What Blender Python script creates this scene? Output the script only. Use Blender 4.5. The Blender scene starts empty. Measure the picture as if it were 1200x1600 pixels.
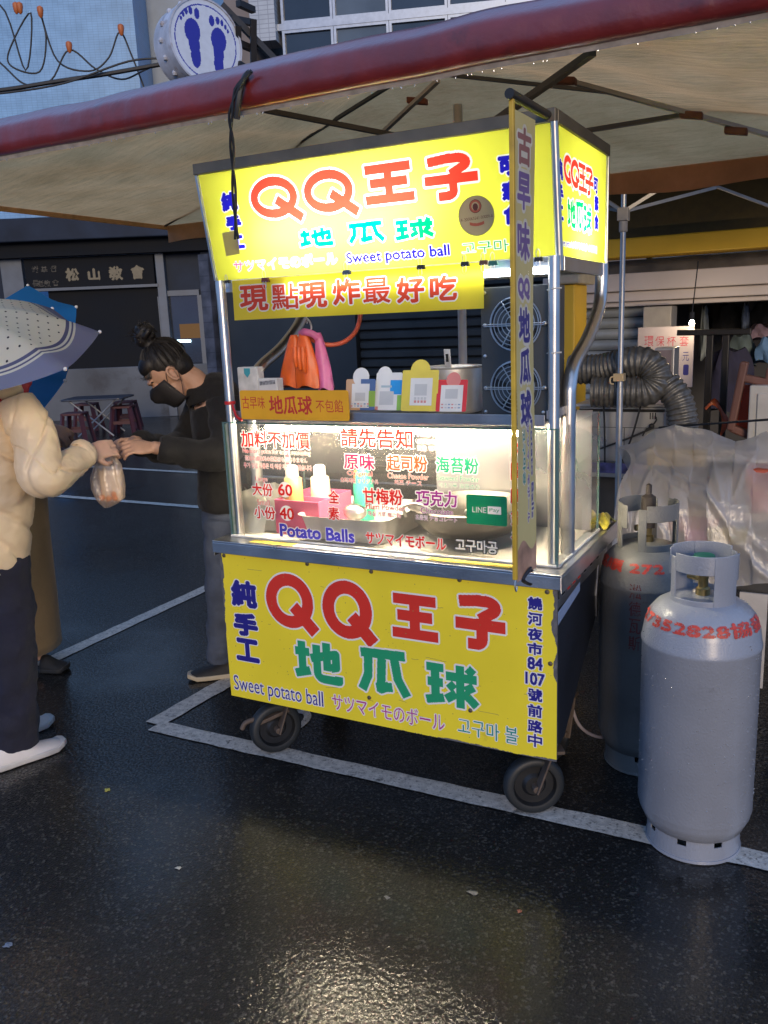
import bpy, bmesh, math, random
import numpy as np
from mathutils import Vector, Matrix
R = math.radians
rnd = random.Random(7)
SC = bpy.context.scene
COL = SC.collection

# ------------------------------------------------------------------ camera
CAM = Vector((1.897, -2.298, 1.571))
YAW, PITCH, ROLL, FPX = -.4901, .2187, -.0415, 1321.8
_r = Vector((math.cos(YAW), -math.sin(YAW), 0))
FWD = Vector((math.sin(YAW)*math.cos(PITCH), math.cos(YAW)*math.cos(PITCH), -math.sin(PITCH)))
_u = _r.cross(FWD)
RIGHT = _r*math.cos(ROLL) + _u*math.sin(ROLL)
UP = _u*math.cos(ROLL) - _r*math.sin(ROLL)
FH = Vector((math.sin(YAW), math.cos(YAW), 0))
RH = Vector((math.cos(YAW), -math.sin(YAW), 0))
cd = bpy.data.cameras.new('camera'); co = bpy.data.objects.new('camera', cd); COL.objects.link(co)
cd.sensor_fit = 'VERTICAL'; cd.sensor_height = 24; cd.lens = 24*FPX/1600; cd.clip_start = .05; cd.clip_end = 500
co.matrix_world = Matrix(((RIGHT.x, UP.x, -FWD.x, CAM.x), (RIGHT.y, UP.y, -FWD.y, CAM.y), (RIGHT.z, UP.z, -FWD.z, CAM.z), (0, 0, 0, 1)))
SC.camera = co

# ------------------------------------------------------------------ light
SUN_EL, SUN_AZ = 9.0, 205.0      # low, behind the camera
w = bpy.data.worlds.new('World'); SC.world = w; w.use_nodes = True
nt = w.node_tree; nt.nodes.clear()
sky = nt.nodes.new('ShaderNodeTexSky'); sky.sky_type = 'NISHITA'; sky.sun_disc = False
sky.sun_elevation = R(2.0); sky.sun_rotation = R(SUN_AZ); sky.air_density = 1.6; sky.dust_density = 2.0; sky.ozone_density = 3.0
ov = nt.nodes.new('ShaderNodeMixRGB'); ov.inputs[0].default_value = .7; ov.inputs[2].default_value = (2.5, 4.5, 8.8, 1)
bg = nt.nodes.new('ShaderNodeBackground'); bg.inputs[1].default_value = .10
wo = nt.nodes.new('ShaderNodeOutputWorld')
nt.links.new(sky.outputs[0], ov.inputs[1]); nt.links.new(ov.outputs[0], bg.inputs[0]); nt.links.new(bg.outputs[0], wo.inputs[0])
sl = bpy.data.lights.new('stall_lamp_sun', 'SUN'); so = bpy.data.objects.new('stall_lamp_sun', sl); COL.objects.link(so)  # stands in for unseen warm stall lamps behind the camera
sl.energy = 1.15; sl.angle = R(18); sl.color = (1, .78, .54)
_d = Vector((math.sin(R(SUN_AZ))*math.cos(R(SUN_EL)), math.cos(R(SUN_AZ))*math.cos(R(SUN_EL)), math.sin(R(SUN_EL))))
_d = Vector((.50, -.86, .20)).normalized()
so.rotation_euler = _d.to_track_quat('Z', 'Y').to_euler()
sky.sun_rotation = math.atan2(_d.x, _d.y)
SC.view_settings.view_transform = 'Standard'; SC.view_settings.look = 'None'
SC.view_settings.exposure = .62; SC.view_settings.gamma = 1
SC.render.engine = 'CYCLES'
SC.cycles.use_denoising = True
SC.cycles.max_bounces = 8; SC.cycles.diffuse_bounces = 3; SC.cycles.glossy_bounces = 4
SC.cycles.transmission_bounces = 6; SC.cycles.transparent_max_bounces = 24
SC.cycles.sample_clamp_indirect = 6; SC.cycles.caustics_reflective = False; SC.cycles.caustics_refractive = False

# ------------------------------------------------------------------ survey helpers: a photo pixel met with a real plane
def ray(px, py): return FWD + RIGHT*((px-600)/FPX) - UP*((py-800)/FPX)
def Yp(px, py, y): d = ray(px, py); return CAM + d*((y-CAM.y)/d.y)
def Xp(px, py, x): d = ray(px, py); return CAM + d*((x-CAM.x)/d.x)
def Zp(px, py, z=0.): d = ray(px, py); return CAM + d*((z-CAM.z)/d.z)
def Hp(px, py, h): d = ray(px, py); return CAM + d*(h/d.dot(FH))
class Plane:
    def __init__(s, o, u, v): s.o = Vector(o); s.u = Vector(u).normalized(); s.v = Vector(v).normalized(); s.n = s.u.cross(s.v)
    def uv(s, px, py):
        d = ray(px, py); t = (s.o-CAM).dot(s.n)/d.dot(s.n); q = CAM+d*t-s.o
        return q.dot(s.u), q.dot(s.v)
    def at(s, u, v, w=0): return s.o+s.u*u+s.v*v+s.n*w

# ------------------------------------------------------------------ materials
MATS = {}
def mat(name, col, rough=.5, metal=0., var=.12, scale=14., bump=0., bscale=None, rvar=.1, spec=.5, coat=0., sheen=0., coat_r=.1, detail=4., stretch=None, dirt=None):
    if name in MATS: return MATS[name]
    m = bpy.data.materials.new(name); m.use_nodes = True; n = m.node_tree.nodes; l = m.node_tree.links
    p = n['Principled BSDF']; p.inputs['Roughness'].default_value = rough; p.inputs['Metallic'].default_value = metal
    p.inputs['Specular IOR Level'].default_value = spec
    p.inputs['Coat Weight'].default_value = coat; p.inputs['Coat Roughness'].default_value = coat_r
    if sheen: p.inputs['Sheen Weight'].default_value = sheen
    tc = n.new('ShaderNodeTexCoord'); mp = n.new('ShaderNodeMapping'); l.new(tc.outputs['Object'], mp.inputs[0])
    if stretch: mp.inputs['Scale'].default_value = stretch
    nz = n.new('ShaderNodeTexNoise'); nz.inputs['Scale'].default_value = scale; nz.inputs['Detail'].default_value = detail; l.new(mp.outputs[0], nz.inputs['Vector'])
    c = Vector(col[:3]); lo = [max(0, x*(1-var)) for x in c]; hi = [min(1, x*(1+var)) for x in c]
    rp = n.new('ShaderNodeValToRGB'); rp.color_ramp.elements[0].color = (*lo, 1); rp.color_ramp.elements[1].color = (*hi, 1)
    rp.color_ramp.elements[0].position = .3; rp.color_ramp.elements[1].position = .7
    l.new(nz.outputs['Fac'], rp.inputs[0]); out = rp.outputs[0]
    if dirt:
        for dcol, dsc, thr in (dirt if isinstance(dirt, list) else [dirt]):
            n2 = n.new('ShaderNodeTexNoise'); n2.inputs['Scale'].default_value = dsc; n2.inputs['Detail'].default_value = 7; n2.inputs['Roughness'].default_value = .65; l.new(mp.outputs[0], n2.inputs['Vector'])
            r2 = n.new('ShaderNodeValToRGB'); r2.color_ramp.elements[0].position = thr; r2.color_ramp.elements[1].position = min(1, thr+.14)
            l.new(n2.outputs['Fac'], r2.inputs[0]); mx = n.new('ShaderNodeMixRGB'); mx.inputs[2].default_value = (*dcol, 1)
            l.new(r2.outputs[0], mx.inputs[0]); l.new(out, mx.inputs[1]); out = mx.outputs[0]
    l.new(out, p.inputs['Base Color'])
    if rvar:
        mr = n.new('ShaderNodeMapRange'); mr.inputs[3].default_value = max(.02, rough-rvar); mr.inputs[4].default_value = min(1, rough+rvar)
        l.new(nz.outputs['Fac'], mr.inputs[0]); l.new(mr.outputs[0], p.inputs['Roughness'])
    if bump:
        nb = n.new('ShaderNodeTexNoise'); nb.inputs['Scale'].default_value = bscale or scale*4; nb.inputs['Detail'].default_value = 5; l.new(mp.outputs[0], nb.inputs['Vector'])
        b = n.new('ShaderNodeBump'); b.inputs['Strength'].default_value = min(1, bump); b.inputs['Distance'].default_value = .004*max(1, bump)
        l.new(nb.outputs['Fac'], b.inputs['Height']); l.new(b.outputs[0], p.inputs['Normal'])
    MATS[name] = m; return m
def emit(name, col, s):
    if name in MATS: return MATS[name]
    m = bpy.data.materials.new(name); m.use_nodes = True; n = m.node_tree.nodes; n.clear()
    e = n.new('ShaderNodeEmission'); e.inputs[0].default_value = (*col, 1); e.inputs[1].default_value = s
    o = n.new('ShaderNodeOutputMaterial'); m.node_tree.links.new(e.outputs[0], o.inputs[0]); MATS[name] = m; return m
def mixmat(name, layers, gloss=.05, grough=.15, fres=None, bump=0, bscale=30):
    """layers: list of (kind, colour, weight) added up with mix nodes; a glossy skin on top."""
    if name in MATS: return MATS[name]
    m = bpy.data.materials.new(name); m.use_nodes = True; n = m.node_tree.nodes; l = m.node_tree.links; n.clear()
    o = n.new('ShaderNodeOutputMaterial'); cur = None; tot = 0
    for kind, col, wt in layers:
        s = n.new('ShaderNodeBsdf'+kind); s.inputs[0].default_value = (*col, 1); tot += wt
        if cur is None: cur = s.outputs[0]
        else:
            mx = n.new('ShaderNodeMixShader'); mx.inputs[0].default_value = wt/tot; l.new(cur, mx.inputs[1]); l.new(s.outputs[0], mx.inputs[2]); cur = mx.outputs[0]
    g = n.new('ShaderNodeBsdfGlossy'); g.inputs['Roughness'].default_value = grough
    mx = n.new('ShaderNodeMixShader'); l.new(cur, mx.inputs[1]); l.new(g.outputs[0], mx.inputs[2])
    if fres:
        f = n.new('ShaderNodeFresnel'); f.inputs[0].default_value = fres; l.new(f.outputs[0], mx.inputs[0])
    else: mx.inputs[0].default_value = gloss
    if bump:
        tc = n.new('ShaderNodeTexCoord'); nz = n.new('ShaderNodeTexNoise'); nz.inputs['Scale'].default_value = bscale; nz.inputs['Detail'].default_value = 6
        b = n.new('ShaderNodeBump'); b.inputs['Strength'].default_value = bump; b.inputs['Distance'].default_value = .01
        l.new(tc.outputs['Object'], nz.inputs['Vector']); l.new(nz.outputs['Fac'], b.inputs['Height']); l.new(b.outputs[0], g.inputs['Normal'])
        if fres: l.new(b.outputs[0], f.inputs['Normal'])
    l.new(mx.outputs[0], o.inputs[0]); MATS[name] = m; return m

# ------------------------------------------------------------------ mesh builder
ORG = {}
def empty(name, loc=(0, 0, 0)):
    o = bpy.data.objects.new(name, None); o.location = loc; o.empty_display_size = .1; COL.objects.link(o); ORG[o.name] = Vector(loc); return o
def tag(o, label=None, cat=None, group=None, kind=None):
    if label: o['label'] = label
    if cat: o['category'] = cat
    if group: o['group'] = group
    if kind: o['kind'] = kind
    return o
def thing(name, loc, label, cat, group=None): return tag(empty(name, loc), label, cat, group)
def root_of(o):
    while o.parent: o = o.parent
    return o
def copy_tree(o, parent=None, off=None):
    c = o.copy(); COL.objects.link(c); c.parent = parent
    if parent is None and off is not None: c.location = o.location+Vector(off)
    for ch in [x for x in bpy.data.objects if x.parent == o]: copy_tree(ch, c)
    return c
class MB:
    def __init__(s): s.v = []; s.f = []; s.m = []
    def add(s, vs, fs, mi=0):
        b = len(s.v); s.v += [Vector(x) for x in vs]; s.f += [tuple(i+b for i in f) for f in fs]; s.m += [mi]*len(fs); return s
    def box(s, x0, x1, y0, y1, z0, z1, mi=0):
        return s.add([(x0,y0,z0),(x1,y0,z0),(x1,y1,z0),(x0,y1,z0),(x0,y0,z1),(x1,y0,z1),(x1,y1,z1),(x0,y1,z1)],
                     [(3,2,1,0),(4,5,6,7),(0,1,5,4),(1,2,6,5),(2,3,7,6),(3,0,4,7)], mi)
    def obox(s, c, ax, ay, az, mi=0):
        c = Vector(c); ax, ay, az = Vector(ax)/2, Vector(ay)/2, Vector(az)/2
        return s.add([c-ax-ay-az, c+ax-ay-az, c+ax+ay-az, c-ax+ay-az, c-ax-ay+az, c+ax-ay+az, c+ax+ay+az, c-ax+ay+az],
                     [(3,2,1,0),(4,5,6,7),(0,1,5,4),(1,2,6,5),(2,3,7,6),(3,0,4,7)], mi)
    def bar(s, a, b, w, h=None, up=(0, 0, 1), mi=0):
        a, b = Vector(a), Vector(b); d = (b-a); n = d.normalized(); x = n.cross(Vector(up))
        if x.length < 1e-4: x = n.cross(Vector((1, 0, 0)))
        x.normalize(); y = x.cross(n)
        return s.obox((a+b)/2, d, x*w, y*(h or w), mi)
    def rings(s, rs, caps=True, mi=0, closed=True):
        n = len(rs[0]); b = len(s.v)
        for r in rs: s.v += [Vector(p) for p in r]
        for i in range(len(rs)-1):
            for j in range(n if closed else n-1):
                k = (j+1) % n
                s.f.append((b+i*n+j, b+i*n+k, b+(i+1)*n+k, b+(i+1)*n+j)); s.m.append(mi)
        if caps and closed:
            s.f.append(tuple(b+j for j in range(n-1, -1, -1))); s.m.append(mi)
            s.f.append(tuple(b+(len(rs)-1)*n+j for j in range(n))); s.m.append(mi)
        return s
    def tube(s, path, r, n=10, caps=True, mi=0, flat=1., up=None):
        path = [Vector(p) for p in path]; rr = r if isinstance(r, (list, tuple)) else [r]*len(path)
        t0 = (path[1]-path[0]).normalized(); x = Vector(up) if up else (Vector((0, 0, 1)) if abs(t0.z) < .9 else Vector((1, 0, 0)))
        x = (x-t0*x.dot(t0)).normalized(); out = []
        for i, p in enumerate(path):
            t = (path[min(i+1, len(path)-1)]-path[max(i-1, 0)]).normalized()
            x = (x-t*x.dot(t)).normalized(); y = t.cross(x)
            out.append([p+(x*math.cos(a)+y*math.sin(a)*flat)*rr[i] for a in (2*math.pi*k/n for k in range(n))])
        return s.rings(out, caps, mi)
    def lathe(s, prof, n=24, c=(0, 0, 0), mi=0, caps=False, axis=None):
        c = Vector(c); q = Vector(axis).to_track_quat('Z', 'Y') if axis else None; out = []
        for r, z in prof:
            ring = []
            for k in range(n):
                a = 2*math.pi*k/n; p = Vector((r*math.cos(a), r*math.sin(a), z)); ring.append(c+(q @ p if q else p))
            out.append(ring)
        return s.rings(out, caps, mi)
    def ball(s, c, r, n=12, mi=0, rot=None):
        c = Vector(c); r = r if isinstance(r, (list, tuple)) else (r, r, r); out = []
        for i in range(n//2+1):
            th = math.pi*i/(n//2); th = min(max(th, .02), math.pi-.02); ring = []
            for k in range(n):
                a = 2*math.pi*k/n; p = Vector((r[0]*math.sin(th)*math.cos(a), r[1]*math.sin(th)*math.sin(a), -r[2]*math.cos(th)))
                ring.append(c+(rot @ p if rot else p))
            out.append(ring)
        return s.rings(out, True, mi)
    def prism(s, poly, fmap, w0, w1, mi=0):
        n = len(poly); b = len(s.v)
        s.v += [Vector(fmap(u, v, w0)) for u, v in poly]+[Vector(fmap(u, v, w1)) for u, v in poly]
        s.f += [tuple(b+i for i in range(n-1, -1, -1)), tuple(b+n+i for i in range(n))]; s.m += [mi, mi]
        for i in range(n):
            k = (i+1) % n; s.f.append((b+i, b+k, b+n+k, b+n+i)); s.m.append(mi)
        return s
    def grid(s, pts, mi=0, thick=0):
        """pts[i][j] -> sheet; with thick: a closed slab"""
        ni, nj = len(pts), len(pts[0]); b = len(s.v); s.v += [Vector(p) for r in pts for p in r]
        for i in range(ni-1):
            for j in range(nj-1):
                s.f.append((b+i*nj+j, b+i*nj+j+1, b+(i+1)*nj+j+1, b+(i+1)*nj+j)); s.m.append(mi)
        return s
    def build(s, name, mats, parent=None, smooth=False, bevel=0, solid=0, sub=0, ang=40, remesh=0, smooth_it=0):
        me = bpy.data.meshes.new(name); o = bpy.data.objects.new(name, me); COL.objects.link(o)
        org = Vector((0, 0, 0))
        if parent: org = ORG[root_of(parent).name]; o.parent = parent
        me.from_pydata([tuple(v-org) for v in s.v], [], s.f)
        for m in (mats if isinstance(mats, (list, tuple)) else [mats]): me.materials.append(m)
        me.polygons.foreach_set('material_index', s.m)
        if smooth:
            me.polygons.foreach_set('use_smooth', [True]*len(s.f)); me.update()
            if ang < 180 and not remesh: me.set_sharp_from_angle(angle=R(ang))
        me.update()
        if solid: d = o.modifiers.new('solid', 'SOLIDIFY'); d.thickness = solid; d.offset = 0
        if remesh:
            d = o.modifiers.new('remesh', 'REMESH'); d.mode = 'VOXEL'; d.voxel_size = remesh; d.use_smooth_shade = True
        if smooth_it: d = o.modifiers.new('smooth', 'SMOOTH'); d.iterations = smooth_it; d.factor = .5
        if bevel: d = o.modifiers.new('bevel', 'BEVEL'); d.width = bevel; d.segments = 2; d.limit_method = 'ANGLE'; d.angle_limit = R(40)
        if sub: d = o.modifiers.new('sub', 'SUBSURF'); d.levels = sub; d.render_levels = sub
        ORG[o.name] = org
        return o
def bez(pts, n=8):
    """Catmull-Rom through pts"""
    P = [Vector(p) for p in pts]; out = []
    for i in range(len(P)-1):
        p0, p1, p2, p3 = P[max(i-1, 0)], P[i], P[i+1], P[min(i+2, len(P)-1)]
        for k in range(n):
            t = k/n; out.append(.5*((2*p1)+(p2-p0)*t+(2*p0-5*p1+4*p2-p3)*t*t+(3*p1-p0-3*p2+p3)*t*t*t))
    return out+[P[-1]]
def rrect(w, h, r, n=5, cx=0, cy=0):
    out = []
    for sx, sy, a0 in ((1, 1, 0), (-1, 1, 90), (-1, -1, 180), (1, -1, 270)):
        for k in range(n+1):
            a = R(a0+90*k/n); out.append((cx+sx*(w/2-r)+r*math.cos(a), cy+sy*(h/2-r)+r*math.sin(a)))
    return out

# ------------------------------------------------------------------ print: lettering drawn on a fine grid, one material per ink
_fc = bpy.data.curves.new('lettering_source', 'FONT'); _fo = bpy.data.objects.new('lettering_source', _fc)
_fc.resolution_u = 3
_gc = {}
def glyphs(s):
    if s not in _gc:
        _fc.body = s; me = bpy.data.meshes.new_from_object(_fo); me.calc_loop_triangles()
        v = np.array([(q.co.x, q.co.y) for q in me.vertices]) if len(me.vertices) else np.zeros((0, 2))
        t = np.array([tuple(q.vertices) for q in me.loop_triangles], dtype=int).reshape(-1, 3)
        bpy.data.meshes.remove(me); _gc[s] = (v, t)
    return _gc[s]
class Print:
    def __init__(s, w, h, res, base=None):
        s.w, s.h, s.res = w, h, res; s.nx, s.ny = int(round(w/res)), int(round(h/res)); s.inks = []
        s.a = np.zeros((s.ny, s.nx), np.uint8)
        if base is not None: s.a[:] = s.ink(base)
    def ink(s, m):
        if m not in s.inks: s.inks.append(m)
        return s.inks.index(m)+1
    def _grid(s, x0, x1, y0, y1):
        i0, i1 = max(0, int(x0/s.res)), min(s.nx, int(x1/s.res)+2); j0, j1 = max(0, int(y0/s.res)), min(s.ny, int(y1/s.res)+2)
        return i0, i1, j0, j1
    def tri_mask(s, v, t):
        msk = np.zeros((s.ny, s.nx), bool)
        for a, b, c in v[t]:
            x0, x1 = min(a[0], b[0], c[0]), max(a[0], b[0], c[0]); y0, y1 = min(a[1], b[1], c[1]), max(a[1], b[1], c[1])
            i0, i1, j0, j1 = s._grid(x0-s.res, x1, y0-s.res, y1)
            if i0 >= i1 or j0 >= j1: continue
            X = (np.arange(i0, i1)+.5)*s.res; Y = ((np.arange(j0, j1)+.5)*s.res)[:, None]
            def e(p, q): return (q[0]-p[0])*(Y-p[1])-(q[1]-p[1])*(X-p[0])
            e0, e1, e2 = e(a, b), e(b, c), e(c, a)
            msk[j0:j1, i0:i1] |= ((e0 >= 0) & (e1 >= 0) & (e2 >= 0)) | ((e0 <= 0) & (e1 <= 0) & (e2 <= 0))
        return msk
    def grow(s, m, r):
        k = r/s.res
        if k < .5: return m
        ys, xs = np.where(m)
        if not len(ys): return m
        K = int(k)+1; j0, j1, i0, i1 = max(0, ys.min()-K), min(s.ny, ys.max()+K+1), max(0, xs.min()-K), min(s.nx, xs.max()+K+1)
        sub = m[j0:j1, i0:i1]; out = sub.copy()
        for dy in range(-K, K+1):
            q = k*k-dy*dy
            if q < 0: continue
            hw = int(math.sqrt(q)); row = np.zeros_like(sub)
            src = sub[max(0, -dy):sub.shape[0]-max(0, dy)]; row[max(0, dy):sub.shape[0]-max(0, -dy)] = src
            cs = np.cumsum(np.pad(row.astype(np.int32), ((0, 0), (hw+1, hw))), axis=1); out |= (cs[:, 2*hw+1:]-cs[:, :-(2*hw+1)]) > 0
        r2 = m.copy(); r2[j0:j1, i0:i1] = out; return r2
    def paint(s, msk, ink, outline=None, ow=0, only=None):
        if outline is not None:
            g = s.grow(msk, ow); s.a[g] = s.ink(outline)
        s.a[msk] = s.ink(ink)
    def text(s, txt, cx, cy, w, h, ink, outline=None, bold=0, ow=.004, rot=0, slant=0):
        v, t = glyphs(txt)
        if not len(v): return
        lo, hi = v.min(0), v.max(0); sz = np.maximum(hi-lo, 1e-6)
        q = (v-(lo+hi)/2)/sz*np.array([max(w-2*bold, .001), max(h-2*bold, .001)])
        if rot: a = R(rot); q = q @ np.array([[math.cos(a), math.sin(a)], [-math.sin(a), math.cos(a)]])
        q = q+np.array([cx, cy]); s.paint(s.grow(s.tri_mask(q, t), bold), ink, outline, ow)
    def line(s, pl, txt, L, Rr, hpx, ink, outline=None, bold=0, ow=.004):
        """text between two photo points met with the plane pl; its height in photo pixels"""
        u0, v0 = pl.uv(*L); u1, v1 = pl.uv(*Rr); mx, my = (L[0]+Rr[0])/2, (L[1]+Rr[1])/2
        hh = pl.uv(mx, my-hpx/2)[1]-pl.uv(mx, my+hpx/2)[1]
        s.text(txt, (u0+u1)/2, (v0+v1)/2, u1-u0, hh, ink, outline, bold, ow)
    def column(s, txt, cx, ytop, ybot, w, ink, outline=None, bold=0, ow=.004, fill=.9, rot=0):
        n = len(txt); p = (ytop-ybot)/n
        for i, ch in enumerate(txt): s.text(ch, cx, ytop-p*(i+.5), w, p*fill*(.35 if ch in '一ー' else 1), ink, outline, bold, ow, rot)
    def sdf(s, strokes, x0, y0, w, h, sw, ink, outline=None, ow=.006):
        """hand-lettered strokes: polylines in a unit box, stroke width sw (share of h); square pens"""
        msk = np.zeros((s.ny, s.nx), bool)
        X = (np.arange(s.nx)+.5)*s.res; Y = ((np.arange(s.ny)+.5)*s.res)[:, None]
        for st in strokes:
            k = 1.
            if isinstance(st, tuple): k, st = st
            P = [(x0+a*w, y0+b*h) for a, b in st]; hw = sw*h/2*k
            for i, ((ax, ay), (bx, by)) in enumerate(zip(P, P[1:])):
                dx, dy = bx-ax, by-ay; L = math.hypot(dx, dy)
                if L < 1e-9: continue
                dx /= L; dy /= L; al = (X-ax)*dx+(Y-ay)*dy; ac = np.abs((X-ax)*-dy+(Y-ay)*dx)
                msk |= (al >= 0) & (al <= L) & (ac <= hw)
                if i: msk |= (X-ax)**2+(Y-ay)**2 <= hw*hw
        s.paint(msk, ink, outline, ow)
    def mask(s, f):
        X = (np.arange(s.nx)+.5)*s.res+np.zeros((s.ny, 1)); Y = ((np.arange(s.ny)+.5)*s.res)[:, None]+np.zeros((1, s.nx))
        return f(X, Y)
    def build(s, name, fmap, parent, maxlen=None):
        act = {}; rects = []
        for j in range(s.ny+1):
            new = {}
            if j < s.ny:
                r = s.a[j]; ch = np.flatnonzero(np.diff(r))+1; st = np.concatenate(([0], ch)); en = np.concatenate((ch, [s.nx]))
                for a, b in zip(st.tolist(), en.tolist()):
                    k = int(r[a])
                    if not k: continue
                    if maxlen:
                        q = a
                        while q < b: e = min(b, (q//maxlen+1)*maxlen); new[(q, e, k)] = j; q = e
                    else: new[(a, b, k)] = j
            for key in list(new):
                if key in act and (not maxlen or j-act[key] < maxlen): new[key] = act[key]
            for key, j0 in act.items():
                if new.get(key) != j0: rects.append((*key, j0, j))
            act = new
        mb = MB(); e = s.res
        for a, b, k, j0, j1 in rects:
            mb.add([fmap(a*e, j0*e), fmap(b*e, j0*e), fmap(b*e, j1*e), fmap(a*e, j1*e)], [(0, 1, 2, 3)], k-1)
        return mb.build(name, s.inks, parent)
# ------------------------------------------------------------------ ground
def ground_mat():
    m = bpy.data.materials.new('wet_asphalt'); m.use_nodes = True; n = m.node_tree.nodes; l = m.node_tree.links; p = n['Principled BSDF']
    tc = n.new('ShaderNodeTexCoord')
    def noise(sc, det=4, ro=.5):
        q = n.new('ShaderNodeTexNoise'); q.inputs['Scale'].default_value = sc; q.inputs['Detail'].default_value = det; q.inputs['Roughness'].default_value = ro; l.new(tc.outputs['Object'], q.inputs['Vector']); return q
    big, mid, fine = noise(.9, 5), noise(9, 5, .6), noise(260, 3, .6)
    vo = n.new('ShaderNodeTexVoronoi'); vo.inputs['Scale'].default_value = 150; l.new(tc.outputs['Object'], vo.inputs['Vector'])
    r = n.new('ShaderNodeValToRGB'); r.color_ramp.elements[0].color = (.0025, .0026, .003, 1); r.color_ramp.elements[1].color = (.020, .019, .018, 1)
    r.color_ramp.elements[0].position = .25; r.color_ramp.elements[1].position = .85
    ad = n.new('ShaderNodeMath'); ad.operation = 'MULTIPLY_ADD'; ad.inputs[1].default_value = .55; l.new(fine.outputs['Fac'], ad.inputs[0])
    mm = n.new('ShaderNodeMath'); mm.operation = 'MULTIPLY'; mm.inputs[1].default_value = .45; l.new(mid.outputs['Fac'], mm.inputs[0]); l.new(mm.outputs[0], ad.inputs[2])
    l.new(ad.outputs[0], r.inputs[0])
    st = n.new('ShaderNodeSeparateColor'); l.new(vo.outputs['Color'], st.inputs[0]); gt = n.new('ShaderNodeMath'); gt.operation = 'GREATER_THAN'; gt.inputs[1].default_value = .90; l.new(st.outputs[0], gt.inputs[0])
    sm = n.new('ShaderNodeMixRGB'); sm.inputs[2].default_value = (.050, .047, .042, 1); l.new(gt.outputs[0], sm.inputs[0]); l.new(r.outputs[0], sm.inputs[1]); l.new(sm.outputs[0], p.inputs['Base Color'])
    p.inputs['Roughness'].default_value = .6; p.inputs['Specular IOR Level'].default_value = .15
    # water film: smooth in the hollows, pebbly where stones stand proud
    wet = n.new('ShaderNodeMapRange'); wet.inputs[1].default_value = .38; wet.inputs[2].default_value = .60; wet.inputs[3].default_value = .11; wet.inputs[4].default_value = .025
    l.new(big.outputs['Fac'], wet.inputs[0])
    cw = noise(120, 3, .6); cwm = n.new('ShaderNodeMapRange'); cwm.inputs[1].default_value = .44; cwm.inputs[2].default_value = .58; cwm.inputs[3].default_value = .2; cwm.inputs[4].default_value = 1.0; l.new(cw.outputs['Fac'], cwm.inputs[0])
    pud = n.new('ShaderNodeMapRange'); pud.inputs[1].default_value = .50; pud.inputs[2].default_value = .66; pud.inputs[3].default_value = 0; pud.inputs[4].default_value = .8; l.new(big.outputs['Fac'], pud.inputs[0])
    mxw = n.new('ShaderNodeMath'); mxw.operation = 'MAXIMUM'; l.new(cwm.outputs[0], mxw.inputs[0]); l.new(pud.outputs[0], mxw.inputs[1]); l.new(mxw.outputs[0], p.inputs['Coat Weight'])
    p.inputs['Coat IOR'].default_value = 1.55; l.new(wet.outputs[0], p.inputs['Coat Roughness'])
    b1 = n.new('ShaderNodeBump'); b1.inputs['Strength'].default_value = .8; b1.inputs['Distance'].default_value = .004; l.new(vo.outputs['Distance'], b1.inputs['Height']); l.new(b1.outputs[0], p.inputs['Normal'])
    v2 = n.new('ShaderNodeTexVoronoi'); v2.feature = 'SMOOTH_F1'; v2.inputs['Scale'].default_value = 78; v2.inputs['Smoothness'].default_value = .6; l.new(tc.outputs['Object'], v2.inputs['Vector'])
    n80 = noise(46, 5, .62)
    hgt = n.new('ShaderNodeMath'); hgt.operation = 'MULTIPLY_ADD'; hgt.inputs[1].default_value = -.45; l.new(v2.outputs['Distance'], hgt.inputs[0]); l.new(n80.outputs['Fac'], hgt.inputs[2])
    bs = n.new('ShaderNodeMapRange'); bs.inputs[1].default_value = .36; bs.inputs[2].default_value = .62; bs.inputs[3].default_value = .50; bs.inputs[4].default_value = .18
    l.new(big.outputs['Fac'], bs.inputs[0])
    b2 = n.new('ShaderNodeBump'); b2.inputs['Distance'].default_value = .005; l.new(bs.outputs[0], b2.inputs['Strength']); l.new(hgt.outputs[0], b2.inputs['Height']); l.new(b2.outputs[0], p.inputs['Coat Normal'])
    return m
GROUND = ground_mat()
mb = MB(); mb.add([(-90, -60, 0), (60, -60, 0), (60, 110, 0), (-90, 110, 0)], [(0, 1, 2, 3)])
tag(mb.build('ground', GROUND), kind='structure')
PAINT = mat('road_paint', (.52, .49, .44), .5, var=.25, scale=40, bump=.8, bscale=160, coat=.5, coat_r=.25, dirt=[((.10, .095, .09), 90, .54), ((.03, .03, .03), 22, .58)])
def strip(a, b, w, z=.004):
    a, b = Vector((*a, z)), Vector((*b, z)); d = (b-a).normalized(); nrm = Vector((-d.y, d.x, 0))*w/2
    m = MB(); n = max(2, int((b-a).length/.06)); up, dn = [], []
    for i in range(n+1):
        p = a.lerp(b, i/n); up.append(p+nrm*(1+rnd.uniform(-.07, .07))); dn.append(p-nrm*(1+rnd.uniform(-.07, .07)))
    m.grid([dn, up]); return tag(m.build('parking_line', PAINT), kind='structure')
strip((-.47, .068), (3.4, .152), .088)
strip((-.50, .095), (-.50+.95, 1.9), .0) if False else None
c0 = Zp(240, 1132); c1 = Zp(356, 1066)
_dir = (c1-c0).normalized()
strip((c0.x, c0.y), (c0.x+_dir.x*2.2, c0.y+_dir.y*2.2), .095, .0044)
a, b = Zp(60, 1041), Zp(338, 912); strip((a.x, a.y), (b.x, b.y), .085)
a, b = Zp(-160, 765), Zp(330, 793); strip((a.x-2, 3.58), (1.0, 3.62), .09)
strip((-9, 5.11), (1.0, 5.13), .09)
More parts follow.
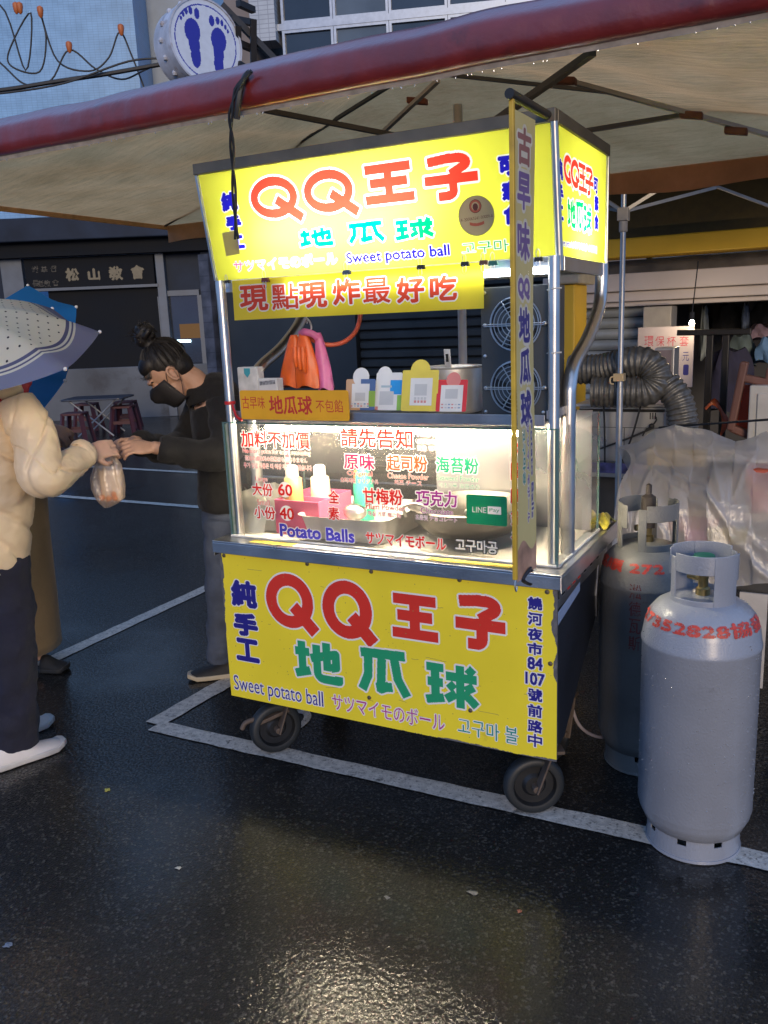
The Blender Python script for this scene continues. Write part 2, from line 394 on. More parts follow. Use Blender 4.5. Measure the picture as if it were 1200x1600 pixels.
# worn stencilled number in the bay
mb = MB(); c = Zp(452, 1128, .004)
n = 26; mb.rings([[c+Vector((math.cos(2*math.pi*k/n)*rx, math.sin(2*math.pi*k/n)*ry, 0)) for k in range(n)] for rx, ry in ((.045, .085), (.075, .12))], caps=False)
mb.add([Zp(455-40, 1108, .004), Zp(455-5, 1092, .004), Zp(455, 1100, .004), Zp(455-36, 1122, .004)], [(0, 1, 2, 3)])
tag(mb.build('painted_bay_number', PAINT), kind='structure')

# ------------------------------------------------------------------ buildings behind (each faces the camera's heading, about 16 m off)
def Lp(px, py, h): return Hp(px, py, h)
class Fac:
    """facade frame: u along RH, z up, w towards the camera; h metres from the camera"""
    def __init__(s, h, turn=0.):
        s.h = h; a = turn; s.u = Matrix.Rotation(a, 3, 'Z') @ RH; s.n = Matrix.Rotation(a, 3, 'Z') @ -FH
        s.o = Vector((CAM.x, CAM.y, 0))+FH*h
        s.pl = Plane(s.o, s.u, (0, 0, 1))
    def uv(s, px, py): return s.pl.uv(px, py)
    def P(s, u, z, w=0): return s.o+s.u*u+Vector((0, 0, z))+s.n*w
    def block(s, mb, u0, u1, z0, z1, w0, w1, mi=0):
        return mb.obox(s.P((u0+u1)/2, (z0+z1)/2, (w0+w1)/2), s.u*(u1-u0), s.n*(w1-w0), Vector((0, 0, z1-z0)), mi)
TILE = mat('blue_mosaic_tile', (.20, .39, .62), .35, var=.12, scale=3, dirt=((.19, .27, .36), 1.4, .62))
def brickify(m, sc, row=.5, mort=.02, mcol=(.2, .22, .25), amt=.7):
    n = m.node_tree.nodes; l = m.node_tree.links; p = n['Principled BSDF']
    bt = n.new('ShaderNodeTexBrick'); bt.inputs['Scale'].default_value = sc; bt.inputs['Mortar Size'].default_value = mort; bt.inputs['Color1'].default_value = (1, 1, 1, 1); bt.inputs['Color2'].default_value = (.9, .9, .9, 1); bt.inputs['Mortar'].default_value = (.45, .45, .5, 1)
    bt.offset = 0; bt.inputs['Row Height'].default_value = row
    tc = n.new('ShaderNodeTexCoord'); mp = n.new('ShaderNodeMapping'); mp.inputs['Rotation'].default_value = (R(90), 0, YAW); l.new(tc.outputs['Object'], mp.inputs[0])
    sx = n.new('ShaderNodeSeparateXYZ'); l.new(tc.outputs['Object'], sx.inputs[0])
    dx = n.new('ShaderNodeVectorMath'); dx.operation = 'DOT_PRODUCT'; dx.inputs[1].default_value = tuple(RH); l.new(tc.outputs['Object'], dx.inputs[0])
    cb = n.new('ShaderNodeCombineXYZ'); l.new(dx.outputs['Value'], cb.inputs[0]); l.new(sx.outputs[2], cb.inputs[1]); l.new(cb.outputs[0], bt.inputs['Vector'])
    src = p.inputs['Base Color'].links[0].from_socket; mx = n.new('ShaderNodeMixRGB'); mx.blend_type = 'MULTIPLY'; mx.inputs[0].default_value = amt
    l.new(src, mx.inputs[1]); l.new(bt.outputs[0], mx.inputs[2]); l.new(mx.outputs[0], p.inputs['Base Color'])
    return m
brickify(TILE, 4.5, .22, .012)
CONC = mat('old_concrete', (.10, .11, .125), .8, var=.3, scale=.9, bump=.4, bscale=8, dirt=((.05, .05, .055), 1.1, .52), stretch=(1, 1, 1))
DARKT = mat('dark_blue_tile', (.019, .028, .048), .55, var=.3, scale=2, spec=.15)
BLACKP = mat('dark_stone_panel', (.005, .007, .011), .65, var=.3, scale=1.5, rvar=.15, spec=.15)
STEELG = mat('grey_steel_trim', (.10, .12, .15), .5, var=.2, scale=3)
GOLD = mat('dull_gold_letter', (.15, .13, .085), .5, .1, var=.2)
WINFR = mat('aluminium_window_frame', (.35, .40, .48), .4, .5, var=.1)
def glassmat(name, col, rough=.08): return mat(name, col, rough, 0, var=.25, scale=1.2, spec=.8, rvar=.04)
PANE = glassmat('dark_window_glass', (.018, .024, .034))
# church front
H1 = 16.4; F1 = Fac(H1)
church = thing('church_building', F1.P(-9, 0), 'dark blue church building with gold characters on its signboard, behind the umbrellas', 'building')
u0, _ = F1.uv(-260, 600); u1, _ = F1.uv(352, 600)
zc_ = F1.uv(200, 573)[1]; zt_ = F1.uv(200, 500)[1]
ua, ub = F1.uv(40, 425)[0], F1.uv(242, 425)[0]
zs0, zs1 = F1.uv(140, 448)[1], F1.uv(140, 401)[1]; zfas0, zfas1 = F1.uv(140, 378)[1], F1.uv(140, 342)[1]
m = MB(); F1.block(m, u0, u1, -.1, zc_, -.3, 0); m.build('base_wall', CONC, church, bevel=.02)
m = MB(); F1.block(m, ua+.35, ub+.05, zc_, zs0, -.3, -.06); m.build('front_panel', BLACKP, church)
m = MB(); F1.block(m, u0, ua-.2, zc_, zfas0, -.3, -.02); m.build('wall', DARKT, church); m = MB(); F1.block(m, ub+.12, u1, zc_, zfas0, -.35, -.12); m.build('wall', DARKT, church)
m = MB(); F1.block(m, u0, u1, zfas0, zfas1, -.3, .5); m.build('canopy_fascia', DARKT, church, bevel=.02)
m = MB(); F1.block(m, u0, u1, zfas0-.25, zfas0, -.3, .25); m.build('soffit_beam', BLACKP, church)
for uu in (ub+.03, F1.uv(322, 500)[0]):
    m = MB(); F1.block(m, uu, uu+.16 if uu < ub+.1 else uu+.5, 0, zfas0-.25, -.2, .05); m.build('pillar', STEELG if uu < ub+.1 else DARKT, church, bevel=.01)
m = MB(); F1.block(m, ua-.45, ua-.05, 0, zfas0-.25, -.2, .03); m.build('pillar', STEELG, church, bevel=.01)
# glazed entrance to the right of the panel, lamp inside
uD0, uD1 = F1.uv(252, 500)[0], F1.uv(314, 500)[0]; zD1 = F1.uv(280, 462)[1]
m = MB(); F1.block(m, uD0, uD1, zc_+.02, zD1, -.2, -.10); m.build('entrance_glass', PANE, church)
for uu in (uD0, uD1):
    m = MB(); F1.block(m, uu-.04, uu+.04, zc_, zD1, -.14, -.02); m.build('door_frame', STEELG, church)
m = MB(); F1.block(m, uD0, uD1, zD1, zD1+.1, -.14, -.02); m.build('door_frame', STEELG, church)
p0, p1 = F1.uv(275, 533), F1.uv(297, 533)
m = MB(); m.tube([F1.P(p0[0], p0[1], -.06), F1.P(p1[0], p1[1], -.06)], .025, 8); m.build('light_tube', emit('church_tube', (.6, .85, 1), 3), church)
q = F1.uv(296, 516)
m = MB(); F1.block(m, q[0]-.2, q[0]+.18, q[1]-.15, q[1]+.12, -.10, -.085); m.build('lit_notice', emit('church_notice', (1, .55, .25), .10), church)
# signboard
m = MB(); F1.block(m, ua, ub, zs0, zs1, -.2, .05); sb = m.build('signboard', BLACKP, church, bevel=.01)
for za, zb in ((zs0-.05, zs0), (zs1, zs1+.05)):
    m = MB(); F1.block(m, ua-.05, ub+.05, za, zb, -.1, .08); m.build('sign_trim', STEELG, church)
pr = Print(ub-ua, zs1-zs0, .012); SP = Plane(F1.P(ua, zs0, .055), F1.u, (0, 0, 1))
for ch, px, py, s_ in (('松', 113, 429, 21), ('山', 147, 429, 19), ('敎', 181, 427, 22), ('會', 215, 425, 22)):
    pr.line(SP, ch, (px-s_/2, py), (px+s_/2, py), s_, GOLD, bold=.012)
GOLDD = mat('dim_gold_letter', (.05, .046, .036), .5, 0)
for ch, px, py in (('灣', 55, 421), ('基', 69, 421), ('督', 84, 420), ('長', 56, 443), ('老', 63, 443), ('教', 74, 443), ('會', 87, 442)):
    pr.line(SP, ch, (px-5, py), (px+5, py), 10, GOLDD)
pr.build('lettering', lambda u, v: SP.at(u, v, .004), sb)
# tiled block above the church
F2 = Fac(19.5); tb = thing('tiled_block', F2.P(-9, 0), 'pale blue mosaic tiled block rising above the dark church front', 'building')
a0, a1 = F2.uv(-400, 300)[0], F2.uv(216, 100)[0]; b1 = F2.uv(268, 100)[0]
m = MB(); F2.block(m, a0, a1, 0, 14, -6, 0); m.build('wall', TILE, tb)
m = MB(); F2.block(m, a1+.003, b1+.6, 0, 14, -6, -1.2); m.build('recessed_wall', mat('blue_grey_tile', (.20, .26, .33), .4, var=.15, scale=2), tb)
m = MB(); F2.block(m, a0, a0+3.4, F2.uv(0, 345)[1]-.6, F2.uv(0, 345)[1]-.4, 0, .3); m.build('ledge', DARKT, tb)
# building with the window band
F3 = Fac(15.2, R(-9)); wb = thing('windowed_building', F3.P(0, 0), 'tan and tiled building with a band of dark aluminium windows above the tent', 'building')
TAN = mat('tan_render', (.20, .17, .155), .8, var=.25, scale=1.2, dirt=((.10, .09, .09), 1.3, .55))
TILE2 = brickify(mat('pale_mosaic_tile', (.42, .46, .50), .4, var=.1, scale=4), 3.2, .22, .02)
x_a, x_b, x_c, x_d = F3.uv(352, 60)[0], F3.uv(395, 60)[0], F3.uv(434, 60)[0], F3.uv(1500, 60)[0]
zsill, ztop = F3.uv(450, 118)[1], 13.
m = MB(); F3.block(m, x_a, x_b, 0, ztop, -3, -.05); m.build('wall', TAN, wb); m = MB(); F3.block(m, x_b+.003, x_d, 0, zsill-.125, -3, -.02); m.build('wall', TAN, wb)
m = MB(); F3.block(m, x_b, x_c, F3.uv(410, 68)[1], ztop, -.3, .12); m.build('tiled_pier', TILE2, wb)
m = MB(); F3.block(m, x_c, x_d, zsill, ztop, -3, -.5); m.build('dark_room', BLACKP, wb)
m = MB(); F3.block(m, x_c-.05, x_d, zsill-.12, zsill, -.3, .08); m.build('sill', STEELG, wb, bevel=.01)
zmid = F3.uv(520, 34)[1]
m = MB(); F3.block(m, x_c, x_d, zmid-.05, zmid+.05, -.12, -.02); m.build('transom', WINFR, wb)
pw = [F3.uv(x, 60)[0] for x in (440, 521, 608, 700, 790, 880, 985, 1095, 1210, 1340, 1490)]
for i, (a, b) in enumerate(zip(pw, pw[1:])):
    for z0, z1 in ((zsill+.003, zmid-.05), (zmid+.05, zmid+2.2)):
        wnd = MB()
        t = .045
        F3.block(wnd, a+.004, a+t, z0, z1, -.12, -.03); F3.block(wnd, b-t, b-.004, z0, z1, -.12, -.03); F3.block(wnd, a+t, b-t, z0+.002, z0+t, -.12, -.03); F3.block(wnd, a+t, b-t, z1-t, z1-.002, -.12, -.03)
        wo_ = wnd.build('window', WINFR, wb); g = MB(); F3.block(g, a+t+.002, b-t-.002, z0+t+.002, z1-t-.002, -.09, -.08); g.build('pane', glassmat('window_glass_%d' % ((i*3) % 4), [(.018, .024, .034), (.05, .065, .085), (.03, .04, .055), (.09, .11, .13)][(i*3) % 4]), wo_)
# round sign with footprints, its steel bracket
def foot_sign():
    hh = 11.0; c = Hp(322, 66, hh); rad = (Hp(322, -2, hh)-Hp(322, 134, hh)).length/2
    nrm = (-FH*.78+RH*.62).normalized(); ux = nrm.cross(Vector((0, 0, 1)))*-1; ux.normalize(); uz = Vector((0, 0, 1))
    t = thing('round_footprint_sign', c, 'round white lightbox sign with two blue footprints above the tent edge', 'sign')
    WHITE = mat('sign_white', (.55, .60, .68), .35, var=.06); RIM = mat('weathered_rim', (.42, .44, .50), .45, var=.25, scale=6, dirt=((.20, .13, .09), 4, .55)); BLUE = mat('footprint_blue', (.02, .02, .30), .4, var=.05)
    f = lambda u, v, w: c+ux*u+uz*v+nrm*w
    disc = [(rad*math.cos(2*math.pi*k/48), rad*math.sin(2*math.pi*k/48)) for k in range(48)]
    m = MB(); m.prism(disc, f, -.42, -.002); m.build('drum', RIM, t, smooth=True)
    m = MB(); m.rings([[f(rr*math.cos(2*math.pi*k/48), rr*math.sin(2*math.pi*k/48), w) for k in range(48)] for rr, w in ((rad*1.015, -.05), (rad*1.015, .015), (rad*.97, .015), (rad*.97, -.002))], caps=False); m.build('rim', RIM, t, smooth=True)
    fp = Print(2*rad, 2*rad, .008, None)
    fp.paint(fp.mask(lambda X, Y: (X-rad)**2+(Y-rad)**2 < (rad*.97)**2), WHITE)
    fp.paint(fp.mask(lambda X, Y: ((X-rad)**2+(Y-rad)**2 < (rad*.86)**2) & ((X-rad)**2+(Y-rad)**2 > (rad*.83)**2)), BLUE)
    for sgn, dz in ((-1, .0), (1, -.10)):
        def ft(X, Y):
            x = (X-rad)/rad*sgn; y = (Y-rad)/rad-dz; q = np.zeros_like(X, bool)
            for cx, cy, rx, ry in ((.36, .20, .215, .29), (.335, -.10, .15, .26), (.315, -.36, .135, .28), (.20, .62, .075, .125), (.37, .655, .055, .09), (.49, .62, .045, .075), (.58, .54, .038, .06), (.645, .45, .032, .05)):
                q |= ((x-cx)/rx)**2+((y-cy)/ry)**2 < 1
            return q
        fp.paint(fp.mask(ft), BLUE)
    fp.build('face', lambda u, v: f(u-rad, v-rad, .003), t)
    for k in range(16):
        a = 2*math.pi*k/16; m = MB(); m.ball(f(rad*1.0*math.cos(a), rad*1.0*math.sin(a), -.21), .035, 8); m.build('rim_stud', RIM, t, smooth=True)
    IR = mat('black_iron', (.012, .012, .014), .5, var=.2)
    m = MB()
    for a_, b_ in (((372, 40), (372, 130)), ((396, 30), (396, 130)), ((355, 28), (396, 36)), ((346, 8), (440, 104)), ((372, 100), (400, 118)), ((355, 60), (398, 78)), ((372, 5), (396, 16))):
        m.bar(Hp(*a_, hh+.25), Hp(*b_, hh+.5), .07)
    m.build('bracket', IR, t)
foot_sign()
# overhead cables strung in front of the tile wall
WIRE = mat('black_cable', (.01, .011, .013), .55, var=.1)
ORNG = mat('orange_cable_tie', (.45, .12, .03), .5)
def cable(pts, h, label, r=.014, group='cables strung across the tiled wall'):
    P = [Hp(x, y, h) for x, y in [(-620, pts[0][1]+40), (-300, pts[0][1]+55)]+pts]; m = MB(); m.tube(bez(P, 6), r, 6); o = m.build('cable', WIRE, None, smooth=True); return tag(o, label, 'cable', group)
cable([(-60, 60), (0, 8), (40, 110), (48, 20), (14, 80), (20, 105), (62, 112), (72, 60), (63, 20), (90, 95), (140, 111), (170, 90), (187, 50), (205, 85), (227, 142)], 14.6, 'thin black cable hanging in drooping loops from orange ties')
cable([(-60, 50), (0, 98), (40, 132), (80, 125), (108, 78), (150, 108), (190, 124), (225, 110), (262, 93)], 14.5, 'thin black cable sagging lower from one orange tie')
cable([(-60, 142), (0, 141), (90, 127), (170, 115), (265, 98)], 14.3, 'thick black cable bundle running to the round sign', .034)
cable([(-60, 148), (0, 146), (100, 130), (200, 96), (262, 91)], 14.2, 'slim black cable running just under the thick bundle', .016)
for i, (x, y) in enumerate(((25, 12), (31, 12), (63, 18), (108, 73), (189, 46))):
    p = Hp(x, y, 14.45); m = MB(); m.lathe([(.012, -.09), (.035, -.06), (.05, .02), (.045, .06), (.012, .08)], 10, p, caps=True)
    tag(m.build('cable_tie', ORNG, None, smooth=True), ['leftmost of two adjoining orange ties holding the cable loops', 'orange tie touching its twin at the upper left', 'orange tie on the cable between the loops and mid sag', 'lowest orange tie, holding the sagging cable', 'orange tie nearest the round sign'][i], 'cable tie', 'orange cable ties')
# ------------------------------------------------------------------ the food cart
W_ = 1.23; ZB, ZT, ZC, ZG = .251, .80, .847, 1.255; DEP = .70
cart = thing('food_cart', (.6, .3, 0), 'yellow sweet potato ball cart with glowing sign box and lit glass case', 'food cart')
STEEL = mat('brushed_steel', (.52, .53, .55), .32, .95, var=.15, scale=7, rvar=.12, bump=.15, bscale=200, stretch=(1, 1, 1))
STEELD = mat('worn_steel', (.30, .30, .31), .42, .9, var=.3, scale=6, rvar=.15, bump=.2, bscale=60, dirt=((.07, .06, .05), 7, .6))
CHROME = mat('polished_steel_tube', (.60, .585, .565), .33, 1., var=.12, scale=9, rvar=.1)
DKMET = mat('dark_painted_metal', (.014, .017, .026), .45, .1, var=.3, scale=3, rvar=.15)
def ink(name, c, rough=.38): return mat('print_'+name, c, rough, 0, var=.05, scale=5, rvar=.08, coat=.15)
YEL = mat('print_yellow', (.80, .66, .035), .36, 0, var=.07, scale=3, rvar=.1, coat=.2, dirt=((.42, .33, .05), 9, .70))
RED, GRN, NAVY, PURP, WHT, TEAL = ink('red', (.60, .035, .022)), ink('green', (.02, .30, .14)), ink('navy', (.022, .018, .22)), ink('purple', (.42, .06, .27)), ink('white', (.74, .73, .71)), ink('teal', (.02, .25, .22))
# --- hand lettered signs: strokes in a unit box
def arc(cx, cy, rx, ry, a0, a1, n=10): return [(cx+rx*math.cos(R(a0+(a1-a0)*k/n)), cy+ry*math.sin(R(a0+(a1-a0)*k/n))) for k in range(n+1)]
G_WANG = [[(.04, .90), (.96, .90)], [(.12, .52), (.88, .52)], [(0, .09), (1, .09)], [(.5, .9), (.5, .09)]]
G_ZI = [[(.10, .88), (.45, .92)]+arc(.60, .80, .20, .12, 100, -40, 8)+[(.50, .56)], [(.02, .46), (.99, .46)], [(.54, .58), (.54, .18)]+arc(.42, .18, .12, .10, 0, -90, 5)+[(.26, .08)]]
G_DI = [[(.02, .70), (.34, .70)], [(.17, .96), (.17, .16)], [(0, .12), (.34, .24)], [(.50, .92), (.50, .22)]+arc(.62, .22, .12, .14, 180, 270, 5)+[(.97, .08), (.97, .20)], [(.72, 1.), (.72, .30)], [(.36, .56), (.92, .74), (.92, .42), (.80, .38)]]
G_GUA = [[(.06, .90), (.98, .94)], [(.22, .88), (.20, .40), (.06, .04)], [(.50, .82), (.46, .12), (.64, .22)], [(.36, .14), (.70, .20)], [(.76, .84), (.82, .40), (1., .04)]]
G_QIU = [[(.02, .88), (.36, .88)], [(.04, .54), (.34, .54)], [(0, .10), (.36, .20)], [(.19, .88), (.19, .14)], [(.40, .72), (1., .72)], [(.68, 1.), (.68, .02)], [(.46, .56), (.56, .44)], [(.40, .18), (.60, .34)], [(.94, .56), (.78, .44)], [(.74, .40), (.99, .12)], [(.82, .96), (.94, .84)]]
def ring_q(p, cx, cy, rx, ry, t, inkm, outl, ow):
    def f(X, Y):
        a = ((X-cx)/rx)**2+((Y-cy)/ry)**2; b = ((X-cx)/(rx-t))**2+((Y-cy)/(ry-t))**2
        tx, ty = cx+rx*.60, cy-ry*.62; d = math.hypot(rx, ry)
        dx, dy = rx/d, -ry/d; al = (X-tx)*dx+(Y-ty)*dy; ac = np.abs(-(X-tx)*dy+(Y-ty)*dx)
        return ((a < 1) & (b > 1)) | ((np.abs(al) < .62*rx) & (ac < t*.52))
    p.paint(p.mask(f), inkm, outl, ow)
def big(p, g, pl, L, Rr, hpx, inkm, outl, ow, sw=.17):
    u0, v0 = pl.uv(*L); u1, v1 = pl.uv(*Rr); mx, my = (L[0]+Rr[0])/2, (L[1]+Rr[1])/2
    hh = pl.uv(mx, my-hpx/2)[1]-pl.uv(mx, my+hpx/2)[1]
    p.sdf(g, u0+sw*hh*.3, (v0+v1)/2-hh/2+sw*hh*.35, (u1-u0)-sw*hh*.6, hh*(1-sw*.7), sw, inkm, outl, ow)
def bigq(p, pl, L, Rr, hpx, inkm, outl, ow, k=.225):
    u0, v0 = pl.uv(*L); u1, v1 = pl.uv(*Rr); mx, my = (L[0]+Rr[0])/2, (L[1]+Rr[1])/2
    hh = pl.uv(mx, my-hpx/2)[1]-pl.uv(mx, my+hpx/2)[1]
    ring_q(p, (u0+u1)/2, (v0+v1)/2, (u1-u0)/2, hh/2, hh*k, inkm, outl, ow)
# --- cabinet: trapezoid end walls, shelf bottom
m = MB(); t = .012
for x0, x1 in ((.012, .012+t), (W_-.022-t, W_-.022)):
    m.prism([(.012, ZB+.03), (.05, ZB+.004), (.16, ZB+.004), (DEP-.16, ZB+.27), (DEP-.04, ZT), (.012, ZT)], lambda u, v, w: (w, u, v), x0, x1)
m.box(.03, W_-.04, .16, DEP-.17, ZB+.25, ZB+.27); m.box(.03, W_-.04, .014, .16, ZB+.006, ZB+.016)
m.box(.03, W_-.04, DEP-.06, DEP-.045, ZB+.27, ZT); m.build('cabinet', DKMET, cart)
m = MB(); m.prism([(DEP-.15, ZB+.28), (DEP-.04, ZT-.07), (DEP-.04, ZT+.0), (DEP-.11, ZT+.0), (DEP-.16, ZB+.36)], lambda u, v, w: (w, u, v), W_-.0215, W_-.017); m.build('side_trim', STEELD, cart)
# --- front panel
PF = Plane((0, -.002, ZB), (1, 0, 0), (0, 0, 1))
pr = Print(W_, ZT-ZB+.01, .0015, YEL)
OW = .0062
bigq(pr, PF, (416, 937), (489, 941), 84, RED, WHT, OW); bigq(pr, PF, (504, 951), (581, 955), 90, RED, WHT, OW)
big(pr, G_WANG, PF, (607, 962), (690, 967), 80, RED, WHT, OW, .25); big(pr, G_ZI, PF, (704, 970), (797, 977), 96, RED, WHT, OW, .215)
big(pr, G_DI, PF, (457, 1031), (535, 1036), 72, GRN, WHT, OW, .215); big(pr, G_GUA, PF, (556, 1049), (640, 1053), 80, GRN, WHT, OW, .21); big(pr, G_QIU, PF, (661, 1070), (750, 1074), 78, GRN, WHT, OW, .20)
for ch, x, y, wd, hp in (('純', 381, 928, 40, 42), ('手', 384, 976, 38, 36), ('工', 387, 1016, 36, 36)):
    pr.line(PF, ch, (x-wd/2, y-1), (x+wd/2, y+1), hp, NAVY, WHT, .0062, .0045)
pr.line(PF, 'Sweet potato ball', (366, 1074), (505, 1091), 31, NAVY, WHT, .0012, .0035)
pr.line(PF, 'サツマイモのボール', (519, 1099), (695, 1126), 26, PURP, WHT, .0012, .0035)
pr.line(PF, '고구마 볼', (715, 1136), (810, 1148), 27, TEAL, WHT, .0012, .003)
ys = [943, 967, 991, 1014, 1037, 1061, 1086, 1111, 1135, 1157]
for ch, y in zip(('饒', '河', '夜', '市', '84', '107', '號', '前', '路', '中'), ys):
    wd = 24 if len(ch) == 1 else (25 if len(ch) == 2 else 32)
    pr.line(PF, ch, (836-wd/2, y-1), (836+wd/2, y+1), 21, NAVY, WHT, .0028, .0035)
# chipped edges
CHIP = mat('chipped_edge', (.10, .10, .11), .7, var=.4, scale=40); SCR = mat('panel_scratch', (.30, .25, .08), .6)
rg = np.random.default_rng(3)
n1 = np.cumsum(rg.normal(0, 1, pr.ny)); n1 = np.convolve(n1, np.ones(9)/9, 'same'); n1 -= n1.mean()
n2 = np.cumsum(rg.normal(0, 1, pr.ny)); n2 = np.convolve(n2, np.ones(7)/7, 'same'); n2 -= n2.mean()
wr = np.clip(n1*.0012+.004, 0, .022)/pr.res; wl = np.clip(n2*.0009+.001, 0, .014)/pr.res
ci = pr.ink(CHIP)
for j in range(pr.ny): pr.a[j, pr.nx-int(wr[j]):] = ci; pr.a[j, :int(wl[j])] = ci
n3 = np.cumsum(rg.normal(0, 1, pr.nx)); n3 -= n3.mean(); wb_ = np.clip(n3*.0005-.001, 0, .008)/pr.res
for i in range(pr.nx): pr.a[:int(wb_[i]), i] = ci
for k in range(26):
    x, y = rg.uniform(.1, 1.15), rg.uniform(.02, .53); L = rg.uniform(.01, .07); a = rg.normal(0, .12)
    for q in np.arange(0, L, pr.res*.7):
        i, j = int((x+q)/pr.res), int((y+q*a)/pr.res)
        if 0 <= i < pr.nx and 0 <= j < pr.ny and pr.inks[pr.a[j, i]-1] is YEL: pr.a[j, i] = pr.ink(SCR)
for k in range(160):
    i, j = int(rg.integers(5, pr.nx-5)), int(rg.integers(4, pr.ny-5)); pr.a[j:j+rg.integers(1, 3), i:i+rg.integers(1, 3)] = pr.ink(SCR)
fp = pr.build('front_panel', lambda u, v: PF.at(u, v), cart)
m = MB(); m.box(.001, W_-.001, .0, .010, ZB+.002, ZT); m.build('panel_backing', CHIP, cart)
RIV = mat('dull_rivet', (.16, .13, .09), .5, .7)
for px, py in ((350, 868), (480, 881), (580, 893), (718, 906), (855, 925), (860, 1037), (577, 1090), (735, 1110)):
    u, v = PF.uv(px, py); m = MB(); m.lathe([(.0075, 0), (.0065, .003), (.002, .0045)], 12, PF.at(u, v), axis=(0, -1, 0), caps=True); m.build('rivet', RIV, cart, smooth=True)
# --- counter
m = MB(); m.box(-.016, W_+.016, -.018, DEP, ZC-.006, ZC); m.box(-.016, W_+.016, -.018, -.014, ZT+.002, ZC-.0065); m.box(W_+.012, W_+.016, -.0135, DEP, ZT-.01, ZC-.0065); m.box(-.016, -.012, -.0135, DEP, ZT-.01, ZC-.0065)
m.build('counter', STEEL, cart, bevel=.002)
m = MB(); pr2 = Print(DEP-.02, .075, .0015, STEELD)
SLT = mat('slot_dark', (.006, .006, .006), .8); LED = mat('red_sticker', (.55, .03, .02), .5); TAPE = mat('blue_tape', (.22, .30, .48), .6, var=.1)
for k, yc in enumerate((.055, .115, .175, .235, .295, .37, .45, .54)):
    pr2.paint(pr2.mask(lambda X, Y: (np.abs(X-yc) < .017) & (np.abs(Y-.042) < .013)), (LED if k in (2, 3, 4) else SLT), STEEL, .003)
pr2.build('side_rail', lambda u, v: (W_-.016, .005+u, ZT-.083+v), cart)
m = MB(); m.add([(W_-.0155, .06, ZT-.135), (W_-.0155, .31, ZT-.10), (W_-.0155, .31, ZT-.07), (W_-.0155, .06, ZT-.092)], [(0, 1, 2, 3)]); m.add([(W_-.0205, .022, .50), (W_-.0205, .052, .52), (W_-.0205, .052, .60), (W_-.0205, .022, .59)], [(0, 1, 2, 3)]); m.build('blue_tape', TAPE, cart)
# warning strip on the counter, print worn
pr = Print(1.02, .034, .0013, mat('strip_yellow', (.78, .62, .10), .45)); BLK = ink('black', (.02, .02, .02))
pr.paint(pr.mask(lambda X, Y: (X > .18) & (X < .68)), WHT)
pr.text('高溫危險 請勿觸摸', .53, .017, .30, .026, BLK, None, .001); pr.text('HIGH TEMPERATURE DON\'T TOUCH', .84, .024, .30, .010, TEAL, None, .0006); pr.text('高温注意 手を触れないで下さい', .84, .009, .30, .009, RED)
pr.build('warning_strip', lambda u, v: (.13+u, .004+v, ZC+.0012), cart)
# --- casters
RUB = mat('grey_rubber', (.014, .018, .022), .55, var=.2, scale=10, rvar=.15); RUST = mat('rusty_fork', (.10, .075, .06), .7, .3, var=.4, scale=12, bump=.5, bscale=60)
def caster(x, y, ang, brake):
    c = Vector((x, y, .1)); ca = Vector((math.cos(ang), math.sin(ang), 0)); f = Vector((-ca.y, ca.x, 0))
    o = MB(); o.bar(c+f*.05+ca*.034+Vector((0, 0, .128)), c+ca*.034+Vector((0, 0, -.012)), .042, .007, up=f); o.bar(c+f*.05-ca*.034+Vector((0, 0, .128)), c-ca*.034+Vector((0, 0, -.012)), .042, .007, up=f)
    o.obox(c+f*.05+Vector((0, 0, .126)), ca*.10, f*.08, Vector((0, 0, .012))); o.tube([c+ca*-.045, c+ca*.045], .012, 10); o.tube([c+f*.05+Vector((0, 0, .126)), c+f*.05+Vector((0, 0, .17))], .03, 14)
    if brake: o.bar(c+f*.05+ca*.02+Vector((0, 0, .07)), c-f*-.0+f*-.075+Vector((0, 0, .03)), .03, .014); o.tube(bez([c-f*.05+Vector((0, 0, .05)), c-f*.11+Vector((0, 0, .045)), c-f*.13+Vector((0, 0, .02))], 4), .010, 8)
    k = o.build('caster', RUST, cart, bevel=.003)
    q = MB(); q.lathe([(.070, -.020), (.088, -.024), (.0965, -.016), (.1, 0), (.0965, .016), (.088, .024), (.070, .020)], 40, c, axis=ca); q.build('tyre', RUB, k, smooth=True, ang=60)
    q = MB(); q.lathe([(.010, -.016), (.030, -.016), (.040, -.006), (.064, -.006), (.071, -.021), (.071, .021), (.064, .006), (.040, .006), (.030, .016), (.010, .016)], 32, c, axis=ca); q.build('rim', mat('black_rim', (.012, .013, .015), .4, var=.2), k, smooth=True)
caster(.115, .10, R(-38), True); caster(1.125, .10, R(-58), False); caster(.14, .47, R(5), False); caster(1.09, .47, R(-8), False)
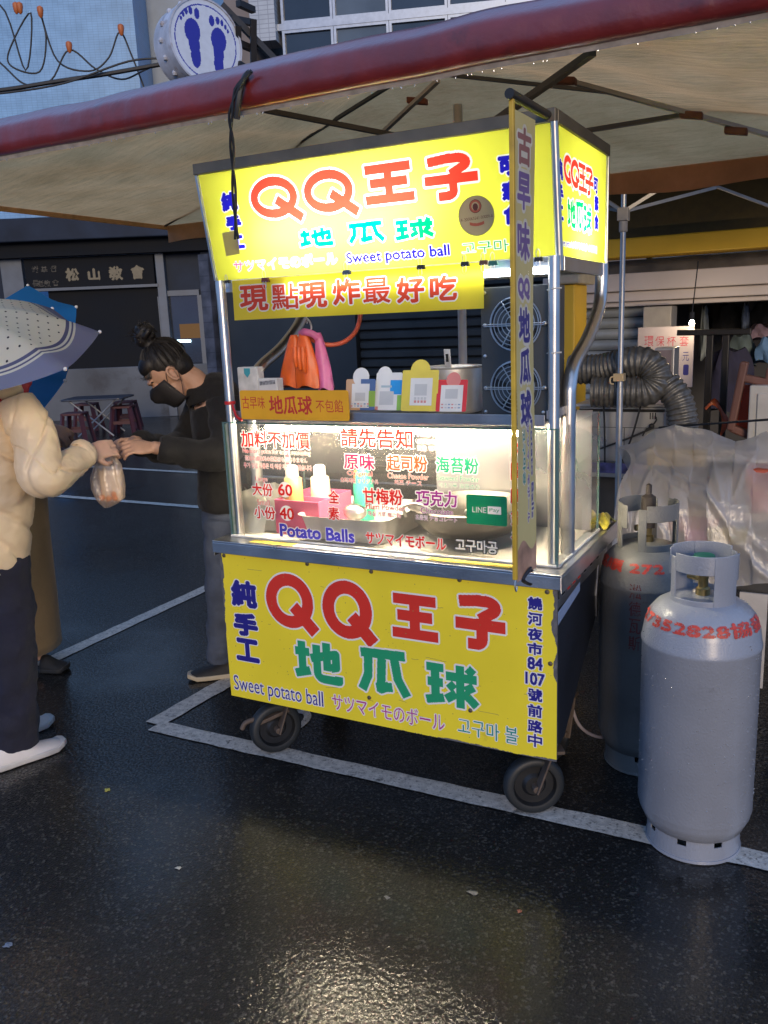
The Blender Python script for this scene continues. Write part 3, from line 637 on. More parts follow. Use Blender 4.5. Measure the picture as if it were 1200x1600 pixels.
# --- glass case
def lit(name, c, wgt=.80, extra=(1, 1, 1)): return mixmat('lit_'+name, [('Translucent', c, wgt), ('Diffuse', c, 1-wgt)], gloss=.03, grough=.25)
GLASS = mixmat('clear_glass', [('Transparent', (.93, .965, .95), .977), ('Translucent', (.9, .88, .84), .023)], fres=1.45, grough=.015)
GEDGE = mixmat('glass_edge', [('Transparent', (.25, .5, .42), .6), ('Diffuse', (.22, .36, .31), .4)], gloss=.15, grough=.1)
XG0, XG1, YG, YGB = .019, 1.213, .055, .54
def pane(mb_, a, b, c_, d_): mb_.add([a, b, c_, d_], [(0, 1, 2, 3)])
m = MB(); pane(m, (XG0, YG, ZC+.004), (XG1, YG, ZC+.004), (XG1, YG, ZG), (XG0, YG, ZG)); gf = m.build('glass_pane', GLASS, cart)
for xx in (XG0+.001, XG1-.001):
    m = MB(); pane(m, (xx, YG+.004, ZC+.004), (xx, YGB, ZC+.004), (xx, YGB, ZG), (xx, YG+.004, ZG)); g_ = m.build('glass_pane', GLASS, cart)
    e_ = MB(); e_.box(xx-.004, xx+.004, YGB, YGB+.004, ZC+.004, ZG); e_.build('glass_edge', GEDGE, g_); e_ = MB(); e_.box(xx-.004, xx+.004, YG-.002, YG+.003, ZC+.004, ZG); e_.build('glass_edge', GEDGE, g_)
m = MB(); m.box(XG0-.003, XG1+.003, YG-.004, YG+.004, ZG+.0005, ZG+.004); m.build('glass_edge', GEDGE, gf)
SIL = mat('silicone_bead', (.55, .55, .52), .5, var=.2, bump=.6, bscale=80)
m = MB()
for a, b in (((XG0, YG-.004, ZC+.004), (XG1, YG-.004, ZC+.004)), ((XG1+.004, YG, ZC+.004), (XG1+.004, YGB, ZC+.004)), ((XG0+.012, YG+.006, ZC+.01), (XG0+.012, YG+.006, ZG))):
    P = [Vector(a).lerp(Vector(b), k/40)+Vector((rnd.uniform(-.001, .001), 0, rnd.uniform(-.001, .001))) for k in range(41)]; m.tube(P, [rnd.uniform(.003, .006) for _ in P], 6)
m.build('silicone_bead', SIL, cart, smooth=True)
m = MB(); m.box(XG0+.002, XG0+.020, YG+.003, YG+.007, ZC+.004, ZG-.004); m.build('corner_tape', mat('green_tape', (.30, .45, .36), .5, var=.15, scale=30), cart)
m = MB(); m.box(XG0+.03, XG1-.03, .075, .53, ZC+.0003, ZC+.0016); m.build('bounce_sheet', mat('bounce_sheet_pale', (.62, .59, .54), .45, .1, var=.12, scale=6), cart)  # pale sheet added to bounce lamp light inside the case
# lettering on the glass
PG = Plane((XG0, YG-.0015, ZC), (1, 0, 0), (0, 0, 1)); pr = Print(XG1-XG0, ZG-ZC, .0011)
GR = lit('vinyl_red', (.62, .02, .015), .15); GO = lit('vinyl_orange', (.70, .09, .02), .15); GG = lit('vinyl_green', (.02, .33, .17), .15); GP = lit('vinyl_purple', (.28, .02, .22), .15); GB = lit('vinyl_blue', (.06, .05, .42), .15); GW = lit('vinyl_white', (.80, .78, .74), .15); GM = lit('vinyl_plum', (.50, .02, .10), .15); GK = lit('vinyl_black', (.02, .02, .02), .15)
for s_, L, Q, hp, c_, bo, ow in (('加料不加價', (376, 684), (484, 690), 27, GR, .0016, .0032), ('No more price for extra seasoning', (379, 704), (485, 710), 9.5, GR, .0003, .002), ('追加の調味料の価格はもうありません', (383, 716), (480, 719), 8, GR, .0002, .0018), ('추가 양념 비용은 더 이상 부과되지 않습니다', (381, 727), (487, 731), 8.5, GR, .0002, .0018),
    ('請先告知', (532, 684), (645, 686), 31, GR, .0018, .0032), ('Please inform the taste first', (652, 678), (751, 679.5), 8.5, GM, .0004, .0015), ('まずは味を教えてください', (652, 690.5), (744, 691.5), 9, GM, .0002, .0015), ('맛을 먼저 알려주세요', (652, 700.5), (728, 702), 8.5, GM, .0002, .0015),
    ('原味', (537, 720), (585, 723), 25, GM, .0016, .0028), ('Original', (542, 739.5), (582, 742), 10, GR, .0010, .002), ('오리지널 オリジナル', (532, 750), (592, 753), 8, GR, .0002, .0018),
    ('起司粉', (604, 722), (668, 726), 26, GO, .0016, .0028), ('Cheese Powder', (605, 742.5), (670, 746), 10, GO, .0010, .002), ('치즈 チース', (616, 753.5), (659, 755.5), 8, GR, .0002, .0018),
    ('海苔粉', (681, 725), (748, 729), 26, GG, .0016, .0028), ('Seaweed Powder', (682, 746), (749, 749), 10, GG, .0010, .002), ('해초가루 海苔のり', (685, 758), (749, 761), 8, GG, .0002, .0018),
    ('Large', (399, 748), (418, 750), 9, GR, .0002, .0018), ('大份', (394, 764), (426, 766), 20, GR, .0011, .0028), ('Small', (402, 784), (421, 786), 9, GR, .0002, .0018), ('小份', (397, 800), (430, 802), 20, GR, .0011, .0028),
    ('甘梅粉', (567, 774), (629, 778), 25, GR, .0016, .0028), ('Plum Powder', (571, 790.5), (633, 794.5), 10, GR, .0010, .002), ('매실 가루 梅の粉', (575, 802.5), (627, 805.5), 8, GR, .0002, .0018),
    ('巧克力', (650, 777), (714, 781), 25, GP, .0016, .0028), ('Chocolate', (657, 797), (708, 800.5), 10, GP, .0010, .002), ('초콜릿 チョコレート', (649, 808.5), (714, 812), 8, GP, .0002, .0018),
    ('Potato Balls', (437, 828), (554, 838), 21, GB, .0026, .0024), ('サツマイモボール', (571, 840), (697, 850), 20, GR, .0014, .0022), ('고구마공', (711, 850), (778, 857), 21, GW, .0020, .0)):
    pr.line(PG, s_, L, Q, hp, c_, (GK if c_ is GW else GW), bo, (.0015 if hp < 12 else (ow or .0024)*1.35))
for ch, y in (('全', 776), ('素', 802)): pr.line(PG, ch, (513, y), (530, y+1), 20, GR, GW, .0013, .0026)
for tx, cx, cy in (('60', 445.5, 765), ('40', 448, 802)):
    u, v = PG.uv(cx, cy); q = pr.mask(lambda X, Y: (X-u)**2+(Y-v)**2 < .027**2); pr.paint(q, GW)
    pr.line(PG, tx, (cx-11.5, cy), (cx+11.5, cy+1), 19, GR, None, .002)
GRNL = mat('card_green', (.01, .32, .12), .4, var=.03); u0, v0 = PG.uv(729, 818); u1, v1 = PG.uv(792, 776)
q = pr.mask(lambda X, Y: (np.maximum(np.abs(X-(u0+u1)/2)-(u1-u0)/2+.006, 0)**2+np.maximum(np.abs(Y-(v0+v1)/2)-(v1-v0)/2+.006, 0)**2) < .006**2); pr.paint(q, GRNL)
pr.line(PG, 'LINE', (738, 796), (760, 797), 9, GW, None, .0006)
ua_, va_ = PG.uv(762, 803); ub_, vb_ = PG.uv(783, 792); pr.paint(pr.mask(lambda X, Y: (X > ua_) & (X < ub_) & (Y > va_) & (Y < vb_)), GW); pr.line(PG, 'Pay', (764.5, 797.5), (780.5, 798.5), 8, GRNL, None, .0005)
for ch, y in zip('不同的鍋油', (708, 738, 774, 810, 845)): pr.line(PG, ch, (798, y-1), (829, y), 28, GR, GW, .0022, .003)
pr.build('lettering', lambda u, v: PG.at(u, v), gf)
# --- posts, bent pipes, shelf
for xx in (.043, 1.196):
    m = MB(); m.tube([(xx, .072, ZC), (xx, .072, 1.735)], .0165, 18); m.build('post', CHROME, cart, smooth=True)
for xx in (.03, 1.20):
    m = MB(); m.tube(bez([(xx, .60, 1.735), (xx, .598, 1.66), (xx, .565, 1.59), (xx, .43, 1.50), (xx, .275, 1.43), (xx, .225, 1.37), (xx, .215, 1.29), (xx, .215, ZC)], 5), .021, 18); m.build('bent_pipe', CHROME, cart, smooth=True)
m = MB(); m.box(.07, 1.175, .058, .40, 1.272, 1.278); m.box(.07, 1.175, .054, .0575, 1.266, 1.298); m.box(1.178, 1.196, .06, .24, 1.285, 1.31); m.build('shelf', STEELD, cart, bevel=.001)
m = MB(); m.box(.14, 1.10, .10, .165, 1.245, 1.268); m.box(.14, 1.10, .1655, .169, 1.226, 1.268); led = m.build('lamp_housing', mat('white_enamel', (.7, .7, .68), .4), cart)  # rear lip added to keep the tube's light off the back plate
m = MB(); m.tube([(.15, .132, 1.235), (1.08, .132, 1.235)], .011, 10); m.build('light_tube', emit('case_tube', (1, .82, .58), 215), led, smooth=True)
m = MB(); m.tube([(.30, .099, 1.700), (1.17, .099, 1.700)], .010, 10); m.build('light_tube', emit('under_sign_tube', (.86, .94, 1), 14), cart, smooth=True)
# --- lit sign box
SX0, SX1, SB, ST, YB, YT, YK = .002, 1.196, 1.738, 2.074, .112, .054, .648
SV = Vector((0, YT-YB, ST-SB)); PS = Plane((SX0, YB, SB), (1, 0, 0), SV)
def lit(name, c, wgt=.80, extra=(1, 1, 1)): return mixmat('lit_'+name, [('Translucent', c, wgt), ('Diffuse', c, 1-wgt)], gloss=.03, grough=.25)
LY, LR, LG, LB, LP, LW = lit('yellow', (.84, .86, .085)), lit('red', (.85, .045, .025)), lit('green', (.0, .42, .11)), lit('blue', (.015, .012, .50)), lit('pink', (.80, .16, .48)), lit('white', (.92, .92, .90))
pr = Print(SX1-SX0, SV.length, .0013, LY); OW = .0068
bigq(pr, PS, (392, 313), (464, 304), 66, LR, LW, OW); bigq(pr, PS, (475, 304), (551, 293), 68, LR, LW, OW)
big(pr, G_WANG, PS, (565, 292), (650, 279), 72, LR, LW, OW, .25); big(pr, G_ZI, PS, (657, 283), (752, 270), 82, LR, LW, OW, .215)
big(pr, G_DI, PS, (466, 373), (521, 368), 34, LG, LW, .005, .26); big(pr, G_GUA, PS, (540, 366), (601, 361), 37, LG, LW, .005, .26); big(pr, G_QIU, PS, (615, 361), (679, 355), 38, LG, LW, .005, .23)
for ch, x, y, wd, hp in (('純', 358, 315, 25, 31), ('手', 365, 348, 24, 24), ('工', 371, 378, 21, 22)): pr.line(PS, ch, (x-wd/2, y+1.5), (x+wd/2, y-1.5), hp, LB, LW, .0044, .0045)
for ch, x, y, wd, hp in (('可', 792, 259, 28, 32), ('素', 797, 298, 27, 30), ('食', 800, 335, 27, 32)): pr.line(PS, ch, (x-wd/2, y+1.5), (x+wd/2, y-1.5), hp, LB, LW, .0044, .0045)
pr.line(PS, 'サツマイモのボール', (365, 415), (527, 405), 19, LP, LW, .0010, .0035); pr.line(PS, 'Sweet potato ball', (541, 405), (703, 394), 23, LB, LW, .0014, .0035); pr.line(PS, '고구마 볼', (721, 390), (828, 379), 20, LG, LW, .0012, .003)
sf = pr.build('sign_face', lambda u, v: PS.at(u, v), cart)
m = MB(); m.obox(PS.at(.085, .118, .003), (.058, 0, .004), PS.v*.075, PS.n*.0008); m.build('faded_label', mixmat('faded_label', [('Translucent', (.62, .55, .22), .5), ('Diffuse', (.55, .50, .25), .5)], gloss=.03, grough=.4), sf)
# owl-seal sticker as a plain round seal with its number and ribbon
CARD = mat('kraft_card', (.42, .33, .17), .6, var=.08); us, vs = PS.uv(745, 337); rs = .055
p3 = Print(2*rs+.004, 2*rs+.004, .0009); c3 = rs+.002
p3.paint(p3.mask(lambda X, Y: (X-c3)**2+(Y-c3)**2 < rs*rs), mat('seal_edge', (.30, .30, .05), .5)); p3.paint(p3.mask(lambda X, Y: (X-c3)**2+(Y-c3)**2 < (rs-.002)**2), CARD)
BR = mat('seal_brown', (.11, .03, .02), .5); BR2 = mat('seal_red', (.40, .09, .045), .5)
p3.paint(p3.mask(lambda X, Y: (X-c3+.001)**2+(Y-c3-.026)**2 < .0185**2), BR); p3.paint(p3.mask(lambda X, Y: (X-c3+.001)**2+(Y-c3-.026)**2 < .0168**2), BR2)
p3.paint(p3.mask(lambda X, Y: (X-c3+.001)**2+(Y-c3-.026)**2 < .0118**2), CARD); p3.paint(p3.mask(lambda X, Y: ((X-c3+.001)/.008)**2+((Y-c3-.024)/.010)**2 < 1), BR)
p3.text('A-200063541-00000-8', c3, c3-.006, .098, .0085, BR, rot=3); p3.paint(p3.mask(lambda X, Y: (np.abs(X-c3) < .022) & (np.abs(Y-c3+.024-(X-c3)**2*9) < .0042)), BR2)
sst = p3.build('round_seal_sticker', lambda u, v: PS.at(us-c3+u, vs-c3+v, .004), sf)
# side face
def side(u, v): f = v/SV.length; y0 = YB+(YT-YB)*f; return Vector((SX1+.004, y0+.014+(YK-y0-.02)*u/.53, SB+(ST-SB)*f))
SPS = Plane((SX1+.004, YB, SB), (0, 1, 0), (0, 0, 1)); pr = Print(.53, SV.length, .0015, LY)
def sline(ch, cx, cy, wd, hp, c_, bo, ow, slope=.6, fn=None):
    def uv(px, py):
        u, v = SPS.uv(px, py); f = v/(ST-SB); y0 = (YT-YB)*f; return (u-y0-.014)/(YK-YB-y0-.02)*.53, f*SV.length
    u0 = uv(cx-wd/2, cy-wd/2*.35)[0]; u1 = uv(cx+wd/2, cy+wd/2*.35)[0]; v1 = uv(cx, cy-hp/2)[1]; v0 = uv(cx, cy+hp/2)[1]
    if fn is None: pr.text(ch, (u0+u1)/2, (v0+v1)/2, u1-u0, v1-v0, c_, LW, bo, ow)
    elif fn == 'q': ring_q(pr, (u0+u1)/2, (v0+v1)/2, (u1-u0)/2, (v1-v0)/2, .017, c_, LW, ow)
    else: pr.sdf(fn, u0, v0, u1-u0, v1-v0, .17, c_, LW, ow)
for g_, x, y, wd, hp in (('q', 888, 265, 14, 44), ('q', 899, 272, 14, 44), (G_WANG, 911, 278, 14, 44), (G_ZI, 921, 284, 13, 44)): sline('', x, y, wd, hp, LR, 0, .007, fn=g_)
for g_, x, y, wd, hp in ((G_DI, 893, 333, 12, 44), (G_GUA, 906, 338, 12, 44), (G_QIU, 918, 343, 12, 44)): sline('', x, y, wd, hp, LG, 0, .006, fn=g_)
for ch, x, y, hp in (('純', 875, 264, 34), ('手', 876, 302, 30), ('工', 876, 332, 24)): sline(ch, x, y, 9, hp, LB, .004, .004)
for ch, x, y, hp in (('可', 931, 290, 26), ('素', 932, 318, 26), ('食', 932, 347, 26)): sline(ch, x, y, 7, hp, LB, .004, .004)
sline('Sweet potato ball サツマイモのボール 고구마 볼', 904, 385, 58, 14, LB, .0012, .003)
pr.build('sign_face', side, cart)
# box shell
SHELL = mat('sign_shell_white', (.42, .42, .40), .6, var=.05); FRM = mat('sign_frame', (.13, .12, .10), .5, .5, var=.25, scale=8)
m = MB(); e = .010
m.add([(SX0, YT, ST+.030), (SX1, YT, ST+.030), (SX1, YK, ST+.030), (SX0, YK, ST+.030), (SX0, YT, ST+.024), (SX1, YT, ST+.024), (SX1, YK, ST+.024), (SX0, YK, ST+.024)], [(3, 2, 1, 0), (4, 5, 6, 7), (0, 1, 5, 4), (1, 2, 6, 5), (2, 3, 7, 6), (3, 0, 4, 7)])
m.box(SX0, SX1, YK, YK+.008, SB-.03, ST+.023); m.box(SX0-.009, SX0-.001, YB+.004, YK, SB-.028, ST+.02); m.box(SX0, SX1, YB+.03, YK-.002, SB-.010, SB-.004)
m.build('box_shell', SHELL, cart)
m = MB()
m.bar((SX0-.01, YT-.004, ST+.016), (SX1+.012, YT-.004, ST+.016), .022, .034); m.bar((SX0-.01, YB+.006, SB-.022), (SX1+.012, YB+.006, SB-.022), .022, .040, mi=1)
m.bar((SX1+.004, YT+.012, ST+.016), (SX1+.004, YK+.008, ST+.016), .018, .034); m.bar((SX1+.004, YB+.02, SB-.022), (SX1+.004, YK+.008, SB-.022), .018, .040, mi=1)
m.bar((SX1+.004, YK+.004, SB-.002), (SX1+.004, YK+.004, ST-.002), .014, mi=1); m.bar((SX0-.006, YB-.002, SB), (SX0-.006, YT-.002, ST), .010, .012, mi=1)
m.build('sign_frame', [FRM, STEEL], cart, bevel=.002)
m = MB(); m.tube([(SX1+.006, YB-.006, SB-.04), (SX1+.006, YT-.006, ST+.0)], .011, 12); m.build('corner_tube', CHROME, cart, smooth=True)
T1 = emit('sign_tube', (1, .98, .90), 38)
for zz, xa, xb in ((1.870, .18, .74), (1.935, .24, .84)):
    m = MB(); m.tube([(xa, .185, zz), (xb, .185, zz)], .010, 8); m.build('sign_lamp_tube', T1, cart)
m = MB(); m.tube([(1.10, .27, 1.80), (1.10, .50, 1.80)], .013, 8); m.build('sign_lamp_tube', T1, cart)
# --- exhaust fan unit
FX0, FX1, FY, FZ0, FZ1 = .966, 1.176, .10, 1.280, 1.662
FANB = mat('fan_box_grey', (.065, .067, .066), .42, .25, var=.2, scale=5, rvar=.12)
fan = MB(); outer = [(FX0, FZ0), (FX1, FZ0), (FX1, FZ1), (FX0, FZ1)]
fan.box(FX0, FX1, FY+.004, FY+.15, FZ0, FZ1); fanb = fan.build('fan_unit', FANB, cart, bevel=.002)
for zc in (1.556, 1.374):
    xc = 1.073; r = .078; c = Vector((xc, FY, zc))
    d = MB(); d.lathe([(r, -.001), (r, -.004), (r-.004, -.004), (r-.005, -.001)], 36, c+Vector((0, .004, 0)), axis=(0, 1, 0)); d.lathe([(.002, -.0015), (r-.004, -.0015)], 36, c+Vector((0, .004, 0)), axis=(0, 1, 0), mi=1)
    d.build('fan_opening', [STEEL, mat('fan_dark', (.008, .008, .009), .5)], fanb)
    b = MB()
    for k in range(5):
        a = 2*math.pi*k/5+zc*9; P = []
        for q in range(5):
            rr = .02+q*.0125; P.append([c+Vector((math.cos(a+dd)*rr, .0005-.004*dd, math.sin(a+dd)*rr)) for dd in (-.42, 0, .42)])
        b.grid(P)
    b.lathe([(.026, 0), (.026, -.006), (.001, -.006)], 20, c, axis=(0, 1, 0)); b.build('fan_blades', mat('fan_blade', (.10, .10, .10), .35, .5), fanb, smooth=True)
    g = MB()
    for rr in (.024, .037, .049, .061, .073): g.tube([c+Vector((rr*math.cos(a), -.012+.0*rr, rr*math.sin(a))) for a in (2*math.pi*k/36 for k in range(37))], .0014, 6)
    for a in (0, R(60), R(120)): g.tube([c+Vector((math.cos(a)*q, -.013, math.sin(a)*q)) for q in ((-.094, .094) if a == 0 else (-.074, .074))], .0018, 6)
    g.tube([c+Vector((-.09, -.0135, -.005)), c+Vector((.09, -.0135, -.005))], .0018, 6)
    for sx in (-1, 1): g.lathe([(.006, 0), (.006, .012), (.003, .014)], 10, c+Vector((sx*.09, .002, -.002)), axis=(0, -1, 0), caps=True)
    g.build('fan_guard', CHROME, fanb, smooth=True)
for x, z in ((FX0+.012, FZ1-.015), (FX0+.012, FZ0+.02), (FX1-.02, FZ0+.02), (FX0+.012, 1.465)):
    m = MB(); m.lathe([(.006, 0), (.005, .003), (.001, .004)], 10, (x, FY+.004, z), axis=(0, -1, 0), caps=True); m.build('screw', CHROME, fanb, smooth=True)
for zz in (1.47, 1.645):
    m = MB(); m.tube([(1.17, FY-.004, zz), (1.196, .052, zz+.002), (1.218, .07, zz+.003)], .0025, 6); m.build('cable_tie', mat('pale_plastic', (.5, .5, .48), .5), cart)
# ------------------------------------------------------------------ things hung on and standing on the cart
CLOTHY = lit('banner_yellow', (.84, .68, .03), .45); CLR = lit('banner_red', (.66, .06, .02), .45); CLW = lit('banner_white', (.82, .80, .74), .45)
PB = Plane((.075, .088, 1.603), (1, 0, 0), (0, 0, 1))
bw, bh = .913, .118
PBB = Plane((.082, .085, 1.603), (1, 0, 0), (0, 0, 1))
pr = Print(bw-.01, bh+.012, .0014, CLOTHY)
PBx = PBB
for ch, x, y in zip('現點現炸最好吃', (397, 446, 489, 541, 588, 641, 693), (466, 463, 461, 456, 454, 453, 450)):
    pr.line(PBx, ch, (x-22, y+1), (x+22, y-1), 41, CLR, CLW, (.0022 if ch in '點最' else .0034), .0042)
PBB2 = PBB
def bmap(u, v): return Vector((PBB.o.x+u, PBB.o.y-.004*math.sin(u*9)*(1-v/.13)-.003*math.sin(u*23+1)*(1-v/.13), PBB.o.z+v))
bn = pr.build('hanging_banner', bmap, None, maxlen=14)
tag(bn, 'wide yellow cloth banner with one row of red characters, clipped below the sign box', 'banner')
# binder clips
CLIP = [mat('clip_black', (.015, .015, .017), .35), mat('clip_maroon', (.10, .02, .018), .4), mat('clip_blue', (.05, .08, .14), .4), mat('clip_green', (.06, .22, .15), .4), mat('clip_rust', (.16, .07, .045), .5)]
LBL = ['small black clip at the left end of the hanging banner', 'dark maroon clip near the left of the hanging banner', 'blue grey clip at the middle of the hanging banner', 'black clip under the word ball on the sign box', 'black clip right of the character 吃 on the banner', 'rust red clip at the right end of the hanging banner', 'green clip right of the rust red one', 'thin clip just right of the tall vertical banner']
for i, (px, py, ci_, s_) in enumerate(((356, 440, 0, .8), (415, 437, 1, 1.1), (542, 425, 2, 1.1), (658, 417, 0, 1.), (727, 412, 0, 1.), (756, 410, 4, 1.), (771, 411, 3, 1.1), (842, 405, 0, 1.))):
    c = Yp(px, py, .078); s_ *= .013
    m = MB(); m.prism([(-s_, -s_*.55), (s_, -s_*.55), (s_*.8, s_*.45), (-s_*.8, s_*.45)], lambda u, v, w: c+Vector((u, w, v)), -.006, .004)
    t = m.build('binder_clip', CLIP[ci_]); tag(t, LBL[i], 'clip', 'binder clips along the sign box')
    m = MB()
    for sg in (1, -1):
        m.tube(bez([c+Vector((-s_*.35, -.007, sg*s_*.4)), c+Vector((-s_*.42, -.008, sg*s_*1.5)), c+Vector((0, -.008, sg*s_*2.1)), c+Vector((s_*.42, -.008, sg*s_*1.5)), c+Vector((s_*.35, -.007, sg*s_*.4))], 4), .0011, 5)
    t.location = c; t.data.transform(Matrix.Translation(-c)); ORG[t.name] = c; m.build('wire_handle', CHROME, t, smooth=True)
# tall vertical banner on its rod, standing out to the front
VX = 1.186; vb = thing('vertical_banner', (VX, -.18, .88), 'tall narrow banner with purple characters hanging edge-on beside the fan unit', 'banner')
BWOOD = mat('yellow_painted_strip', (.50, .33, .03), .5, var=.25, scale=12, dirt=((.10, .06, .02), 14, .6))
DIMY = mat('banner_pale', (.56, .49, .22), .5, var=.12, scale=4); DIMW = mat('banner_glow', (.62, .60, .52), .5); VP_ = mat('banner_violet', (.17, .11, .30), .5); VR_ = mat('banner_maroon', (.28, .12, .12), .5)
y0b, y1b = -.235, -.082
m = MB(); m.box(VX-.006, VX+.006, y0b-.014, y0b-.001, .895, 2.075); m.build('edge_strip', BWOOD, vb, bevel=.002)
PV = Plane((VX+.003, y0b, .885), (0, 1, 0), (0, 0, 1)); pr = Print(y1b-y0b, 1.17, .0013, DIMY)
for ch, py, hp, ik, rr in (('古', 228, 60, VR_, 0), ('早', 298, 60, VP_, 0), ('味', 376, 62, VP_, 0), ('QQ', 451, 36, VP_, 0), ('地', 508, 58, NAVY, 0), ('瓜', 573, 56, NAVY, 0), ('球', 640, 58, NAVY, 0)):
    u, v = PV.uv(817, py); v1 = PV.uv(817, py-hp/2)[1]-PV.uv(817, py+hp/2)[1]; pr.text(ch, .078, v, .098, v1, ik, DIMW, .0045, .008)
for s_, uu, v0_, hh_, ik in (('Potato Balls', .122, .285, .022, NAVY), ('サツマイモボール', .088, .28, .020, VP_), ('고구마공', .052, .33, .024, TEAL)):
    pr.text(s_, uu, v0_, (.27 if len(s_) > 5 else .15), hh_, ik, DIMW, .0014, .003, rot=-90)
pk = mat('potato_photo', (.40, .24, .17), .5, var=.4, scale=18); pr.paint(pr.mask(lambda X, Y: (Y < .085+.02*np.sin(X*40))), pk)
pr.build('banner_sheet', lambda u, v: Vector((VX+.003+.004*math.sin(v*5+u*8), y0b+u, .885+v)), vb, maxlen=30)
m = MB(); m.tube([(VX, -.26, 2.083), (VX, .07, 2.09)], .012, 12); m.build('rod', mat('black_rod', (.03, .03, .03), .45, .5), vb, smooth=True)
m = MB(); m.tube(bez([(VX, -.24, .895), (VX, -.245, .875), (VX, -.235, .86), (VX, -.228, .872)], 4), .002, 6); m.build('hook', CHROME, vb)
m = MB(); m.tube(bez([(VX+.006, -.12, .885), (VX+.012, -.15, .90), (VX+.008, -.20, .885), (VX+.004, -.16, .862), (VX+.01, -.135, .85)], 5), [.006]*20+[.003], 8, flat=.5); m.build('black_cord_end', mat('black_ribbon', (.012, .012, .02), .6), vb, smooth=True)
# orange board on the shelf front
PO = Plane((.112, .040, 1.272), (1, 0, .0), (0, .0, 1)); bd = thing('menu_board', (.32, .04, 1.27), 'orange yellow board with red characters leaning on the left of the shelf', 'sign')
OY = mat('board_orange', (.72, .36, .012), .4, var=.06); RD2 = mat('board_red', (.50, .03, .02), .4)
pr = Print(.426, .098, .0012); pr.paint(pr.mask(lambda X, Y: (np.maximum(np.abs(X-.213)-.205, 0)**2+np.maximum(np.abs(Y-.049)-.041, 0)**2) < .008**2), OY)
for s_, L, Q, hp, bo in (('古早味', (378, 628), (414, 630), 20, .0008), ('地瓜球', (420, 632), (488, 634), 30, .0022), ('不包餡', (493, 634), (536, 635), 21, .0010)): pr.line(PO, s_, L, Q, hp, RD2, None, bo)
pr.build('printed_face', lambda u, v: PO.at(u, v, 0), bd)
m = MB(); m.prism(rrect(.424, .096, .008, 4, .213, .049), lambda u, v, w: PO.at(u, v, -w), .0015, .006); m.build('board', OY, bd)
# red tie round the post
m = MB(); m.lathe([(.0185, -.006), (.0195, 0), (.0185, .006)], 16, (.043, .072, 1.325)); m.tube(bez([(.06, .06, 1.322), (.075, .05, 1.30), (.085, .05, 1.278), (.105, .05, 1.268)], 4), .007, 8, flat=.5)
tag(m.build('red_ribbon', mat('red_ribbon', (.55, .02, .02), .5), None, smooth=True), 'red ribbon tied round the left front post', 'ribbon')
# payment cards on the shelf (plain: codes and mascots left out)
ZS = 1.2985
def card(name_label, x0, x1, z1, yb, cols, lean, blocks, rad=.006, bump_=None):
    o = Vector((x0, yb, ZS)); up = Vector((0, math.sin(lean), math.cos(lean))); pl = Plane(o, (1, 0, 0), up); w_, h_ = x1-x0, z1-ZS
    t = thing('payment_card', o, name_label, 'card', 'payment cards on the shelf'); full = h_+(bump_[2]*2 if bump_ else 0)
    pr = Print(w_+.004, full+.004, .0010)
    body = pr.mask(lambda X, Y: (np.maximum(np.abs(X-w_/2)-w_/2+rad, 0)**2+np.maximum(np.abs(Y-h_/2)-h_/2+rad, 0)**2) < rad**2)
    pr.paint(body, cols[0])
    if bump_: bx, by, br, bc = bump_; pr.paint(pr.mask(lambda X, Y: (X-bx)**2+(Y-by)**2 < br*br), bc)
    for a, b, c_, d_, mm_ in blocks: pr.paint(body & pr.mask(lambda X, Y: (X > a*w_) & (X < b*w_) & (Y > c_*h_) & (Y < d_*h_)), mm_)
    pr.build('printed_face', lambda u, v: pl.at(u, v, 0), t)
    m = MB(); m.prism(rrect(w_-.002, h_-.002, rad, 4, w_/2, h_/2), lambda u, v, w: pl.at(u, v, -w), .001, .004)
    if bump_: m.prism([(bump_[0]+(bump_[2]-.001)*math.cos(2*math.pi*k/20), bump_[1]+(bump_[2]-.001)*math.sin(2*math.pi*k/20)) for k in range(20)], lambda u, v, w: pl.at(u, v, -w), .0012, .0035)
    m.build('card_body', WHT, t)
def cc(n, c): return mat('card_'+n, c, .4, var=.06)
PW, PGy = cc('white', (.62, .62, .60)), cc('pale', (.45, .46, .46)); DOT = cc('rose', (.55, .22, .20))
def dots(y, n=6): return [(.18+.11*k, .18+.11*k+.07, y, y+.045, [DOT, PGy, cc('bluegrey', (.2, .28, .4))][(k+int(y*90)) % 3]) for k in range(n)]
card('blue and tan payment card, leftmost of four on the shelf', .478, .588, 1.40, .120, [cc('tan', (.50, .30, .16))], R(10), [(.5, 1, 0, 1, cc('denim', (.07, .12, .26))), (.2, .8, .08, .85, PW), (.32, .66, .30, .56, PGy), (.78, 1, .12, .62, cc('lime', (.22, .36, .05)))]+dots(.11)+dots(.18), bump_=(.055, .108, .030, PW))
card('white payment card with blue corner, second from left on the shelf', .584, .678, 1.42, .128, [PW], R(12), [(.55, 1, .42, .80, cc('sky', (.02, .25, .60))), (.84, 1, .0, .4, cc('leaf', (.20, .40, .06))), (.0, .12, 0, .1, DOT), (.16, .70, .14, .50, PGy), (.2, .62, .60, .66, cc('mist', (.32, .42, .45)))], bump_=(.03, .115, .026, PW))
card('yellow payment card with rounded top, third from left on the shelf', .686, .812, 1.428, .112, [cc('yellow', (.62, .50, .06))], R(12), [(.24, .84, .14, .80, PW), (.36, .70, .38, .66, PGy)]+[(.36+.09*k, .42+.09*k, .20, .26, DOT) for k in range(4)]+[(.36+.09*k, .42+.09*k, .28, .34, PGy) for k in range(4)], bump_=(.062, .128, .034, cc('yellow2', (.62, .50, .06))))
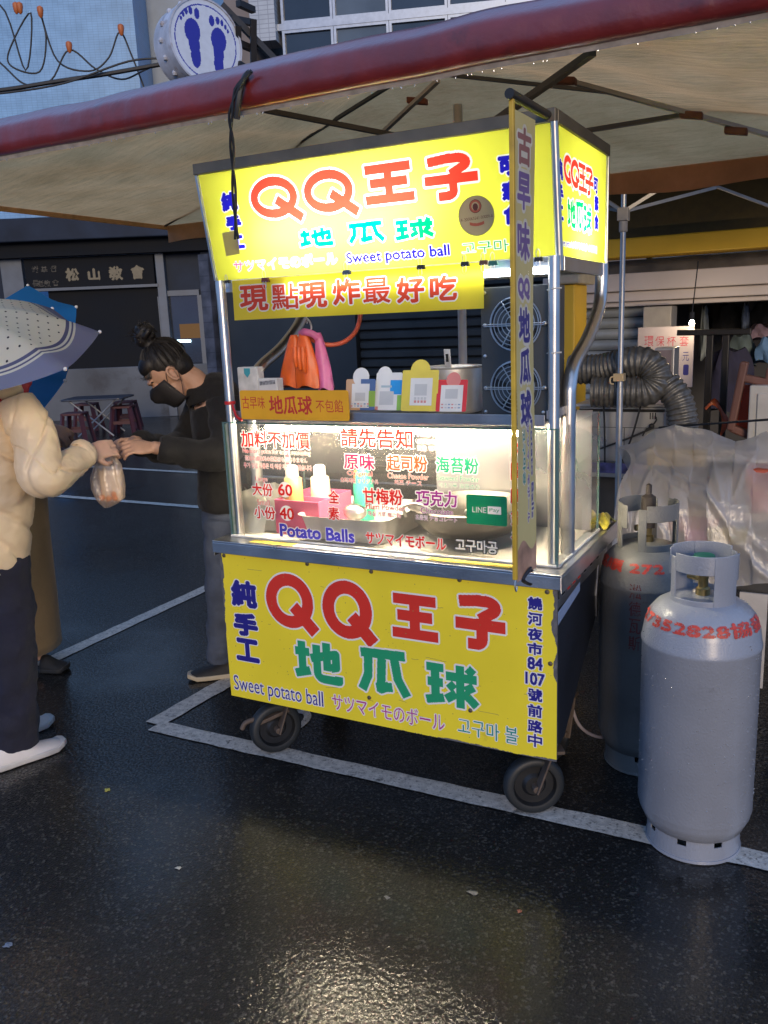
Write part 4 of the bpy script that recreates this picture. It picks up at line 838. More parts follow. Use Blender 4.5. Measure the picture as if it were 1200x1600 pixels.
card('red payment card beside the yellow one on the shelf', .808, .910, 1.398, .110, [cc('red', (.58, .03, .03))], R(14), [(.14, .86, .0, .82, PW), (.28, .70, .40, .70, PGy)]+dots(.10, 6)+dots(.20, 6), bump_=(.054, .098, .024, cc('pinkish', (.60, .20, .17))))
# pot with ladle behind the cards
PSH = mat('aluminium_pot', (.68, .66, .62), .42, .6, var=.1, scale=20)
pc = Vector((.80, .275, 1.279)); pot = thing('steel_pot', pc, 'round steel pot on the shelf behind the red card', 'pot')
m = MB(); m.lathe([(.02, .002), (.088, .002), (.094, .01), (.098, .143), (.103, .148), (.098, .150), (.093, .143), (.090, .012), (.02, .008)], 40, pc); m.build('pot_body', PSH, pot, smooth=True)
ld = thing('ladle', pc+Vector((0, 0, .02)), 'flat steel ladle handle sticking up out of the pot', 'ladle'); m = MB(); m.bar(pc+Vector((.0, -.02, .02)), pc+Vector((.0, -.045, .205)), .022, .004, up=(0, 1, 0)); m.build('handle', PSH, ld, bevel=.001)
m = MB(); m.ball(pc+Vector((0, -.015, .03)), (.03, .03, .015), 12); m.build('bowl', PSH, ld, smooth=True); m = MB(); m.bar(pc+Vector((0, -.0425, .165)), pc+Vector((0, -.0448, .19)), .008, .0052, up=(0, 1, 0)); m.build('handle_slot', mat('slot_dark', (.006, .006, .006), .8), ld)
# boxes left on shelf
m = MB(); m.box(.024, .112, .15, .19, 1.279, 1.442); t = m.build('tissue_pack', mat('pack_white', (.55, .54, .50), .45, var=.2, scale=25), None, bevel=.004); tag(t, 'white upright packet with a teal mark at the left end of the shelf', 'packet')
ORG[t.name] = Vector((0, 0, 0)); m = MB(); m.prism([(.055, 1.438), (.055, 1.42), (.068, 1.405), (.081, 1.42), (.081, 1.438)], lambda u, v, w: (u, w, v), .1488, .1496); m.build('teal_mark', mat('teal_mark', (.05, .30, .36), .4), t)
m = MB(); m.box(.116, .195, .145, .185, 1.279, 1.402); t = m.build('small_carton', mat('carton_white', (.60, .58, .54), .5, var=.08), None, bevel=.003); tag(t, 'short white carton between the white packet and the hanging gloves', 'carton')
m = MB(); m.add([(.122, .1444, 1.378), (.188, .1444, 1.383), (.188, .1444, 1.397), (.122, .1444, 1.392)], [(0, 1, 2, 3)]); m.build('printed_band', mat('grey_print', (.22, .22, .22), .5, var=.6, scale=120), t)
# rubber gloves on a hanger
RO = mat('orange_rubber', (.72, .12, .012), .42, var=.15, scale=20, bump=.3, bscale=40); RP = mat('pink_rubber', (.66, .16, .36), .42, var=.12, scale=20, bump=.3, bscale=40)
def hglove(label, mat_, cx, cy, ztop, w_, h_, rot, fold):
    t = thing('rubber_glove', (cx, cy, ztop), label, 'glove', 'rubber gloves hanging in the cart')
    m = MB(); nU = 26; rings = []
    for i in range(12):
        f = i/11; ww = w_*(.32+.68*min(1, f*1.5)**.7); ring = []
        for k in range(nU):
            a = 2*math.pi*k/nU; fl = 1+.10*math.sin(a*5+f*3)*f
            ring.append(Vector((cx+ww/2*math.cos(a)*fl+rot*f*.03, cy+.026*math.sin(a)*fl*(.5+.5*f), ztop-h_*f+.006*math.sin(a*3)*f)))
        rings.append(ring)
    m.rings(rings); m.build('cuff', mat_, t, smooth=True)
    if fold:
        m = MB()
        for k in range(3): x = cx-.02+k*.017; m.tube([(x, cy-.028, ztop-h_*.25), (x+.003, cy-.034, ztop-h_*.45), (x+.002, cy-.03, ztop-h_*.62-.01*k)], [.008, .011, .007], 8)
        m.build('folded_fingers', mat_, t, smooth=True)
hglove('orange rubber glove hanging on the left of the bunch', RO, .155, .33, 1.545, .085, .185, -1, False)
hglove('orange rubber glove hanging in front with its fingers folded', RO, .205, .315, 1.55, .095, .19, .3, True)
hglove('pink rubber glove hanging on the right of the bunch', RP, .255, .335, 1.55, .06, .20, .8, False)
t = thing('glove_hanger', (.21, .34, 1.56), 'white wire hanger holding the rubber gloves', 'hanger'); WWH = mat('white_wire', (.6, .58, .55), .5)
m = MB(); m.tube(bez([(.155, .33, 1.535), (.19, .335, 1.55), (.225, .335, 1.56), (.222, .34, 1.585), (.205, .345, 1.60), (.195, .36, 1.585)], 5), .0035, 6); m.build('hook', WWH, t, smooth=True)
m = MB(); m.tube(bez([(.19, .315, 1.548), (.22, .30, 1.555), (.25, .31, 1.545), (.262, .32, 1.53)], 5), .012, 8, flat=.5); m.build('pink_wrap', RP, t, smooth=True)
# orange gas hose
m = MB(); m.tube(bez([Yp(564, 470, .4), Yp(563, 492, .4), Yp(556, 517, .4), Yp(538, 534, .4), Yp(515, 539, .38), Yp(494, 534, .36), Yp(475, 522, .36)], 6), .0085, 10)
tag(m.build('gas_hose', mat('red_orange_hose', (.62, .12, .06), .4), None, smooth=True), 'salmon red hose looping down beside the rubber gloves', 'hose')
# inside the glass case
ZI = ZC+.004
def pot_wok():
    c = Vector((.84, .30, ZI)); t = thing('wok', c, 'big steel wok with loop handles inside the glass case on the right', 'wok'); D_ = mat('dark_wok', (.10, .09, .08), .35, .8, var=.3, scale=8)
    m = MB(); m.lathe([(.03, .002), (.09, .006), (.15, .03), (.19, .07), (.205, .115), (.212, .117), (.205, .121), (.185, .075), (.145, .036), (.09, .012), (.03, .008)], 44, c); m.build('bowl', D_, t, smooth=True)
    for sx in (-1, 1):
        m = MB(); m.tube(bez([c+Vector((sx*.11-.05, -.165, .10)), c+Vector((sx*.11-.045, -.19, .135)), c+Vector((sx*.11, -.195, .15)), c+Vector((sx*.11+.045, -.19, .135)), c+Vector((sx*.11+.05, -.165, .10))], 5), .006, 8); m.build('handle', CHROME, t, smooth=True)
pot_wok()
c = Vector((.455, .255, ZI)); tr = thing('steel_tray', c, 'shallow steel tray under the lamp inside the glass case', 'tray'); m = MB()
def rr3(w_, h_, r_, z): return [c+Vector((x, y, z)) for x, y in rrect(w_, h_, r_, 4)]
m.rings([rr3(.30, .30, .03, .002), rr3(.34, .34, .035, .085), rr3(.36, .36, .04, .087), rr3(.335, .335, .035, .083), rr3(.295, .295, .03, .008)], caps=False); f_ = rr3(.295, .295, .03, .008); m.add(f_, [tuple(range(len(f_)))]); m.build('tray_body', PSH, tr, smooth=True, ang=50)
sp = thing('steel_scoop', (.45, .18, ZI+.09), 'steel scoop resting on the tray, rim shining', 'scoop'); m = MB(); m.ball((.455, .19, ZI+.085), (.045, .03, .03), 16); m.build('cup', CHROME, sp, smooth=True); m = MB(); m.tube([(.48, .2, ZI+.095), (.56, .27, ZI+.12)], .006, 8); m.build('handle', CHROME, sp, smooth=True)
PK = mat('pink_plastic', (.62, .09, .20), .4, var=.08)
bx = thing('pink_organiser', (.25, .22, ZI), 'pink plastic divided box inside the glass case on the left', 'box'); m = MB(); x0, x1, y0, y1, z0, z1 = .16, .345, .13, .36, ZI+.001, ZI+.125
m.box(x0, x1, y0, y1, z0, z0+.005)
for a in ((x0, x1, y0, y0+.004), (x0, x1, y1-.004, y1), (x0, x0+.004, y0+.0045, y1-.0045), (x1-.004, x1, y0+.0045, y1-.0045), (x0+.0045, x1-.0045, y0+.08, y0+.083), (x0+.0045, x1-.0045, y0+.155, y0+.158)): m.box(a[0], a[1], a[2], a[3], z0+.006, z1)
m.build('tub', PK, bx, bevel=.001)
def bottle(x, y, z, h, r, body, cap, label, conical=False):
    t = thing('seasoning_bottle', (x, y, z), label, 'bottle', 'bottles in the glass case'); m = MB(); m.lathe([(.005, 0), (r, .002), (r, h*.55), (r*(.55 if conical else .92), h*.8), (r*.5, h*.84)], 22, (x, y, z), caps=True); m.build('bottle_body', body, t, smooth=True, ang=60)
    m = MB(); m.lathe([(r*.62, h*.82), (r*.60, h*.97), (r*.4, h), (.003, h)], 20, (x, y, z), caps=True); m.build('cap', cap, t, smooth=True)
WC = mat('white_cap', (.72, .70, .66), .4, var=.05)
bottle(.215, .175, ZI+.008, .235, .034, mat('orange_powder', (.62, .32, .10), .4, var=.2, scale=15), WC, 'tall bottle of orange powder in the pink box')
bottle(.275, .26, ZI+.008, .225, .036, mat('cream_powder', (.66, .55, .36), .4, var=.15, scale=15), WC, 'cream coloured powder bottle behind the orange one')
bottle(.375, .40, ZI+.002, .25, .038, mat('green_plastic', (.03, .38, .22), .35, var=.08), WC, 'bright green squeeze bottle with white cap by the pink box', True)
bottle(.33, .47, ZI+.002, .22, .033, mat('orange_plastic', (.62, .22, .05), .4, var=.1), WC, 'orange bottle at the back of the glass case')
# paper bags bunch, lower left of the case
BAG = mixmat('clear_bag_film', [('Transparent', (.95, .95, .93), .45), ('Translucent', (.85, .82, .72), .35), ('Diffuse', (.85, .83, .75), .2)], gloss=.12, grough=.2, bump=.8, bscale=25)
bg_ = thing('plastic_bag_bunch', (.11, .16, ZI), 'bunch of clear plastic bags at the left end inside the case', 'bags'); m = MB()
rg = np.random.default_rng(5)
for k in range(7):
    x, y = .075+.02*k*.6, .10+.02*k; a = rg.uniform(-.4, .4); P = []
    for i in range(7):
        row = []
        for j in range(6): u_, v_ = (j/5-.5)*.10, i/6*.16; row.append(Vector((x+u_*math.cos(a)+rg.normal(0, .004), y+u_*math.sin(a)+rg.normal(0, .004)+.02*math.sin(v_*20+k), ZI+.003+v_*rg.uniform(.9, 1.05))))
        P.append(row)
    m.grid(P)
m.build('bag_film', BAG, bg_, smooth=True)
bl = thing('hanging_price_strip', (.12, .25, 1.0), 'narrow printed strip hanging at the left inside the glass case', 'strip'); m = MB(); m.box(.098, .124, .30, .302, .98, 1.27); m.build('strip', mat('strip_pale', (.50, .46, .44), .5, var=.2), bl)
m = MB()
for k in range(5): m.box(.103, .119, .2990, .2995, 1.0+k*.05, 1.03+k*.05)
m.build('print_marks', mat('strip_plum', (.26, .08, .12), .5), bl)
# steel splash plate at the back right of the case
m = MB(); m.box(.62, 1.195, .52, .526, ZC+.003, 1.262); m.build('back_plate', mat('splash_steel', (.42, .42, .43), .3, .9, var=.2, scale=4, rvar=.15), cart)
# yellow cloth on the counter corner
def blobcloth(o_, w_, d_, h_, seed, n=22):
    rg = np.random.default_rng(seed); P = []; ph = rg.uniform(0, 6, 6)
    for i in range(n):
        row = []
        for j in range(n):
            u_, v_ = i/(n-1)*2-1, j/(n-1)*2-1; e_ = max(0, 1-(u_*u_+v_*v_)*.62)
            z = h_*e_**.6*(.55+.45*math.sin(u_*5+ph[0]+v_*3)*math.sin(v_*4+ph[1]))+.004+.008*math.sin(u_*9+ph[2])*math.sin(v_*8+ph[3])*e_
            row.append(Vector(o_)+Vector((u_*w_/2*(1+.1*math.sin(v_*4+ph[4])), v_*d_/2*(1+.1*math.sin(u_*5+ph[5])), max(.002, z))))
        P.append(row)
    return MB().grid(P)
tag(blobcloth((1.185, .615, ZC), .11, .13, .05, 4).build('cleaning_cloth', mat('yellow_microfibre', (.66, .56, .05), .9, var=.2, scale=60, bump=.8, bscale=220, sheen=.4), None, smooth=True, solid=.004), 'crumpled yellow cleaning cloth on the right rear corner of the counter', 'cloth')
# ------------------------------------------------------------------ tent over the cart
TX0, TX1, TY0, TY1, TZ = -1.80, 2.30, -.10, 1.95, 2.215
tent = thing('market_tent', (.2, .9, 0), 'tan canvas market tent with a glossy maroon front edge over the cart', 'tent')
def canvas_mat():
    m = bpy.data.materials.new('tan_canvas'); m.use_nodes = True; n = m.node_tree.nodes; l = m.node_tree.links; n.clear(); o = n.new('ShaderNodeOutputMaterial'); tc = n.new('ShaderNodeTexCoord')
    def nz(sc, det, ro, st=None):
        q = n.new('ShaderNodeTexNoise'); q.inputs['Scale'].default_value = sc; q.inputs['Detail'].default_value = det; q.inputs['Roughness'].default_value = ro
        mp = n.new('ShaderNodeMapping'); mp.inputs['Scale'].default_value = st or (1, 1, 1); l.new(tc.outputs['Object'], mp.inputs[0]); l.new(mp.outputs[0], q.inputs['Vector']); return q
    a = nz(2.2, 8, .68); rp = n.new('ShaderNodeValToRGB'); rp.color_ramp.elements[0].position = .32; rp.color_ramp.elements[1].position = .68; rp.color_ramp.elements[0].color = (.70, .66, .60, 1); rp.color_ramp.elements[1].color = (1, 1, 1, 1); l.new(a.outputs['Fac'], rp.inputs[0])
    sh = []
    for kind, c in (('Diffuse', (.80, .59, .41, 1)), ('Translucent', (1, .55, .23, 1))):
        mx = n.new('ShaderNodeMixRGB'); mx.blend_type = 'MULTIPLY'; mx.inputs[0].default_value = 1; mx.inputs[2].default_value = c; l.new(rp.outputs[0], mx.inputs[1]); b = n.new('ShaderNodeBsdf'+kind); l.new(mx.outputs[0], b.inputs[0]); sh.append(b)
    w_ = nz(7, 6, .6, (1, 3.5, 1)); bu = n.new('ShaderNodeBump'); bu.inputs['Strength'].default_value = .9; bu.inputs['Distance'].default_value = .02; l.new(w_.outputs['Fac'], bu.inputs['Height'])
    for b in sh: l.new(bu.outputs[0], b.inputs['Normal'])
    mx = n.new('ShaderNodeMixShader'); mx.inputs[0].default_value = .68; l.new(sh[0].outputs[0], mx.inputs[1]); l.new(sh[1].outputs[0], mx.inputs[2]); l.new(mx.outputs[0], o.inputs[0]); return m
CANV = canvas_mat()
MAR = mat('maroon_vinyl', (.15, .013, .011), .38, 0, var=.2, scale=9, rvar=.1, coat=.8, coat_r=.26, bump=.7, bscale=30, dirt=((.05, .008, .008), 5, .6))
PKX, PKY, PKZ = .35, 1.0, 2.60
def tz(x, y):
    fx = min((x-TX0)/(PKX-TX0), (TX1-x)/(TX1-PKX)); fy = min((y-TY0)/(PKY-TY0), (TY1-y)/(TY1-PKY)); f = max(0, min(fx, fy))
    return TZ+(PKZ-TZ)*f-.05*math.sin(math.pi*min(1, f))-.014*math.sin(x*7+y*3)*f-.010*math.sin(x*15-y*6+2*math.sin(y*3))*f-.006*math.sin(y*19+x*4)*f
m = MB(); nx_, ny_ = 140, 80
m.grid([[Vector((TX0+(TX1-TX0)*i/nx_, TY0+(TY1-TY0)*j/ny_, tz(TX0+(TX1-TX0)*i/nx_, TY0+(TY1-TY0)*j/ny_))) for j in range(ny_+1)] for i in range(nx_+1)])
m.build('canopy', CANV, tent, smooth=True, ang=180)
prof = [(.000, -.016), (-.014, -.013), (-.024, -.004), (-.029, .02), (-.031, .045), (-.029, .062), (-.020, .074), (-.004, .085), (.014, .097), (.034, .110), (.056, .122), (.09, .126)]
m = MB(); n_ = 300; rv = np.random.default_rng(12); pk_ = np.convolve(rv.normal(0, 1, n_+40), np.hanning(7)/3, 'same'); pk2 = np.convolve(rv.normal(0, 1, n_+40), np.hanning(25)/6, 'same')
m.rings([[Vector((TX0-.03+(TX1-TX0+.06)*i/n_, TY0+y-.0028*pk_[i]*(1-abs(z-.04)/.09)-.002*pk2[i+9], TZ+z*(1+.025*pk2[i])+.0018*pk2[i])) for y, z in prof] for i in range(n_+1)], caps=False, closed=False); m.build('front_valance', MAR, tent, smooth=True, ang=180, solid=.004)
m = MB(); m.grid([[Vector((TX0-.03+(TX1-TX0+.06)*i/n_, TY0+dy, TZ-.012+dz+.0018*pk2[i]+.0006*pk_[i])) for dy, dz in ((.004, -.016), (-.004, -.001))] for i in range(n_+1)]); m.build('hem_seam', mat('pale_hem', (.34, .30, .27), .6, var=.25, scale=30), tent, solid=.003)
m = MB(); DROP = mat('water_drop', (.75, .78, .82), .05, 0, var=0, rvar=0)
for k in range(46):
    x = rnd.uniform(-.8, 1.75); m.ball((x, TY0+.002, TZ-.030-rnd.uniform(0, .003)), (.0018, .0018, .0028), 8)
tag(m.build('water_drops', mixmat('clear_drop', [('Transparent', (.9, .9, .9), .6), ('Diffuse', (.6, .6, .6), .4)], gloss=.3, grough=.05), tent, smooth=True), kind='stuff')
m = MB(); m.grid([[Vector((TX0, TY0+(TY1-TY0)*j/20, TZ-dz)) for dz in (0, .025)] for j in range(21)]); m.build('side_hem', CANV, tent, solid=.003)
m = MB(); m.grid([[Vector((TX0+(TX1-TX0)*j/40, TY1, TZ-dz+.01*math.sin(j*.8)*dz/.1)) for dz in (0, .10)] for j in range(41)]); m.build('rear_hem', CANV, tent, solid=.003)
IRON = mat('tent_steel', (.085, .085, .085), .5, .4, var=.25, scale=6, dirt=((.16, .07, .04), 9, .66)); IRL = mat('tent_alloy', (.36, .35, .33), .45, .4, var=.15); RUSTB = mat('rusty_bracket', (.14, .05, .03), .8, var=.4, scale=20)
def tbar(a, b, w_=.016, mt=IRON): q = MB(); q.bar(a, b, w_, w_*.8); return q.build('frame_bar', mt, tent)
tbar((TX0, TY0+.02, TZ), (PKX, PKY, PKZ-.06)); tbar((TX1, TY0+.02, TZ), (PKX, PKY, PKZ-.06)); tbar((TX0, TY1-.02, TZ), (PKX, PKY, PKZ-.06)); tbar((TX1, TY1-.02, TZ), (PKX, PKY, PKZ-.06))
tbar(Yp(408, 171, .35), Yp(640, 216, .72), .020); pq = Yp(722, 500, 1.25); q = MB(); q.tube([(pq.x, 1.25, 0), (pq.x, 1.25, tz(pq.x, 1.25)-.01)], .019, 14); q.build('leg', mat('cream_pole', (.50, .47, .42), .4, .3, var=.1), tent, smooth=True); tbar(Yp(772, 190, .55), Yp(926, 82, .15), .022)
tbar(Yp(880, 124, .5), Yp(1205, 212, .95), .016, IRL); tbar(Yp(905, 206, .9), Yp(1072, 179, .78), .018); tbar(Yp(600, 205, .9), Yp(684, 126, .5), .016, IRL)
for px, py, yy in ((1080, 180, .765), (882, 126, .5), (652, 158, .7), (1150, 205, .87)):
    q = MB(); c = Yp(px, py, yy); q.obox(c, (.07, .01, -.012), (0, .03, 0), (0, 0, .022)); q.build('bracket', RUSTB, tent, bevel=.004)
for xx, yy in ((TX0+.02, TY0+.03), (TX1-.02, TY1-.03)):
    q = MB(); q.bar((xx, yy, 0), (xx, yy, TZ), .035, .035); q.build('leg', IRL, tent)
# black cord tied over the valance
m = MB(); pts = [Yp(392, 112, -.15), Yp(372, 140, -.155), Yp(362, 180, -.152), Yp(364, 230, -.13), Yp(367, 300, -.10), Yp(371, 374, -.08)]
for dx in (-.006, .006): m.tube(bez([p+Vector((dx*(1 if i % 2 else -1), -.004, 0)) for i, p in enumerate(pts)], 5), [.0065]*6+[.0045]*20, 6)
q = [Yp(398, 112, -.06), Yp(384, 118, -.13), Yp(374, 150, -.156), Yp(370, 186, -.15)]
m.tube(bez(q, 5), .009, 6); tag(m.build('tie_cord', WIRE, None, smooth=True), 'twisted black cord tied over the maroon edge and hanging before the sign', 'cord')
# ------------------------------------------------------------------ second tent and shop on the right
t2 = thing('rear_tent', (.86, 2.6, 0), 'dark canvas tent on a thin steel pole behind the cart', 'tent')
px_, py_ = .80, 2.75; ztop = 2.62
m = MB(); DKC = mixmat('dark_canvas', [('Diffuse', (.07, .065, .06), .9), ('Translucent', (.08, .07, .06), .1)], gloss=.03, grough=.5)
m.grid([[Vector((-.6+.35*i, 2.05+.42*j, 2.42+.06*math.sin(i*1.3)+(.10*j if j < 4 else .4-.10*(j-4)))) for j in range(9)] for i in range(11)]); m.build('canopy', DKC, t2, smooth=True)
b0 = Vector((px_, py_, 0)); m = MB(); m.tube([b0, b0+Vector((0, 0, 1.15))], .019, 14); m.tube([b0+Vector((0, 0, 1.15)), b0+Vector((0, 0, 2.5))], .016, 14); m.build('pole', mat('galvanised_pole', (.42, .43, .44), .4, .8, var=.15, scale=12), t2, smooth=True)
zj = Yp(980, 330, py_).z; m = MB(); m.box(px_-.03, px_+.03, py_-.03, py_+.03, zj-.05, zj+.02); m.tube([b0+Vector((0, 0, zj-.11)), b0+Vector((0, 0, zj-.05))], .024, 12); m.build('slider_joint', mat('grey_plastic', (.40, .38, .35), .5), t2, bevel=.004)
for tgt in ((1080, 265, py_+.1), (1118, 293, py_+.5), (935, 305, py_+.1), (935, 322, py_+.5)):
    q = MB(); q.bar(b0+Vector((0, 0, zj)), Yp(*tgt), .014, .018); q.build('brace', IRL, t2)
q = MB(); q.bar(Yp(1040, 262, 3.2), Yp(1210, 325, 3.6), .012, .016); q.build('ridge_bar', IRL, t2)
zk = Yp(972, 590, py_).z; q = MB(); q.box(px_-.035, px_+.025, py_-.03, py_+.03, zk-.02, zk+.025); q.tube(bez([(px_-.03, py_-.03, zk+.01), (px_-.05, py_-.03, zk), (px_-.05, py_-.03, zk-.03), (px_-.03, py_-.03, zk-.035)], 3), .006, 6); q.build('clip', mat('tan_plastic', (.45, .36, .22), .5), t2, bevel=.004)
# shop front, parallel to the cart
SHY = 5.0; shop = thing('shop_front', (1., SHY, 0), 'shop with a yellow beam, grey lintel and lit clothes inside, right of the cart', 'shop')
YBM = mat('yellow_beam', (.66, .42, .03), .5, var=.12, scale=2); GLT = mat('grey_lintel', (.56, .51, .50), .5, var=.1, scale=2); SHUT = mat('roller_shutter_grey', (.34, .36, .36), .45, .3, var=.15, scale=5)
def Sz(py, px=1050, y=SHY): return Yp(px, py, y).z
def Sx(px, py=500, y=SHY): return Yp(px, py, y).x
xl = -1.55
m = MB(); m.box(-.1, 5, SHY-.35, SHY-.03, Sz(401), Sz(372)); m.build('yellow_beam', YBM, shop, bevel=.01)
m = MB(); m.box(-.1, 5, SHY-.28, SHY+.1, Sz(372)+.003, Sz(372)+1.2); m.build('upper_wall', mat('dark_ochre_wall', (.10, .07, .02), .7, var=.2), shop)
m = MB(); m.box(-.1, 5, SHY+.02, SHY+.1, Sz(424), Sz(401)-.003); m.build('transom_panel', mat('frosted_panel', (.16, .14, .11), .4, var=.4, scale=6), shop)
m = MB(); m.box(-.3, 5, SHY-.20, SHY+.1, Sz(452), Sz(424)-.002); m.box(-.3, 5, SHY-.14, SHY+.1, Sz(468), Sz(452)-.003); m.box(-.3, 5, SHY-.08, SHY+.1, Sz(476), Sz(468)-.003); m.build('lintel', GLT, shop, bevel=.008)
YC0, YC1 = Xp(885, 500, 1.2), 0
x0, x1 = Yp(873, 560, 3.9).x, Yp(897, 560, 3.9).x
m = MB(); m.box(x0, x1, 3.9, 4.25, 0, Yp(880, 445, 3.9).z); m.build('yellow_column', YBM, shop, bevel=.01)
m = MB(); m.box(x0-.03, x1+.05, 3.86, 4.3, Yp(880, 445, 3.9).z+.002, Yp(880, 420, 3.9).z); m.build('column_cap', mat('cream_cap', (.45, .42, .34), .5), shop, bevel=.015)
# light shutter: each slat a rounded bar
xs0, xs1 = Sx(897), Sx(1012)
for k in range(16):
    z = Sz(484)-.09*k
    if z < .3: break
    q = MB(); q.tube([(xs0, SHY+.06, z), (xs1, SHY+.06, z)], .043, 10, flat=.6); q.build('shutter_slat', SHUT, shop, smooth=True)
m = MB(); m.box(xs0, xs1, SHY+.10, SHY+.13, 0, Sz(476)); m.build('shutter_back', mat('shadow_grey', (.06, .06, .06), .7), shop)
m = MB(); m.box(xs1, 4.8, 7.2, 7.3, 0, 2.6); m.box(xs1+.002, 4.8, SHY+.2, 7.2, Sz(476)+.002, Sz(476)+.05); m.box(xs1-.05, xs1, SHY+.14, 7.2, 0, 2.6); m.build('interior', mat('shop_interior', (.06, .06, .065), .7, var=.3, scale=2), shop)
m = MB(); zz_ = Yp(1110, 462, 6.2).z; m.tube([(Sx(1040), 6.2, zz_), (Sx(1240), 6.2, zz_)], .02, 8); m.build('ceiling_tube', emit('shop_tube', (.85, .95, 1), 30), shop)
bxz0, bxz1 = Sz(523), Sz(478); m = MB(); m.box(Sx(1013), Sx(1056), SHY-.22, SHY+.05, bxz0, bxz1); tag(m.build('meter_box', mat('meter_cream', (.36, .34, .31), .5, var=.08), None, bevel=.008), 'plain grey cream box on the wall above the cup sleeve sign', 'box')
bp = Yp(1081, 505, 4.1); lb_ = thing('bare_bulb', bp, 'small warm lit bulb hanging over the cup sleeve sign', 'lamp')
m = MB(); m.ball(bp, (.017, .017, .022), 12); m.build('bulb', emit('warm_bulb', (1, .76, .46), 300), lb_, smooth=True); m = MB(); m.tube([bp+Vector((0, 0, .03)), bp+Vector((0, 0, .075))], .016, 10); m.tube([bp+Vector((0, 0, .075)), bp+Vector((.02, .05, .42))], .004, 6); m.build('socket', WIRE, lb_)
# cup sleeve sign
sy = 4.3; PU = Plane((Yp(996, 560, sy).x, sy, Yp(1030, 605, sy).z), (1, 0, 0), (0, 0, 1)); ww_, hh_ = Yp(1083, 560, sy).x-PU.o.x, Yp(1030, 511, sy).z-PU.o.z
sg = thing('cup_sleeve_sign', PU.o, 'lilac white board with red characters and a blue number, behind the silver duct', 'sign'); SW = mat('sign_lilac', (.42, .38, .42), .5, var=.06); SR = mat('sign_crimson', (.42, .05, .08), .5); SBl = mat('sign_navy', (.03, .03, .20), .5)
pr = Print(ww_, hh_, .003, SW)
for ch, x in zip('環保杯套', (1014, 1031, 1049, 1069)): pr.line(PU, ch, (x-7.5, 533), (x+7.5, 533), 17, SR, None, .002)
pr.line(PU, '元', (1066, 557), (1077, 557), 15, SBl, None, .002); pr.line(PU, '1', (1067, 578), (1076, 578), 17, SBl, None, .006)
pr.build('printed_face', lambda u, v: PU.at(u, v), sg); m = MB(); m.box(PU.o.x, PU.o.x+ww_, sy+.002, sy+.02, PU.o.z, PU.o.z+hh_); m.build('board', SW, sg)
# clothes inside the shop
def garment(label, px0, px1, py0, py1, y, col, seed, kind='garment'):
    a, b = Yp(px0, py1, y), Yp(px1, py0, y); rg = np.random.default_rng(seed); m = MB(); rings = []
    cx, w_ = (a.x+b.x)/2, (b.x-a.x)/2; ph = rg.uniform(0, 6, 4)
    for i in range(14):
        f = i/13; z = b.z+(a.z-b.z)*f; ring = []; ww = w_*(.55+.45*min(1, f*2.2)**.8)
        for k in range(24): t_ = 2*math.pi*k/24; s_ = 1+.14*math.sin(t_*4+ph[0]+f*3)+.08*math.sin(t_*7+ph[1]-f*5); ring.append(Vector((cx+ww*math.cos(t_)*s_, y+.10*math.sin(t_)*s_, z+.02*math.sin(t_*3+ph[2]))))
        rings.append(ring)
    m.rings(rings); o = m.build(kind, mat('cloth_%d' % seed, col, .8, var=.25, scale=9, bump=.4, bscale=30), None, smooth=True); tag(o, label, 'clothes', 'clothes hanging in the shop')
garment('black garment hanging highest in the lit shop', 1108, 1160, 474, 520, 6.6, (.012, .013, .015), 11)
garment('pale blue patterned garment between two black ones', 1157, 1172, 474, 525, 6.5, (.30, .38, .52), 12)
garment('black garment at the far right of the lit shop', 1174, 1215, 470, 516, 6.5, (.012, .012, .013), 13)
garment('grey teal jacket bulging in the middle of the shop', 1138, 1182, 522, 570, 6.0, (.10, .14, .15), 14)
garment('bright blue jacket at the right of the shop', 1180, 1225, 528, 565, 5.9, (.12, .25, .48), 15)
garment('pink checked shirt peeping above the blue jacket', 1168, 1212, 508, 530, 6.3, (.45, .32, .40), 16)
garment('white cloth draped on the post left of the black clothes', 1093, 1108, 480, 560, 6.1, (.42, .48, .48), 17)
garment('dark sequinned dress with pale collar in the shop', 1100, 1180, 545, 640, 5.7, (.02, .02, .05), 18)
# black T stand
st = thing('clothes_rail', Yp(1130, 700, 4.0), 'black steel T-shaped rail stand in front of the lit shop', 'rail'); BK = mat('black_tube', (.02, .018, .016), .45, .4, var=.2)
m = MB(); m.bar(Yp(1058, 520, 4.), Yp(1174, 518, 4.), .04); m.build('crossbar', BK, st, bevel=.006)
for x in (1110, 1135):
    m = MB(); a = Yp(x, 522, 4.02); m.bar(a, Vector((a.x, 4.02, .0)), .045); m.build('upright', BK, st, bevel=.006)
# wooden chair back, red panel, white cabinet
ch_ = thing('wooden_chair', Yp(1150, 690, 3.7), 'worn reddish wooden chair turned on its side by the white cabinet', 'chair'); WD = mat('red_brown_wood', (.16, .075, .06), .55, var=.3, scale=8, stretch=(1, 1, .2))
for a, b, w_ in (((1164, 565), (1142, 672), .09), ((1160, 590), (1212, 600), .08), ((1142, 668), (1172, 680), .08), ((1205, 575), (1200, 600), .07)): q = MB(); q.bar(Yp(*a, 3.7), Yp(*b, 3.7), w_, .05); q.build('frame_member', WD, ch_, bevel=.012)
m = MB(); a = Yp(1148, 602, 3.78); b = Yp(1168, 672, 3.78); m.prism([(Yp(1158, 600, 3.78).x, a.z), (Yp(1172, 600, 3.78).x, a.z), (Yp(1170, 668, 3.78).x, b.z), (Yp(1148, 664, 3.78).x, b.z)], lambda u, v, w: (u, w, v), 3.78, 3.82); tag(m.build('red_crate_panel', mat('red_orange_plastic', (.55, .06, .015), .45), None), 'red orange plastic panel behind the wooden chair', 'panel')
